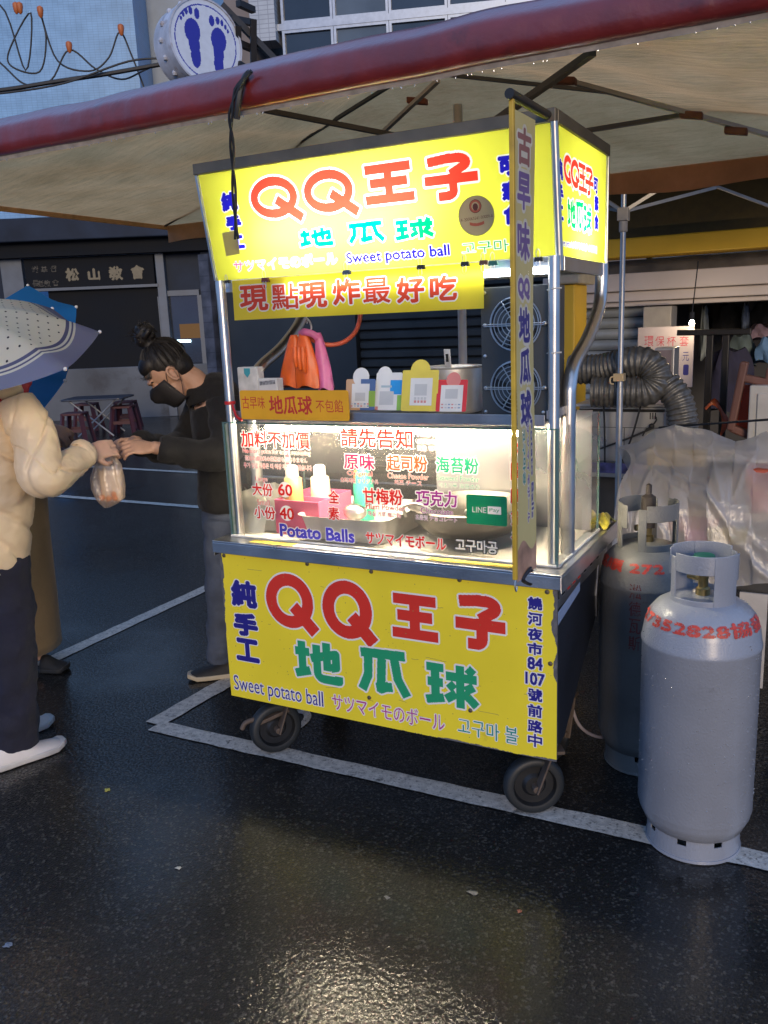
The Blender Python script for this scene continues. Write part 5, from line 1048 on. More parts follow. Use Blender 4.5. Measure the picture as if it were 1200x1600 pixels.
m = MB(); a = Yp(1168, 668, 3.6); b = Yp(1240, 602, 3.6); m.box(a.x, b.x, 3.6, 3.95, a.z-.6, b.z); wc = m.build('white_cabinet', mat('cabinet_white', (.52, .52, .50), .4, var=.06), None, bevel=.01); tag(wc, 'white cabinet with raised panel at the right edge of the photo', 'cabinet')
m = MB(); m.box(a.x+.05, b.x-.03, 3.588, 3.598, a.z-.5, b.z-.05); m.build('door_panel', MATS['cabinet_white'], wc, bevel=.006)
m = MB()
for k in range(7):
    P = [Yp(1117+dx, 648+dy, 3.9)+Vector((0, .02*k, 0)) for dx, dy in ((-14-k, -8), (-4, -16-k), (8, -6), (12+k, 14), (8, 34), (2-k, 40))]; m.tube(bez(P, 4), .0045, 5)
tag(m.build('cable_coil', mat('orange_cable', (.42, .08, .02), .5), None, smooth=True), 'coil of orange cable hanging under the black rail', 'cable')
# steel oven cabinet, shelf, straps
oy = 3.05; ov_ = thing('steel_cabinet', Yp(990, 720, oy), 'steel cabinet with slotted door under the silver duct', 'cabinet'); OVS = mat('oven_steel', (.50, .49, .47), .3, .75, var=.12, scale=3, rvar=.1)
ox0, ox1, oz0, oz1 = Yp(905, 680, oy).x, Yp(1038, 680, oy).x, Yp(980, 722, oy).z, Yp(980, 636, oy).z
m = MB(); m.box(ox0, ox1, oy, oy+.55, oz0, oz1); m.build('body', OVS, ov_, bevel=.006)
m = MB(); m.box(ox0-.02, ox1+.01, oy-.03, oy+.55, oz1+.003, oz1+.02); m.build('top_edge', mat('oven_top', (.6, .58, .54), .35, .6), ov_, bevel=.003); m = MB(); m.box(ox0, ox1, oy-.006, oy-.001, oz1-.03, oz1-.012); m.build('dark_gap', BK, ov_)
m = MB(); zm = Yp(980, 668, oy).z; m.box(ox0+.01, ox1-.01, oy-.004, oy-.001, zm-.002, zm+.002); m.box((ox0+ox1)/2+.02, (ox0+ox1)/2+.024, oy-.004, oy-.001, oz0, zm-.003); m.build('door_seam', mat('seam_dark', (.08, .08, .08), .6), ov_)
for px in (920, 1016, 1020, 1024):
    q = MB(); c = Yp(px, 650, oy-.003); q.box(c.x-.003, c.x+.003, oy-.004, oy-.001, c.z-.02, c.z+.02); q.build('vent_slot', BK, ov_)
tb_ = thing('prep_table', Yp(980, 760, oy-.1), 'low steel prep table with a printed strip below the steel cabinet', 'table')
zz0, zz1 = Yp(980, 740, oy-.1).z, Yp(980, 724, oy-.1).z
m = MB(); m.box(ox0-.2, ox1+.05, oy-.1, oy+.6, zz0-.03, zz0); m.build('top', OVS, tb_, bevel=.004); m = MB(); m.box(ox0-.2, ox1+.05, oy-.11, oy-.101, zz0, zz1); m.build('printed_strip', mat('printed_strip', (.08, .08, .22), .5, var=.9, scale=14), tb_)
for x in (ox0-.15, ox1): q = MB(); q.bar((x, oy-.05, 0), (x, oy-.05, zz0-.03), .04); q.build('leg', OVS, tb_)
m = MB(); m.box(ox0-.2, ox1+.05, oy+.1, oy+.14, .02, zz0-.035); m.build('back_board', mat('dim_board', (.09, .085, .08), .7, var=.4, scale=4), tb_)
for lb, a, b in (('black strap crossing the steel cabinet door steeply', (1002, 630), (968, 730)), ('black strap running low across the steel cabinet', (935, 702), (1022, 668)), ('black cord hanging straight before the steel cabinet', (937, 560), (945, 740))):
    q = MB(); q.tube(bez([Yp(*a, oy-.06), Yp((a[0]+b[0])/2+3, (a[1]+b[1])/2, oy-.07), Yp(*b, oy-.06)], 5), .006, 6); tag(q.build('strap', WIRE, None, smooth=True), lb, 'strap', 'straps round the steel cabinet')
m = MB(); m.tube(bez([Yp(1030, 668, oy-.08), Yp(1110, 662, 2.6), Yp(1210, 655, 2.3)], 8), .006, 6); tag(m.build('taut_cord', WIRE, None, smooth=True), 'thin black cord stretched from the cabinet to the right edge', 'cord')
m = MB(); c = Yp(1018, 666, oy-.03); m.tube(bez([c+Vector((.02, 0, .06)), c+Vector((.03, -.01, .04)), c, c+Vector((-.03, -.01, -.02)), c+Vector((-.05, -.01, -.06))], 5), .005, 6); m.ball(c, .018, 10); tag(m.build('cord_knot', WIRE, None, smooth=True), 'black knot with a loose tail on the steel cabinet door', 'knot')
# flexible ducts
DUCT = mat('foil_duct', (.13, .13, .125), .42, .4, var=.35, scale=30, rvar=.12, bump=.7, bscale=55)
def duct(label, pts, r, y, pitch=.030):
    P = bez([Yp(x, py, yy) for x, py, yy in pts], 14); L = [0]
    for a, b in zip(P, P[1:]): L.append(L[-1]+(b-a).length)
    n = int(L[-1]/pitch*8); Q = []; k = 0
    for i in range(n+1):
        s_ = L[-1]*i/n
        while k < len(L)-2 and L[k+1] < s_: k += 1
        f = (s_-L[k])/max(1e-6, L[k+1]-L[k]); Q.append(P[k].lerp(P[k+1], f))
    m = MB(); m.tube(Q, [r*(1-.10*(.5+.5*math.cos(2*math.pi*i/8))+rnd.uniform(-.012, .012)) for i in range(n+1)], 26)
    return tag(m.build('foil_duct', DUCT, None, smooth=True, ang=180), label, 'duct', 'silver ducts on the steel cabinet')
dr = (Yp(1000, 548, 2.95).z-Yp(1000, 592, 2.95).z)/2*1.12
duct('long silver flexible duct folded back on itself above the steel cabinet', [(890, 577, 2.95), (940, 576, 2.95), (985, 566, 2.92), (1012, 568, 2.92), (1026, 590, 2.92), (1012, 610, 2.9), (975, 612, 2.88), (925, 612, 2.86)], dr, 2.95)
duct('short silver duct hanging down right of the folded one', [(1040, 600, 2.95), (1058, 622, 2.93), (1066, 650, 2.92), (1070, 690, 2.92)], dr*.95, 2.95)
# grey boxes on cabinet behind duct
m = MB(); a = Yp(1022, 590, 3.4); b = Yp(1054, 543, 3.4); m.box(a.x, b.x, 3.4, 3.6, a.z, b.z); gb = m.build('glass_frame', mat('frame_silver', (.4, .4, .4), .4, .6), None, bevel=.005); tag(gb, 'small framed glass panel behind the silver duct', 'frame')
m = MB(); m.box(a.x+.015, b.x-.015, 3.392, 3.398, a.z+.02, b.z-.015); m.build('pane', mat('pinkish_pane', (.22, .18, .19), .2), gb)
# dark shuttered front behind the cart
bs = thing('dark_shuttered_front', (-.6, 5.6, 0), 'closed dark roller shutter shopfront seen through the cart', 'shop')
DSL = mat('dark_slat', (.040, .044, .046), .45, .3, var=.2, scale=3)
dx0, dx1 = Yp(566, 560, 5.6).x, Yp(884, 560, 5.6).x; zt = 2.55
for k in range(26):
    z = zt-.095*(k+.5); q = MB(); q.prism([(0, z-.045), (.028, z-.03), (.034, z+.02), (.0, z+.0455)], lambda u, v, w: (w, 5.6-u, v), dx0, dx1); q.build('shutter_slat', DSL, bs)
m = MB(); m.box(dx0-.02, dx1+.02, 5.61, 5.7, 0, zt+.1); m.build('shutter_back', BLACKP, bs)
dxl = Yp(338, 560, 5.5).x
m = MB(); m.box(dxl, dx0-.02, 5.52, 5.8, 0, 2.6); m.build('side_wall', mat('night_wall', (.022, .025, .028), .5, var=.4, scale=1.5), bs); m = MB(); m.box(dxl, dx1+.3, 5.45, 5.8, zt+.1, 2.95); m.build('upper_wall', MATS['night_wall'], bs)
m = MB(); m.box(dxl-.06, dxl+.08, 5.40, 5.515, 0, 2.4); m.build('poster_pillar', brickify(mat('poster_pillar', (.05, .055, .075), .6, var=.9, scale=5), 3), bs)
# ------------------------------------------------------------------ stall under plastic sheet
stall = thing('covered_stall', (1.75, 1.5, 0), 'market stall table covered with crumpled clear plastic sheet, behind the gas cylinders', 'stall')
FILM = mixmat('plastic_sheet', [('Transparent', (.97, .97, .98), .50), ('Translucent', (.90, .87, .85), .18), ('Diffuse', (.90, .86, .82), .32)], gloss=.10, grough=.20, bump=.7, bscale=45)
yf, yk = 1.22, 1.95
def fr(px, py, y): return Yp(px, py, y)
rg = np.random.default_rng(8)
# sheet: columns left to right; rows from top rear over the front edge and down
cols = [(955, 905, 700), (985, 905, 690), (1015, 905, 672), (1045, 908, 664), (1075, 910, 668), (1105, 914, 676), (1140, 916, 690), (1175, 914, 680), (1215, 912, 668), (1260, 908, 660)]
P = []
for i, (px, pb, pt) in enumerate(cols):
    back = fr(px+10, pt, yk); mid = fr(px+(8 if i else 30), 716+4*math.sin(i*1.9), 1.48); edge = fr(px+(0 if i else 8), 780+10*math.sin(i*2.3), yf); bot = fr(px, pb, yf-.05)
    P.append(bez([back+Vector((0, .25, -.15)), back, mid, edge, bot], 22))
K_ = 16; G = []
for i in range(len(P)-1):
    for k in range(K_):
        f = k/K_; f = f*f*(3-2*f); G.append([P[i][j].lerp(P[i+1][j], f) for j in range(len(P[0]))])
G.append(P[-1])
NI, NJ = len(G), len(G[0])
folds = [((.10, .52), (.55, .80), .012, .022), ((.18, .45), (.85, .98), .010, .030), ((.15, .46), (.95, .52), .010, .016), ((.36, .98), (.95, .80), .012, .020), ((.30, .62), (.95, .95), .009, .014), ((.55, .45), (.62, .75), .010, .012), ((.75, .48), (.70, .72), .009, .012), ((.2, .6), (.12, .95), .010, .016), ((.05, .7), (.3, .85), .008, .012)]
for _ in range(46):
    a_ = (rg.uniform(0, 1), rg.uniform(.25, .95)); an = rg.uniform(-1.3, 1.3); l_ = rg.uniform(.04, .16); folds.append((a_, (a_[0]+l_*math.cos(an)*.7, a_[1]+l_*math.sin(an)), rg.uniform(.004, .008), rg.uniform(-.008, .010)))
FA = np.zeros((NI, NJ)); II, JJ = np.meshgrid(np.linspace(0, 1, NI), np.linspace(0, 1, NJ), indexing='ij')
for (ax, ay), (bx, by), w_, h_ in folds:
    dx, dy = bx-ax, by-ay; L2 = dx*dx+dy*dy+1e-9; t_ = np.clip(((II-ax)*dx+(JJ-ay)*dy)/L2, 0, 1); d_ = np.hypot(II-ax-t_*dx, JJ-ay-t_*dy); FA += h_*np.exp(-np.abs(d_/w_)**1.3)*(1-.5*np.abs(t_-.5))
FA += .010*np.sin(II*22+JJ*9)+.006*np.sin(II*41-JJ*26)+rg.normal(0, .0012, FA.shape)
for i in range(NI):
    for j in range(NJ): G[i][j] = G[i][j]+Vector((0, -.75, .5))*float(FA[i, j])
m = MB(); m.grid(G); m.build('plastic_sheet', FILM, stall, smooth=True, ang=180)
zt0 = fr(1150, 800, yf).z
WDT = mat('table_wood', (.34, .24, .13), .6, var=.2, scale=5)
m = MB(); m.box(fr(1030, 800, 1.5).x, 2.6, 1.30, 1.95, zt0-.05, zt0-.02); m.build('table_top', WDT, stall, bevel=.004)
m = MB(); z2 = fr(1150, 900, 1.3).z; m.box(fr(1000, 900, 1.5).x, 2.6, 1.28, 1.95, z2-.05, z2-.01); m.build('lower_shelf', mat('dark_shelf', (.05, .05, .05), .6), stall)
for x in (1.45, 2.1): q = MB(); q.bar((x, 1.34, 0), (x, 1.34, z2-.055), .04); q.build('leg', IRON, stall)
m = MB(); m.box(fr(1152, 1000, 1.22).x, fr(1196, 1000, 1.22).x, 1.215, 1.225, fr(1170, 1072, 1.22).z, fr(1170, 926, 1.22).z); tag(m.build('white_board', mat('board_white', (.50, .48, .46), .5, var=.08), None), 'white board leaning under the covered stall beside the front cylinder', 'board')
goods = [('tray', 1010, 1100, 735, 704, 1.66, (.45, .32, .10)), ('dark_bin', 1010, 1200, 795, 745, 1.42, (.06, .06, .065)), ('dark_bin', 1030, 1200, 872, 812, 1.38, (.05, .05, .05)), ('red_pack', 1165, 1215, 775, 735, 1.36, (.50, .10, .05)), ('red_pack', 1172, 1215, 800, 770, 1.34, (.55, .06, .03)), ('pink_pack', 1070, 1110, 850, 830, 1.33, (.55, .15, .30)), ('yellow_pack', 1105, 1165, 850, 828, 1.32, (.50, .40, .10)), ('red_pack', 1040, 1120, 830, 808, 1.34, (.40, .12, .10)), ('pan', 1040, 1110, 712, 698, 1.72, (.3, .3, .3)), ('white_pack', 1085, 1180, 722, 704, 1.74, (.5, .48, .45))]
gl = ['yellow tray under the top left of the plastic sheet', 'long dark bin under the plastic sheet, upper row', 'long dark bin under the plastic sheet, lower row', 'orange red packet under the sheet at the right edge', 'red packet below the orange red one at the right edge', 'pink packet under the lower fold of the sheet', 'yellow packet right of the pink one under the sheet', 'faded red packet behind the collar of the rear cylinder', 'steel pan on top of the covered stall', 'white packets under the top of the sheet']
for (nm, xa, xb, ya, yb, yy, col_), lb in zip(goods, gl):
    a, b = fr(xa, ya, yy), fr(xb, yb, yy); m = MB(); m.prism([(a.x, a.z), (b.x, a.z), (b.x+.01, b.z), (a.x-.01, b.z)], lambda u, v, w: (u, w, v), yy, yy+.18); o = m.build(nm, mat('goods_%s_%d' % (nm, int(col_[0]*100)), col_, .5, var=.35, scale=9), None, bevel=.012); tag(o, lb, 'goods', 'goods under the plastic sheet')
# ------------------------------------------------------------------ gas cylinders
GCY = mat('cylinder_grey', (.26, .28, .325), .38, 0, var=.10, scale=5, rvar=.1, coat=.5, coat_r=.2, bump=.35, bscale=170, dirt=[((.14, .14, .15), 6, .64), ((.07, .04, .03), 38, .72), ((.04, .04, .045), 13, .73)]); GCY2 = mat('cylinder_grey_old', (.165, .165, .158), .5, 0, var=.2, scale=5, rvar=.12, coat=.2, coat_r=.3, bump=.4, bscale=120, dirt=[((.10, .09, .08), 5, .56), ((.09, .045, .03), 22, .66)])
STN = mat('stencil_red', (.50, .05, .03), .5, var=.25, scale=60)
def cylinder(label, c, rad, hb, hs, coll_r, coll_h, mt, yawc, txt, valve_tall):
    c = Vector(c); t = thing('gas_cylinder', c, label, 'gas cylinder', 'gas cylinders beside the cart'); R_ = rad
    prof = [(.02, .075), (R_*.6, .062), (R_*.86, .075), (R_*.97, .115), (R_*.985, .13), (R_, .135), (R_, hs-.055), (R_*1.016, hs-.05), (R_*1.016, hs-.043), (R_, hs-.035), (R_*.97, hs), (R_*.90, hs+.035), (R_*.78, hs+.06), (R_*.6, hs+.078), (R_*.35, hs+.088), (.02, hs+.09)]
    m = MB(); m.lathe(prof, 64, c, caps=True); body = m.build('body', mt, t, smooth=True, ang=50)
    fr_ = R_*.82
    m = MB(); n = 64
    for k in range(n):
        a0, a1 = 2*math.pi*k/n, 2*math.pi*(k+1)/n; am = math.degrees((a0+a1)/2-yawc) % 360
        hole = any(abs((am-h_+180) % 360-180) < 5.5 for h_ in (25, 115, 205, 295, 340))
        ztop_ = .052 if hole else .085
        q = [[c+Vector((r_*math.cos(a), r_*math.sin(a), z)) for r_, z in ((fr_, .004), (fr_*.99, ztop_), (fr_*.965, ztop_), (fr_*.965, .004))] for a in (a0, a1)]
        m.rings(q, caps=True)
    m.lathe([(fr_*1.0, .0), (fr_*1.03, .004), (fr_*1.02, .012), (fr_*.97, .012)], 64, c); m.build('foot_ring', mt, t, smooth=True)
    # collar: two curved walls with windows, joined by top bars
    m = MB(); zb_ = hs+.045; zt_ = zb_+coll_h; n = 72
    def wall(a0, a1, z0, z1, th=.0045):
        k = max(1, int((a1-a0)/5)); rs_ = []
        for i in range(k+1):
            a = R(a0+(a1-a0)*i/k)+yawc; rs_.append([c+Vector((rr*math.cos(a), rr*math.sin(a), z)) for rr, z in ((coll_r, z0), (coll_r+.001, z1), (coll_r+.001-th, z1), (coll_r-th, z0))])
        m.rings(rs_)
    for s0 in (0, 180):
        wall(s0-78, s0-62, zb_+.0, zt_-.012); wall(s0-62, s0+10, zt_-coll_h*.30, zt_-.0); wall(s0-62, s0+10, zb_+.005, zb_+coll_h*.28); wall(s0+10, s0+62, zb_-.008, zt_+.0); wall(s0+62, s0+78, zb_+coll_h*.55, zt_-.004)
    m.build('collar', mt, t, smooth=True, bevel=.0015)
    BRS = mat('brass_valve', (.35, .27, .12), .35, .9); DKG = mat('valve_green', (.01, .14, .10), .45)
    m = MB(); v0 = hs+.088; m.lathe([(.02, v0), (.02, v0+.02), (.014, v0+.025), (.014, v0+.08), (.018, v0+.085), (.018, v0+.1), (.003, v0+.102)], 16, c, caps=True); sd = Vector((math.cos(yawc-2.2), math.sin(yawc-2.2), 0)); m.tube([c+Vector((0, 0, v0+.05)), c+sd*.045+Vector((0, 0, v0+.05))], .011, 12); m.build('valve', BRS, t, smooth=True)
    if valve_tall: m = MB(); m.lathe([(.024, v0+.05), (.024, v0+.155), (.016, v0+.16), (.010, v0+.165), (.010, v0+.195), (.003, v0+.2)], 14, c, caps=True); m.build('regulator', mat('regulator_brown', (.06, .05, .045), .5, .4), t, smooth=True)
    else: m = MB(); m.lathe([(.003, v0+.10), (.028, v0+.10), (.032, v0+.108), (.028, v0+.118), (.003, v0+.118)], 18, c, caps=True); m.build('hand_wheel', DKG, t, smooth=True)
    # stencil along the shoulder
    cl = CAM-c; az = math.atan2(cl.y, cl.x)
    def shoulder(u, v):  # u metres round, v up the slope
        a = az-(-u)/ (R_*.88); s_ = v/.06
        for (r0, z0), (r1, z1) in (((R_*1.0, hs-.03), (R_*.975, hs)), ((R_*.975, hs), (R_*.905, hs+.035)), ((R_*.905, hs+.035), (R_*.785, hs+.06))):
            d_ = math.hypot(r1-r0, z1-z0)
            if v <= d_: f = v/d_; return c+Vector(((r0+(r1-r0)*f+.0015)*math.cos(a), (r0+(r1-r0)*f+.0015)*math.sin(a), z0+(z1-z0)*f+.0012))
            v -= d_
        return c+Vector((r1*math.cos(a), r1*math.sin(a), z1+.001))
    p_ = Print(.50, .105, .0022)
    p_.text(txt, .25, .062, .44, .045, STN, None, .0028)
    a_ = p_.a; rgx = np.random.default_rng(2); a_[rgx.random(a_.shape) < .10] = 0
    p_.build('stencil', lambda u, v: shoulder(u-.25, v), body, maxlen=5)
    return t, shoulder
cF = Zp(1080, 1315); cB = Vector((cF.x-.28, cF.y+.47, 0))
tF, _ = cylinder('blue grey gas cylinder standing in front, red digits round its shoulder', (cF.x+.0, cF.y+.02, 0), .163, .9, .692, .092, .178, GCY, R(-75), '27352828協發', False)
tB, _ = cylinder('darker old gas cylinder standing behind the front one against the cart', (1.375, .575, 0), .155, .9, .725, .098, .185, GCY2, R(-20), '協順 272 8150', True)
# stencilled column down the old cylinder
p_ = Print(.05, .26, .0022); p_.column('淞德瓦斯', .025, .25, .01, .042, mat('stencil_dull', (.16, .03, .025), .6), None, .0016)
cc_ = Vector((1.375, .575, 0)); az = math.atan2(CAM.y-cc_.y, CAM.x-cc_.x)-.38
tBb = [o for o in bpy.data.objects if o.parent == tB and o.name.startswith('body')][0]
p_.build('stencil', lambda u, v: cc_+Vector((.1565*math.cos(az+u/.155), .1565*math.sin(az+u/.155), .46+v)), tBb, maxlen=6)
m = MB(); ccF = Vector((cF.x, cF.y+.02, 0)); rgd = np.random.default_rng(9); azF = math.atan2(CAM.y-ccF.y, CAM.x-ccF.x)
for k in range(260):
    a = azF+rgd.uniform(-1.6, 1.6); z = rgd.uniform(.13, .68); s_ = rgd.uniform(.0007, .0021); m.ball(ccF+Vector((.1632*math.cos(a), .1632*math.sin(a), z)), (s_, s_, s_*1.3), 6)
tag(m.build('water_drops', MATS['clear_drop'], tF, smooth=True), kind='stuff')
# hose on the ground behind
m = MB(); m.tube(bez([(1.12, .5, .30), (1.16, .52, .12), (1.25, .60, .05), (1.36, .74, .10)], 8), .006, 8); tag(m.build('pale_hose', mat('pale_pvc', (.32, .28, .30), .4), None, smooth=True), 'thin pale hose drooping from the cart to the rear cylinder', 'hose')
# ------------------------------------------------------------------ small litter on the wet ground
for i, (px, py, col_, lb) in enumerate(((278, 1357, (.30, .29, .27), 'small white scrap of paper on the wet asphalt'), (738, 1395, (.14, .13, .11), 'round pale flattened leaf right of the bright reflection'), (605, 1403, (.16, .15, .13), 'tiny pale leaf above the bright reflection'), (168, 1235, (.28, .27, .06), 'yellow green fallen leaf near the white shoe'), (812, 1425, (.25, .08, .04), 'tiny reddish leaf at the right on the asphalt'), (12, 1478, (.14, .16, .20), 'pale plastic shred at the left edge of the asphalt'))):
    c = Zp(px, py); r_ = (.009, .014, .008, .012, .007, .012)[i]; m = MB(); n = 11; ring = [c+Vector((math.cos(2*math.pi*k/n)*r_*(1+.35*math.sin(k*2.1+i)), math.sin(2*math.pi*k/n)*r_*.8*(1+.3*math.sin(k*1.3+i)), .002+.001*math.sin(k+i))) for k in range(n)]
    m.add([c+Vector((0, 0, .005))]+ring, [(0, k+1, (k+1) % n+1) for k in range(n)]); tag(m.build('litter', mat('litter_%d' % i, col_, .5), None, solid=.001), lb, 'litter', 'scraps on the wet ground')
# ------------------------------------------------------------------ table and stools by the church
MRN = mat('maroon_plastic', (.055, .010, .014), .55, var=.12)
def stool(px, py, label, s=1.):
    c = Zp(px, py); t = thing('plastic_stool', c, label, 'stool', 'maroon plastic stools by the folding table'); hh = .46; a = .19
    m = MB(); m.prism(rrect(.34, .34, .05, 4), lambda u, v, w: c+RH*u+FH*v+Vector((0, 0, w)), hh-.035, hh); m.build('seat', MRN, t, bevel=.006)
    for sx in (-1, 1):
        for sy_ in (-1, 1):
            q = MB(); q.bar(c+RH*sx*.135+FH*sy_*.135+Vector((0, 0, hh-.037)), c+RH*sx*a+FH*sy_*a+Vector((0, 0, 0)), .06, .04); q.build('leg', MRN, t)
    for sy_ in (-1, 1): q = MB(); q.bar(c+RH*-.17+FH*sy_*.165+Vector((0, 0, .2)), c+RH*.17+FH*sy_*.165+Vector((0, 0, .2)), .02, .05); q.build('stretcher', MRN, t)
stool(122, 692, 'maroon stool left of the folding table'); stool(140, 672, 'maroon stool mostly behind the left one'); stool(197, 678, 'maroon stool right of the folding table'); stool(200, 668, 'maroon stool hidden behind the right one')
tc_ = Zp(160, 680); hT = Hp(160, 620, (tc_-Vector((CAM.x, CAM.y, 0))).dot(FH)).z
ft = thing('folding_table', tc_, 'dark folding table with chrome legs against the concrete wall', 'table'); m = MB(); m.prism(rrect(.98, .75, .08, 4), lambda u, v, w: tc_+RH*u+FH*v+Vector((0, 0, w)), hT-.03, hT); m.build('table_top', mat('dark_table_top', (.03, .035, .05), .35, var=.1), ft, bevel=.008)
for sy_ in (-.3, .3):
    for sx in (-1, 1): q = MB(); q.tube([tc_+RH*sx*.36+FH*sy_+Vector((0, 0, hT-.032)), tc_+RH*-sx*.28+FH*sy_+Vector((0, 0, .02))], .014, 8); q.build('leg', mat('dull_chrome', (.25, .26, .28), .5, .6), ft, smooth=True)
# ------------------------------------------------------------------ people
SKIN = mat('skin', (.50, .29, .19), .5, var=.12, scale=18, spec=.4, rvar=.06, bump=.15, bscale=150); SKIN2 = mat('skin_pale', (.58, .36, .26), .5, var=.1, scale=18, spec=.4, rvar=.06, bump=.12, bscale=150)
HAIR = mat('black_hair', (.009, .007, .006), .55, var=.4, scale=30, bump=.8, bscale=60, stretch=(1, 1, .25))
def hand(mb, wrist, d, nrm, thumb=1, curl=(35, 40, 30), spread=6, size=1., bend=None, tcurl=25):
    """palm, four unequal fingers and a thumb leaving the side of the palm; all root inside the palm"""
    d = Vector(d).normalized(); nrm = Vector(nrm); nrm = (nrm-d*nrm.dot(d)).normalized(); y = nrm.cross(d)*thumb; w0 = Vector(wrist); s = size
    def L(a, b, c): return w0+(d*a+y*b+nrm*c)*s
    rs_ = []
    for x, hw, th in ((-.03, .024, .019), (0, .027, .019), (.025, .036, .017), (.055, .042, .015), (.082, .041, .012), (.09, .036, .009)):
        rs_.append([L(x, hw*math.cos(a)*.98, th*math.sin(a)) for a in (2*math.pi*k/14 for k in range(14))])
    mb.rings(rs_)
    for i, (off, ln, r0) in enumerate(((.029, .074, .0088), (.010, .081, .0090), (-.010, .075, .0086), (-.028, .059, .0078))):
        a = R(off/.03*spread); fd = d*math.cos(a)+y*math.sin(a); p = L(.070, off, 0); P, rr = [p], [r0*1.05*s]; ang = 0; k_ = curl[0] if bend is None else bend[i]
        p = L(.086, off*1.05, .001); P.append(p); rr.append(r0*1.05*s)
        for seg, c_ in zip((.44, .31, .25), (k_, curl[1], curl[2])):
            ang += R(c_); v = fd*math.cos(ang)-nrm*math.sin(ang)
            P.append(p+v*ln*seg*s*.5); rr.append(r0*.95*s); p = p+v*ln*seg*s; P.append(p); rr.append(r0*(.96 if seg > .3 else .72)*s)
        mb.tube(P, rr, 10)
    P = [L(.012, .020, -.006), L(.035, .040, -.010)]; a = R(38); v = d*math.cos(a)+y*math.sin(a)-nrm*.25
    P.append(P[-1]+v*.032*s); v2 = (v-y*math.sin(R(tcurl))*1.2-nrm*.15).normalized(); P.append(P[-1]+v2*.028*s); P.append(P[-1]+v2*.010*s)
    mb.tube(P, [.014*s, .0125*s, .0105*s, .0095*s, .006*s], 10)
def head(mb, c, f, u, s=1.):
    f = Vector(f).normalized(); u = Vector(u); u = (u-f*u.dot(f)).normalized(); l = u.cross(f); M = Matrix((f, l, u)).transposed()
    def L(a, b, c_): return c+(f*a+l*b+u*c_)*s
    mb.ball(L(-.012, 0, .028), (.096*s, .076*s, .096*s), 24, rot=M); mb.ball(L(.032, 0, -.048), (.060*s, .056*s, .070*s), 20, rot=M); mb.ball(L(.062, 0, -.098), (.024*s, .026*s, .020*s), 12, rot=M)
    mb.tube([L(.078, 0, .022), L(.092, 0, -.005), L(.106, 0, -.030), L(.092, 0, -.040)], [.007*s, .010*s, .0145*s, .010*s], 10); mb.ball(L(.080, 0, .036), (.016*s, .050*s, .012*s), 12, rot=M)
    for sg in (1, -1):
        mb.ball(L(.058, sg*.040, -.030), (.022*s, .018*s, .020*s), 12, rot=M)
        mb.ball(L(.076, sg*.031, .010), (.012*s, .016*s, .010*s), 10, rot=M)
        E_ = [L(-.012+.020*math.cos(a), sg*(.079+.008*math.cos(a*.5)), -.008+.031*math.sin(a)) for a in (R(-100+30*k) for k in range(10))]; mb.tube(E_, [.005*s]+[.0062*s]*8+[.005*s], 8); mb.ball(L(-.008, sg*.076, -.010), (.014*s, .006*s, .024*s), 10, rot=M)
    mb.tube([L(.083, -.020, -.068), L(.090, 0, -.066), L(.083, .020, -.068)], [.005*s, .0085*s, .005*s], 8)
    return L, M
def shoe(parent, heel, toe, h_, mat_, sole, name='shoe', wd=.094):
    heel, toe = Vector(heel), Vector(toe); d = (toe-heel); ln = d.length; d.normalize(); s_ = Vector((-d.y, d.x, 0)); rs_, so_ = [], []
    for x, w_, z in ((0, .6, .75), (.06, .82, .98), (.18, .86, 1.), (.30, .86, .98), (.42, .90, .80), (.55, .96, .64), (.70, 1., .56), (.84, .92, .48), (.94, .70, .40), (1., .34, .26)):
        c = heel+d*ln*x; hz = h_*z; rs_.append([c+s_*(wd/2*w_*math.cos(a)*(1-.25*max(0, math.sin(a))))+Vector((0, 0, .022+(hz-.022)*max(0, math.sin(a))**.8 if math.sin(a) > 0 else .020)) for a in (2*math.pi*k/16 for k in range(16))])
        so_.append([c+s_*(wd/2*(w_+.06)*q)+Vector((0, 0, zz+(.010 if x > .93 else 0))) for q, zz in ((-1, .003), (1, .003), (1, .025), (-1, .025))])
    m = MB(); m.rings(rs_); o = m.build(name, mat_, parent, smooth=True, ang=180, sub=1); m = MB(); m.rings(so_); m.build('sole', sole, o, bevel=.005)
def bmap3(m, pts, r, flat=1., up=None, n=20): m.tube(bez(pts, 4), [r[min(int(i/4), len(r)-2)]*(1-(i % 4)/4)+r[min(int(i/4)+1, len(r)-1)]*((i % 4)/4) if i < 4*(len(r)-1) else r[-1] for i in range(4*(len(pts)-1)+1)], n, flat=flat, up=up)
# ---- the seller, bending to hand over the bag
S = Hp
feetL = Vector((-.50, .62, 0)); sel = thing('person', (-.45, .66, 0), 'stall keeper in black sweater, face mask and jeans bending to hand over a bag', 'person')
hc = S(264, 584, 3.66); hf = (-RH*.68-Vector((0, 0, 1))*.76-FH*.22); hu = Vector((0, 0, 1))-RH*.1
m = MB(); L_, M_ = head(m, hc, hf, hu)
nb = S(318, 612, 3.70); m.tube([L_(-.035, 0, -.03), L_(-.045, 0, -.09), nb], [.052, .054, .062], 16)
pel, wai, che, upp = S(356, 806, 3.74), S(354, 745, 3.74), S(343, 668, 3.72), S(331, 622, 3.71)
bmap3(m, [pel, wai, che, upp, nb], [.12, .11, .13, .12, .05], .7, FH)
sL, eL, wL = S(354, 628, 3.53), S(348, 706, 3.42), S(238, 699, 3.32); sR, eR, wR = S(322, 622, 3.90), S(285, 698, 3.75), S(208, 690, 3.40)
for a, b, c in ((sL, eL, wL), (sR, eR, wR)): m.tube(bez([a, b, c], 5), [.045, .044, .043, .042, .041, .04, .037, .033, .029, .027, .026], 14)
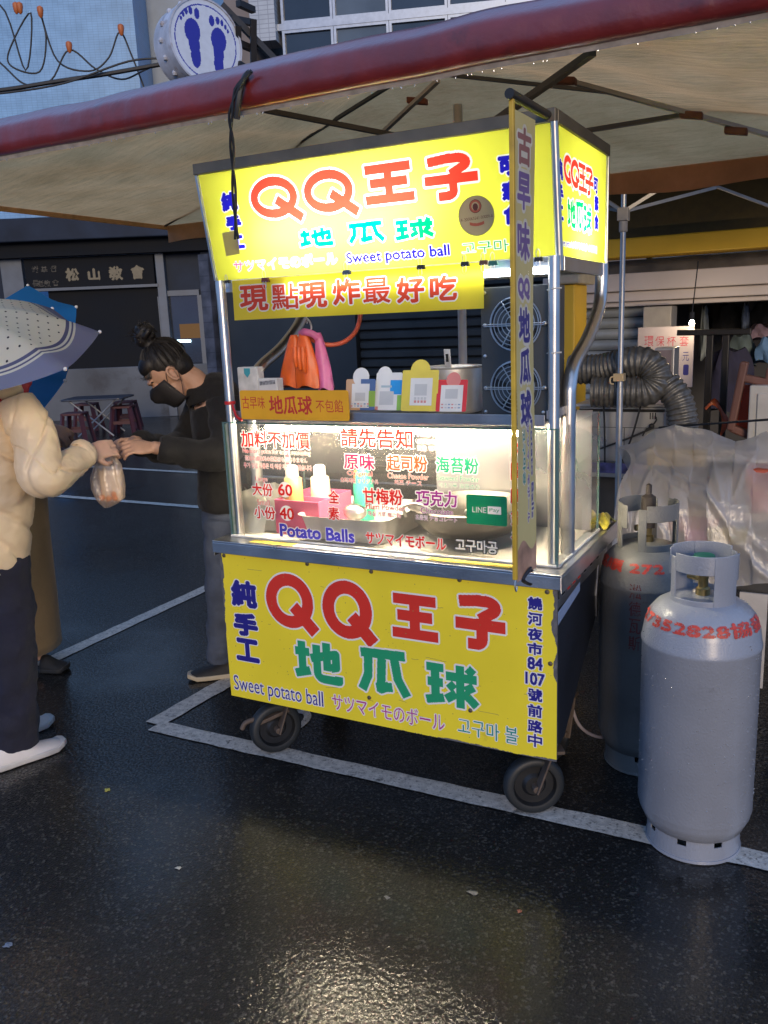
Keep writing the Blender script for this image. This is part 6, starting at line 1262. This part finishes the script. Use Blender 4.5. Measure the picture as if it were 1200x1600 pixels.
hdL = (S(168, 698, 3.22)-wL); hand(m, wL-hdL.normalized()*.004, hdL, (Vector((0, 0, .75))-FH*.65), -1, (26, 38, 30), 4, .98, tcurl=40)
hdR = (S(158, 692, 3.27)-wR); hand(m, wR, hdR, (Vector((0, 0, .8))+FH*.6), 1, (30, 42, 30), 4, .95, tcurl=40)
legs = ((S(350, 812, 3.66), S(349, 915, 3.62), S(343, 1030, 3.67)), (S(378, 812, 3.82), S(380, 905, 3.84), S(384, 1010, 3.88)))
for a, b, c in legs: m.tube(bez([a, b, c], 5), [.075, .07, .065, .06, .055, .05, .048, .044, .04, .036, .034], 14)
m.build('body', SKIN, sel, remesh=.0042, smooth_it=4)
# sweater
SWT = mat('black_knit', (.0065, .006, .006), .9, var=.35, scale=12, bump=.6, bscale=260, sheen=.05)
m = MB(); bmap3(m, [S(354, 792, 3.74), S(354, 760, 3.74), S(352, 705, 3.74), S(344, 660, 3.72), S(334, 618, 3.71), nb+Vector((0, 0, -.005))], [.165, .172, .170, .172, .150, .075], .74, FH, 28)
for a, b, c in ((sL, eL, wL), (sR, eR, wR)):
    P = bez([a, b, c], 8); m.tube(P[:-1], [.086-.0018*i+.004*math.sin(i*2.1) for i in range(9)]+[.070-.0033*i+.0035*math.sin(i*2.6) for i in range(len(P)-10)], 18)
m.tube([nb+Vector((0, 0, -.03)), nb+(L_(-.045, 0, -.09)-nb)*.55], [.082, .066], 18)
sw = m.build('sweater', SWT, sel, remesh=.0075, smooth_it=5)
tx = bpy.data.textures.new('cloth_folds', 'CLOUDS'); tx.noise_scale = .09; tx.noise_depth = 2
dm = sw.modifiers.new('folds', 'DISPLACE'); dm.texture = tx; dm.strength = .022; dm.mid_level = .5; dm.texture_coords = 'LOCAL'
# jeans
JN = mat('grey_blue_jeans', (.06, .075, .11), .8, var=.3, scale=9, bump=.4, bscale=200)
m = MB(); bmap3(m, [S(356, 775, 3.74), S(356, 812, 3.74), S(360, 840, 3.74)], [.150, .155, .12], .74, FH)
for a, b, c in legs: P = bez([a, b, c], 6); m.tube(P, [.098-.0035*i+.003*math.sin(i*2.3) for i in range(len(P))], 18)
jn = m.build('jeans', JN, sel, remesh=.008, smooth_it=4); dm = jn.modifiers.new('folds', 'DISPLACE'); dm.texture = tx; dm.strength = .018; dm.texture_coords = 'LOCAL'
BLS = mat('black_mesh_shoe', (.012, .012, .013), .7, var=.3, scale=60); CRM = mat('cream_sole', (.42, .36, .26), .6)
shoe(sel, (-.44, .66, 0), (-.655, .49, 0), .095, BLS, CRM); shoe(sel, (-.16, .86, 0), (-.38, .72, 0), .095, BLS, CRM)
# hair: cap, bun, strands
m = MB(); m.ball(L_(-.030, 0, .046), (.098, .083, .094), 24, rot=M_); m.ball(L_(-.055, 0, .0), (.062, .074, .075), 20, rot=M_); m.ball(L_(.018, .0, .082), (.060, .066, .046), 18, rot=M_)
bunc = L_(-.055, .0, .168); m.ball(bunc, (.047, .043, .040), 18, rot=M_); m.tube([L_(-.04, 0, .12), bunc], [.04, .03], 12)
for k in range(7): a = k*.9; m.tube(bez([bunc+Vector((.04*math.cos(a), .04*math.sin(a), 0)), bunc+Vector((.05*math.cos(a+.6), .03*math.sin(a), .03)), bunc+Vector((.02*math.cos(a+1.4), .03*math.sin(a+1.2), .045))], 4), .012, 8)
m.build('hair', HAIR, sel, remesh=.005, smooth_it=3)
m = MB(); rg = np.random.default_rng(6)
for k in range(60):
    a = rg.uniform(-1.0, 1.0); b0 = L_(.02+.05*math.cos(a), .075*math.sin(a), .075-.02*abs(a)); dn = rg.uniform(.008, .03)
    m.tube(bez([L_(-.03, .05*math.sin(a), .135), b0, b0+(L_(.05, .0, -.02)-L_(0, 0, 0))*dn*6+Vector((rg.normal(0, .008), rg.normal(0, .008), -dn*.5))], 4), .0011, 4)
for k in range(110):
    a = rg.uniform(0, 6.28); e_ = rg.uniform(-.4, 1.4); v = Vector((math.cos(a)*math.cos(e_), math.sin(a)*math.cos(e_), math.sin(e_))); m.tube(bez([bunc+v*.035, bunc+v*.055+Vector((0, 0, .008)), bunc+v*rg.uniform(.048, .062)+Vector((rg.normal(0, .012), rg.normal(0, .012), rg.normal(0, .01)))], 4), .0011, 4)
for k in range(90):
    a = rg.uniform(-1.3, 1.3); m.tube(bez([L_(-.09, .06*math.sin(a), .03*math.cos(a)), L_(-.105, .07*math.sin(a), .075), L_(-.06+rg.normal(0, .008), .04*math.sin(a), .135)], 4), .0012, 4)
bd_ = Vector((-.25, 0, .97)).normalized()
for k in range(420):
    while True:
        v = Vector(rg.normal(0, 1, 3)).normalized()
        if v.z > -.55 and not (v.x > .25 and v.z < .35): break
    e_ = rg.uniform(1.0, 1.05); P_ = []
    for q in range(7):
        w_ = v.lerp(bd_, q/6).normalized(); P_.append(L_(-.030+.099*e_*w_.x, .084*e_*w_.y, .046+.096*e_*w_.z))
    m.tube(P_, [.0006]+[.0011]*5+[.0008], 4)
tag(m.build('hair_strands', HAIR, sel, smooth=True), kind='stuff')
# mask with ear loops
m = MB(); G = []
for i in range(11):
    e_ = -.115+i*.0118; row = []
    for j in range(17):
        a = R(-88+11*j); sw_ = 1-.10*abs((i-5)/5)**2; nose = .034*math.exp(-(a/.34)**2)*math.exp(-((e_+.026)/.03)**2)
        row.append(L_(.030+(.074+nose)*math.cos(a)*sw_-(.012 if i == 0 else 0), .073*math.sin(a)*sw_, e_+.012*math.cos(a)*(1 if i > 7 else 0)))
    G.append(row)
m.grid(G); m.build('face_mask', mat('black_mask', (.014, .012, .012), .7, var=.2), sel, smooth=True, ang=180, solid=.003)
for sg in (1, -1):
    q = MB(); q.tube(bez([L_(.030, sg*.064, -.012), L_(.010, sg*.078, .012), L_(-.018, sg*.086, .022), L_(-.034, sg*.082, -.005), L_(-.01, sg*.074, -.05), L_(.03, sg*.062, -.095)], 5), .0014, 6); q.build('mask_loop', MATS['black_mask'], sel, smooth=True)
    q = MB(); q.tube(bez([L_(.086, sg*.016, .030), L_(.082, sg*.034, .036), L_(.070, sg*.050, .030)], 4), [.0022, .0034, .0034, .0034, .0034, .0034, .0034, .0028, .0018], 6); q.build('eyebrow', HAIR, sel, smooth=True)
    q = MB(); q.tube(bez([L_(.0875, sg*.020, .009), L_(.0885, sg*.032, .004), L_(.080, sg*.044, .008)], 4), .0014, 6); q.build('eyelash', HAIR, sel, smooth=True)
# ---- the bag of potato balls
bgc = S(168, 745, 3.22); bag = thing('plastic_food_bag', bgc, 'thin translucent bag with orange snacks held between two hands', 'bag')
BAGF = mixmat('peach_bag_film', [('Transparent', (1, .97, .93), .62), ('Translucent', (.95, .80, .66), .22), ('Diffuse', (.92, .76, .62), .16)], gloss=.10, grough=.25, bump=.8, bscale=30)
m = MB(); rs_ = []; sc_ = 3.2/FPX
for i, (py, x0, x1, dp) in enumerate(((703, 159, 171, .010), (716, 156, 182, .018), (727, 146, 189, .028), (745, 141, 193, .036), (762, 143, 195, .040), (778, 150, 195, .038), (786, 156, 186, .028), (793, 163, 172, .010))):
    a, b = S(x0, py, 3.22), S(x1, py, 3.22); c = (a+b)/2; hw = (b-a).length/2
    rs_.append([c+RH*hw*math.cos(t_)*(1+.05*math.sin(t_*5+i*.5))+FH*dp*math.sin(t_)*(1+.30*math.sin(t_*6-i*.6)) for t_ in (2*math.pi*k/28 for k in range(28))])
m.rings(rs_, caps=False); m.build('film', BAGF, bag, smooth=True, ang=180)
m = MB(); m.tube(bez([S(150, 722, 3.21), S(156, 706, 3.21), S(164, 696, 3.22), S(176, 706, 3.22), S(184, 724, 3.22)], 5), .004, 6); m.build('handle_loop', BAGF, bag, smooth=True)
ck = thing('snack_packet', S(173, 755, 3.22), 'paper packet of orange snacks inside the thin bag', 'packet'); m = MB(); a, b = S(160, 778, 3.22), S(186, 730, 3.22); m.prism([(-.035, -.10), (.035, -.10), (.042, .02), (-.042, .02)], lambda u, v, w: S(173, 742, 3.22)+RH*u+Vector((0, 0, v))+FH*w, -.014, .014); m.build('packet_paper', mat('cream_paper', (.72, .62, .50), .6, var=.1), ck, bevel=.004)
m = MB()
for k in range(9): p = S(160+rg.uniform(0, 24), 770+rg.uniform(0, 11), 3.22)+FH*rg.uniform(-.02, .02); m.ball(p, .012, 10)
tag(m.build('potato_balls', mat('fried_orange', (.70, .22, .03), .5, var=.2, scale=30), ck, smooth=True), kind='stuff')
# ---- customer in the cream quilted jacket
c1 = thing('person', (-.80, -.33, 0), 'customer in cream quilted jacket, red scarf and navy trousers under the dotted umbrella', 'person')
PUF = mat('cream_nylon', (.74, .58, .38), .42, var=.06, scale=6, sheen=.2, bump=.35, bscale=28, rvar=.06)
m = MB(); hd1 = Hp(-45, 545, 3.05); L1, M1 = head(m, hd1, FH*.8+RH*.5-Vector((0, 0, .15)), Vector((0, 0, 1)))
n1 = Hp(-45, 612, 3.02); m.tube([L1(-.02, 0, -.06), n1], [.055, .06], 14); tor = [Hp(-45, 860, 3.02), Hp(-45, 760, 3.02), Hp(-45, 680, 3.02), Hp(-45, 635, 3.02), n1]
bmap3(m, tor, [.15, .14, .16, .15, .06], .7, RH)
s1, e1, w1 = Hp(38, 648, 2.98), Hp(66, 746, 2.90), Hp(134, 707, 3.10); s1b, e1b, w1b = Hp(-130, 648, 3.05), Hp(-140, 745, 3.2), Hp(-85, 690, 3.3)
for a, b, c in ((s1, e1, w1), (s1b, e1b, w1b)): m.tube(bez([a, b, c], 5), [.05, .048, .046, .044, .042, .04, .037, .033, .029, .027, .026], 14)
hd = Hp(186, 697, 3.19)-w1; hand(m, w1+hd.normalized()*.012, hd, Vector((0, 0, .35))-FH*.55+RH*.35, -1, (22, 38, 28), 5, .92, tcurl=45)
hand(m, w1b, Vector((0, 0, 1))+FH*.2, -FH, 1, (60, 60, 40), 4, .95)
lg1 = ((Hp(-2, 868, 3.02), Hp(12, 1005, 3.0), Hp(18, 1165, 2.99)), (Hp(-75, 850, 3.06), Hp(-75, 1005, 3.1), Hp(-80, 1140, 3.15)))
for a, b, c in lg1: m.tube(bez([a, b, c], 5), [.08, .075, .07, .065, .06, .055, .05, .046, .042, .038, .036], 14)
m.build('body', SKIN2, c1, remesh=.0045, smooth_it=4)
m = MB(); m.ball(L1(-.02, 0, .03), (.105, .086, .10), 20, rot=M1); m.ball(L1(-.05, 0, -.04), (.07, .08, .10), 16, rot=M1); m.build('hair', HAIR, c1, remesh=.007, smooth_it=2)
# jacket: puffed quilting, stitched lines as grooves
def puff_tube(m, pts, r, n, flat, up, rows, slant, amp, lanes=0):
    P = bez(pts, 34); N = len(P); rr = []
    x = Vector(up); out = []
    tot = [0]
    for a, b in zip(P, P[1:]): tot.append(tot[-1]+(b-a).length)
    for i, p in enumerate(P):
        t_ = (P[min(i+1, N-1)]-P[max(i-1, 0)]).normalized(); x = (x-t_*x.dot(t_)).normalized(); y = t_.cross(x); f = tot[i]/tot[-1]; k = f*(len(r)-1); j = min(int(k), len(r)-2); r0 = r[j]+(r[j+1]-r[j])*(k-j); ring = []
        for q in range(n):
            a = 2*math.pi*q/n; ph = (f*rows+slant*math.sin(a+.6)*.5) % 1; g = 1-.95*math.exp(-(min(ph, 1-ph)/.055)**2)+.18*math.sin(math.pi*ph)
            if lanes: ph2 = ((a/(2*math.pi))*lanes+f*1.2) % 1; g = min(g, 1-.8*math.exp(-(min(ph2, 1-ph2)/(.035*lanes/3))**2)+.1)
            wr_ = .5*math.sin(a*15+f*30+3*math.sin(f*19))*max(0, 1-g)**.5+.30*math.sin(a*4-f*17)+.15*math.sin(a*7+f*31)+.55*math.sin(f*62+2.2*math.sin(a*2+f*9))*math.exp(-((f-.52)/.15)**2)*(.5+.5*math.sin(a*1+1.2))
            rad = r0*(1-amp+amp*g+.022*wr_); ring.append(p+x*math.cos(a)*rad+y*math.sin(a)*rad*flat)
        out.append(ring)
    m.rings(out)
m = MB(); puff_tube(m, [Hp(-42, 880, 3.02), Hp(-42, 800, 3.02), Hp(-44, 730, 3.02), Hp(-44, 670, 3.02), Hp(-44, 632, 3.02), Hp(-45, 606, 3.02)], [.195, .205, .210, .210, .190, .10], 150, .80, RH, 3.0, .9, .075, 2); jk = m.build('jacket', PUF, c1, smooth=True, ang=180)
for a, b, c, nm in ((s1, e1, w1, 'sleeve'), (s1b, e1b, w1b, 'sleeve')):
    m = MB(); sh = a+(a-b).normalized()*.015-RH*.02*(1 if c is w1 else -1); puff_tube(m, [sh+Vector((0, 0, .035)), a.lerp(b, .45)+RH*.012*(1 if c is w1 else -1), b, b.lerp(c, .5)+Vector((0, 0, -.012)), c], [.062, .080, .076, .077, .066, .056, .049], 120, 1., FH, 2.6, 1.15, .11, 1); m.build(nm, PUF, jk, smooth=True, ang=180)
    d_ = (c-b).normalized(); m = MB(); puff_tube(m, [c-d_*.035, c-d_*.01, c+d_*.012], [.050, .055, .053, .043], 48, 1., FH, 1, 0, .06); m.build('cuff', PUF, jk, smooth=True, ang=180)
m = MB(); m.tube(bez([Hp(-115, 606, 3.05), Hp(-70, 592, 2.93), Hp(-20, 594, 2.90), Hp(10, 604, 2.96), Hp(15, 616, 3.08)], 6), .046, 14); m.build('collar', PUF, jk, smooth=True, ang=180)
tj = bpy.data.textures.new('nylon_wrinkles', 'CLOUDS'); tj.noise_scale = .035; tj.noise_depth = 3
for o_ in [jk]+[x for x in bpy.data.objects if x.parent == jk]:
    dm = o_.modifiers.new('wrinkles', 'DISPLACE'); dm.texture = tj; dm.strength = .009; dm.texture_coords = 'LOCAL'
RSC = mat('red_quilted', (.62, .06, .08), .5, var=.3, scale=9, bump=.4, bscale=25); m = MB()
for k in range(4): m.tube(bez([n1+Vector((0, 0, .01))+(RH*math.cos(a)+FH*math.sin(a))*(.115-.006*k)+Vector((0, 0, .030*k-.03)) for a in (2*math.pi*j/9 for j in range(10))], 4), .028, 10)
for x_, y_, h_, r_ in ((4, 600, 3.14, .042), (22, 597, 3.16, .040), (36, 594, 3.17, .034), (30, 608, 3.16, .036), (12, 610, 3.14, .040), (-14, 600, 3.12, .045)): m.ball(Hp(x_, y_, h_), r_, 12)
m.build('scarf', RSC, c1, remesh=.006, smooth_it=2)
NVY = mat('navy_cloth', (.007, .008, .022), .9, var=.3, scale=10, bump=.3, bscale=120, sheen=.08)
m = MB(); bmap3(m, [Hp(-40, 830, 3.03), Hp(-40, 870, 3.03), Hp(-40, 900, 3.03)], [.15, .16, .14], .75, RH)
for a, b, c in lg1: P = bez([a, b, c+Vector((0, 0, -.015))], 6); m.tube(P, [.108-.0012*i+.004*math.sin(i*2.0) for i in range(len(P))], 20)
tr_ = m.build('trousers', NVY, c1, remesh=.009, smooth_it=4); dm = tr_.modifiers.new('folds', 'DISPLACE'); dm.texture = tx; dm.strength = .026; dm.texture_coords = 'LOCAL'
WSH = mat('white_shoe', (.60, .56, .54), .5, var=.08, scale=12); WSO = mat('white_sole', (.48, .46, .44), .5, var=.1)
shoe(c1, (-.785, -.455, 0), (-.692, -.195, 0), .088, WSH, WSO, wd=.098); shoe(c1, (-.98, -.33, 0), (-.90, -.07, 0), .088, WSH, WSO, wd=.098)
# ---- second customer in the brown coat
c2 = thing('person', (-1.42, .33, 0), 'customer in long brown coat half hidden behind the cream jacket', 'person')
m = MB(); hd2 = Hp(15, 545, 3.95); L2, M2 = head(m, hd2, -FH*.2+RH*.95-Vector((0, 0, .25)), Vector((0, 0, 1))); n2 = Hp(15, 600, 3.95); m.tube([L2(-.02, 0, -.06), n2], [.052, .058], 14)
bmap3(m, [Hp(20, 830, 3.95), Hp(20, 740, 3.95), Hp(20, 660, 3.95), Hp(17, 620, 3.95), n2], [.14, .13, .15, .14, .06], .72, FH)
s2, e2, w2 = Hp(35, 632, 3.80), Hp(38, 712, 3.74), Hp(72, 668, 3.80); s2b, e2b, w2b = Hp(15, 632, 4.10), Hp(40, 705, 4.15), Hp(70, 678, 4.0)
for a, b, c in ((s2, e2, w2), (s2b, e2b, w2b)): m.tube(bez([a, b, c], 5), [.045, .043, .041, .04, .039, .037, .035, .031, .028, .026, .025], 12)
hand(m, w2, RH*.8+Vector((0, 0, -.25))-FH*.2, Vector((0, 0, .8))-FH*.5, -1, (30, 45, 35), 10, .98, tcurl=20); hand(m, w2b, RH*.8-FH*.3, Vector((0, 0, 1))+FH*.3, 1, (45, 50, 35), 8, .95)
lg2 = ((Hp(35, 830, 3.88), Hp(38, 930, 3.88), Hp(62, 1030, 3.86)), (Hp(5, 830, 4.0), Hp(5, 925, 4.0), Hp(10, 1015, 4.02)))
for a, b, c in lg2: m.tube(bez([a, b, c], 5), [.075, .07, .066, .06, .055, .05, .047, .043, .04, .036, .034], 12)
m.build('body', SKIN, c2, remesh=.005, smooth_it=4)
COAT = mat('brown_coat', (.30, .20, .095), .8, var=.15, scale=8, bump=.3, bscale=160, sheen=.2)
m = MB(); bmap3(m, [Hp(33, 1006, 3.93), Hp(30, 930, 3.93), Hp(25, 830, 3.94), Hp(22, 740, 3.95), Hp(20, 660, 3.95), Hp(17, 625, 3.95), n2], [.225, .205, .18, .165, .175, .16, .08], .82, FH, 30); ct = m.build('coat', COAT, c2, smooth=True, ang=180)
for a, b, c in ((s2, e2, w2), (s2b, e2b, w2b)): m = MB(); P = bez([a, b, c], 6); m.tube(P, [.075-.0022*i for i in range(len(P))], 16); m.build('sleeve', COAT, ct, smooth=True, ang=180)
m = MB(); m.ball(L2(-.02, 0, .03), (.102, .084, .098), 18, rot=M2); m.ball(L2(-.05, 0, -.05), (.07, .08, .10), 14, rot=M2); m.build('hair', HAIR, c2, remesh=.007, smooth_it=2)
shoe(c2, Zp(66, 1048), Zp(108, 1048), .085, BLS, mat('black_sole', (.02, .02, .02), .6)); shoe(c2, Zp(10, 1020), Zp(52, 1022), .085, BLS, MATS['black_sole'])
m = MB(); p = Hp(84, 672, 3.83); m.obox(p, RH*.11+Vector((0, 0, -.03)), FH*.012, Vector((0, 0, .055))); ph = m.build('phone', mat('black_phone', (.01, .01, .012), .25), None, bevel=.004); tag(ph, 'dark phone in the hands of the customer in the brown coat', 'phone')
# ---- umbrellas
def umbrella(label, A, axis, R_, dep, phi, mt_fn, shaft, handle_to):
    A = Vector(A); a = Vector(axis).normalized(); x1 = a.cross(FH).normalized(); x2 = a.cross(x1); t = thing('umbrella', A, label, 'umbrella', 'open umbrellas'); n = 8; sub = 10; NS = 14
    def pt(k, s_):
        tt = (k % sub)/sub; sg = 1-.09*math.sin(math.pi*tt); ph = phi+2*math.pi*k/(n*sub); r = R_*s_*(1-(1-sg)*s_); z = -dep*s_**2.1-.018*math.sin(math.pi*tt)*s_
        return A+a*z+(x1*math.cos(ph)+x2*math.sin(ph))*r
    m = MB(); m.rings([[pt(k, max(.02, i/NS)) for k in range(n*sub)] for i in range(NS+1)], caps=False); o = m.build('canopy', mt_fn, t, smooth=True, ang=60)
    for q in range(n):
        b = MB(); b.tube([pt(q*sub, s_)-a*.006 for s_ in (.03, .25, .5, .75, 1.)], .003, 6); b.build('rib', CHROME, t, smooth=True); b = MB(); e_ = pt(q*sub, 1.0); b.ball(e_, .007, 8); b.build('rib_tip', WHT, t, smooth=True)
    b = MB(); b.tube([A+a*.03, A-a*shaft], .006, 8); b.build('shaft', CHROME, t, smooth=True); b = MB(); b.tube([A-a*shaft, A-a*(shaft+.09)], .014, 10); b.build('handle', mat('black_handle', (.02, .02, .02), .5), t, smooth=True)
    return t
def umb_mat(name, R_, A):
    m = bpy.data.materials.new(name); m.use_nodes = True; n = m.node_tree.nodes; l = m.node_tree.links; n.clear(); o = n.new('ShaderNodeOutputMaterial'); tc = n.new('ShaderNodeTexCoord')
    ln = n.new('ShaderNodeVectorMath'); ln.operation = 'LENGTH'; l.new(tc.outputs['Object'], ln.inputs[0])
    rp = n.new('ShaderNodeValToRGB'); rp.color_ramp.interpolation = 'CONSTANT'; e = rp.color_ramp.elements; e[0].color = (.76, .70, .53, 1); e[0].position = 0
    def add(p, c): q = e.new(p); q.color = (*c, 1)
    add(.76, (.10, .10, .19)); add(.785, (.70, .68, .56)); add(.80, (.10, .10, .19)); add(.812, (.70, .68, .56)); add(.828, (.20, .21, .32)); e[len(e)-1].color = (.20, .21, .32, 1)
    dv = n.new('ShaderNodeMath'); dv.operation = 'DIVIDE'; dv.inputs[1].default_value = R_; l.new(ln.outputs['Value'], dv.inputs[0]); l.new(dv.outputs[0], rp.inputs[0])
    # printed dots on a fixed pitch
    sp = n.new('ShaderNodeVectorMath'); sp.operation = 'SCALE'; sp.inputs['Scale'].default_value = 1/.034; l.new(tc.outputs['Object'], sp.inputs[0])
    rot = n.new('ShaderNodeMapping'); rot.inputs['Rotation'].default_value = (R(18), R(-3), R(30)); l.new(sp.outputs[0], rot.inputs[0])
    sx = n.new('ShaderNodeSeparateXYZ'); l.new(rot.outputs[0], sx.inputs[0])
    def frac(sock):
        f = n.new('ShaderNodeMath'); f.operation = 'FRACT'; l.new(sock, f.inputs[0]); s_ = n.new('ShaderNodeMath'); s_.operation = 'SUBTRACT'; s_.inputs[1].default_value = .5; l.new(f.outputs[0], s_.inputs[0]); p = n.new('ShaderNodeMath'); p.operation = 'POWER'; p.inputs[1].default_value = 2; l.new(s_.outputs[0], p.inputs[0]); return p.outputs[0]
    ad = n.new('ShaderNodeMath'); ad.operation = 'ADD'; l.new(frac(sx.outputs[0]), ad.inputs[0]); l.new(frac(sx.outputs[1]), ad.inputs[1])
    lt = n.new('ShaderNodeMath'); lt.operation = 'LESS_THAN'; lt.inputs[1].default_value = .011; l.new(ad.outputs[0], lt.inputs[0])
    inn = n.new('ShaderNodeMath'); inn.operation = 'LESS_THAN'; inn.inputs[1].default_value = .75; l.new(dv.outputs[0], inn.inputs[0]); an = n.new('ShaderNodeMath'); an.operation = 'MULTIPLY'; l.new(lt.outputs[0], an.inputs[0]); l.new(inn.outputs[0], an.inputs[1])
    mx = n.new('ShaderNodeMixRGB'); mx.inputs[2].default_value = (.03, .02, .02, 1); l.new(an.outputs[0], mx.inputs[0]); l.new(rp.outputs[0], mx.inputs[1])
    d = n.new('ShaderNodeBsdfDiffuse'); t = n.new('ShaderNodeBsdfTranslucent'); g = n.new('ShaderNodeBsdfGlossy'); g.inputs['Roughness'].default_value = .35; l.new(mx.outputs[0], d.inputs[0]); l.new(mx.outputs[0], t.inputs[0])
    m1 = n.new('ShaderNodeMixShader'); m1.inputs[0].default_value = .4; l.new(d.outputs[0], m1.inputs[1]); l.new(t.outputs[0], m1.inputs[2]); m2 = n.new('ShaderNodeMixShader'); m2.inputs[0].default_value = .05; l.new(m1.outputs[0], m2.inputs[1]); l.new(g.outputs[0], m2.inputs[2]); l.new(m2.outputs[0], o.inputs[0]); return m
umbrella('cream umbrella with small dots and grey blue striped border', (-.801, -.367, 1.683), Vector((0, 0, 1))+RH*.058-FH*.323, .495, .135, 3.521, umb_mat('dotted_umbrella', .515, None), .55, None)
BLU = mixmat('blue_umbrella_cloth', [('Diffuse', (.01, .22, .62), .5), ('Translucent', (.01, .34, .90), .5)], gloss=.05, grough=.35)
umbrella('plain bright blue umbrella behind the dotted one', (-1.395, .035, 1.475), Vector((0, 0, 1))-RH*.528-FH*.967, .57, .13, 3.277, BLU, .45, None)
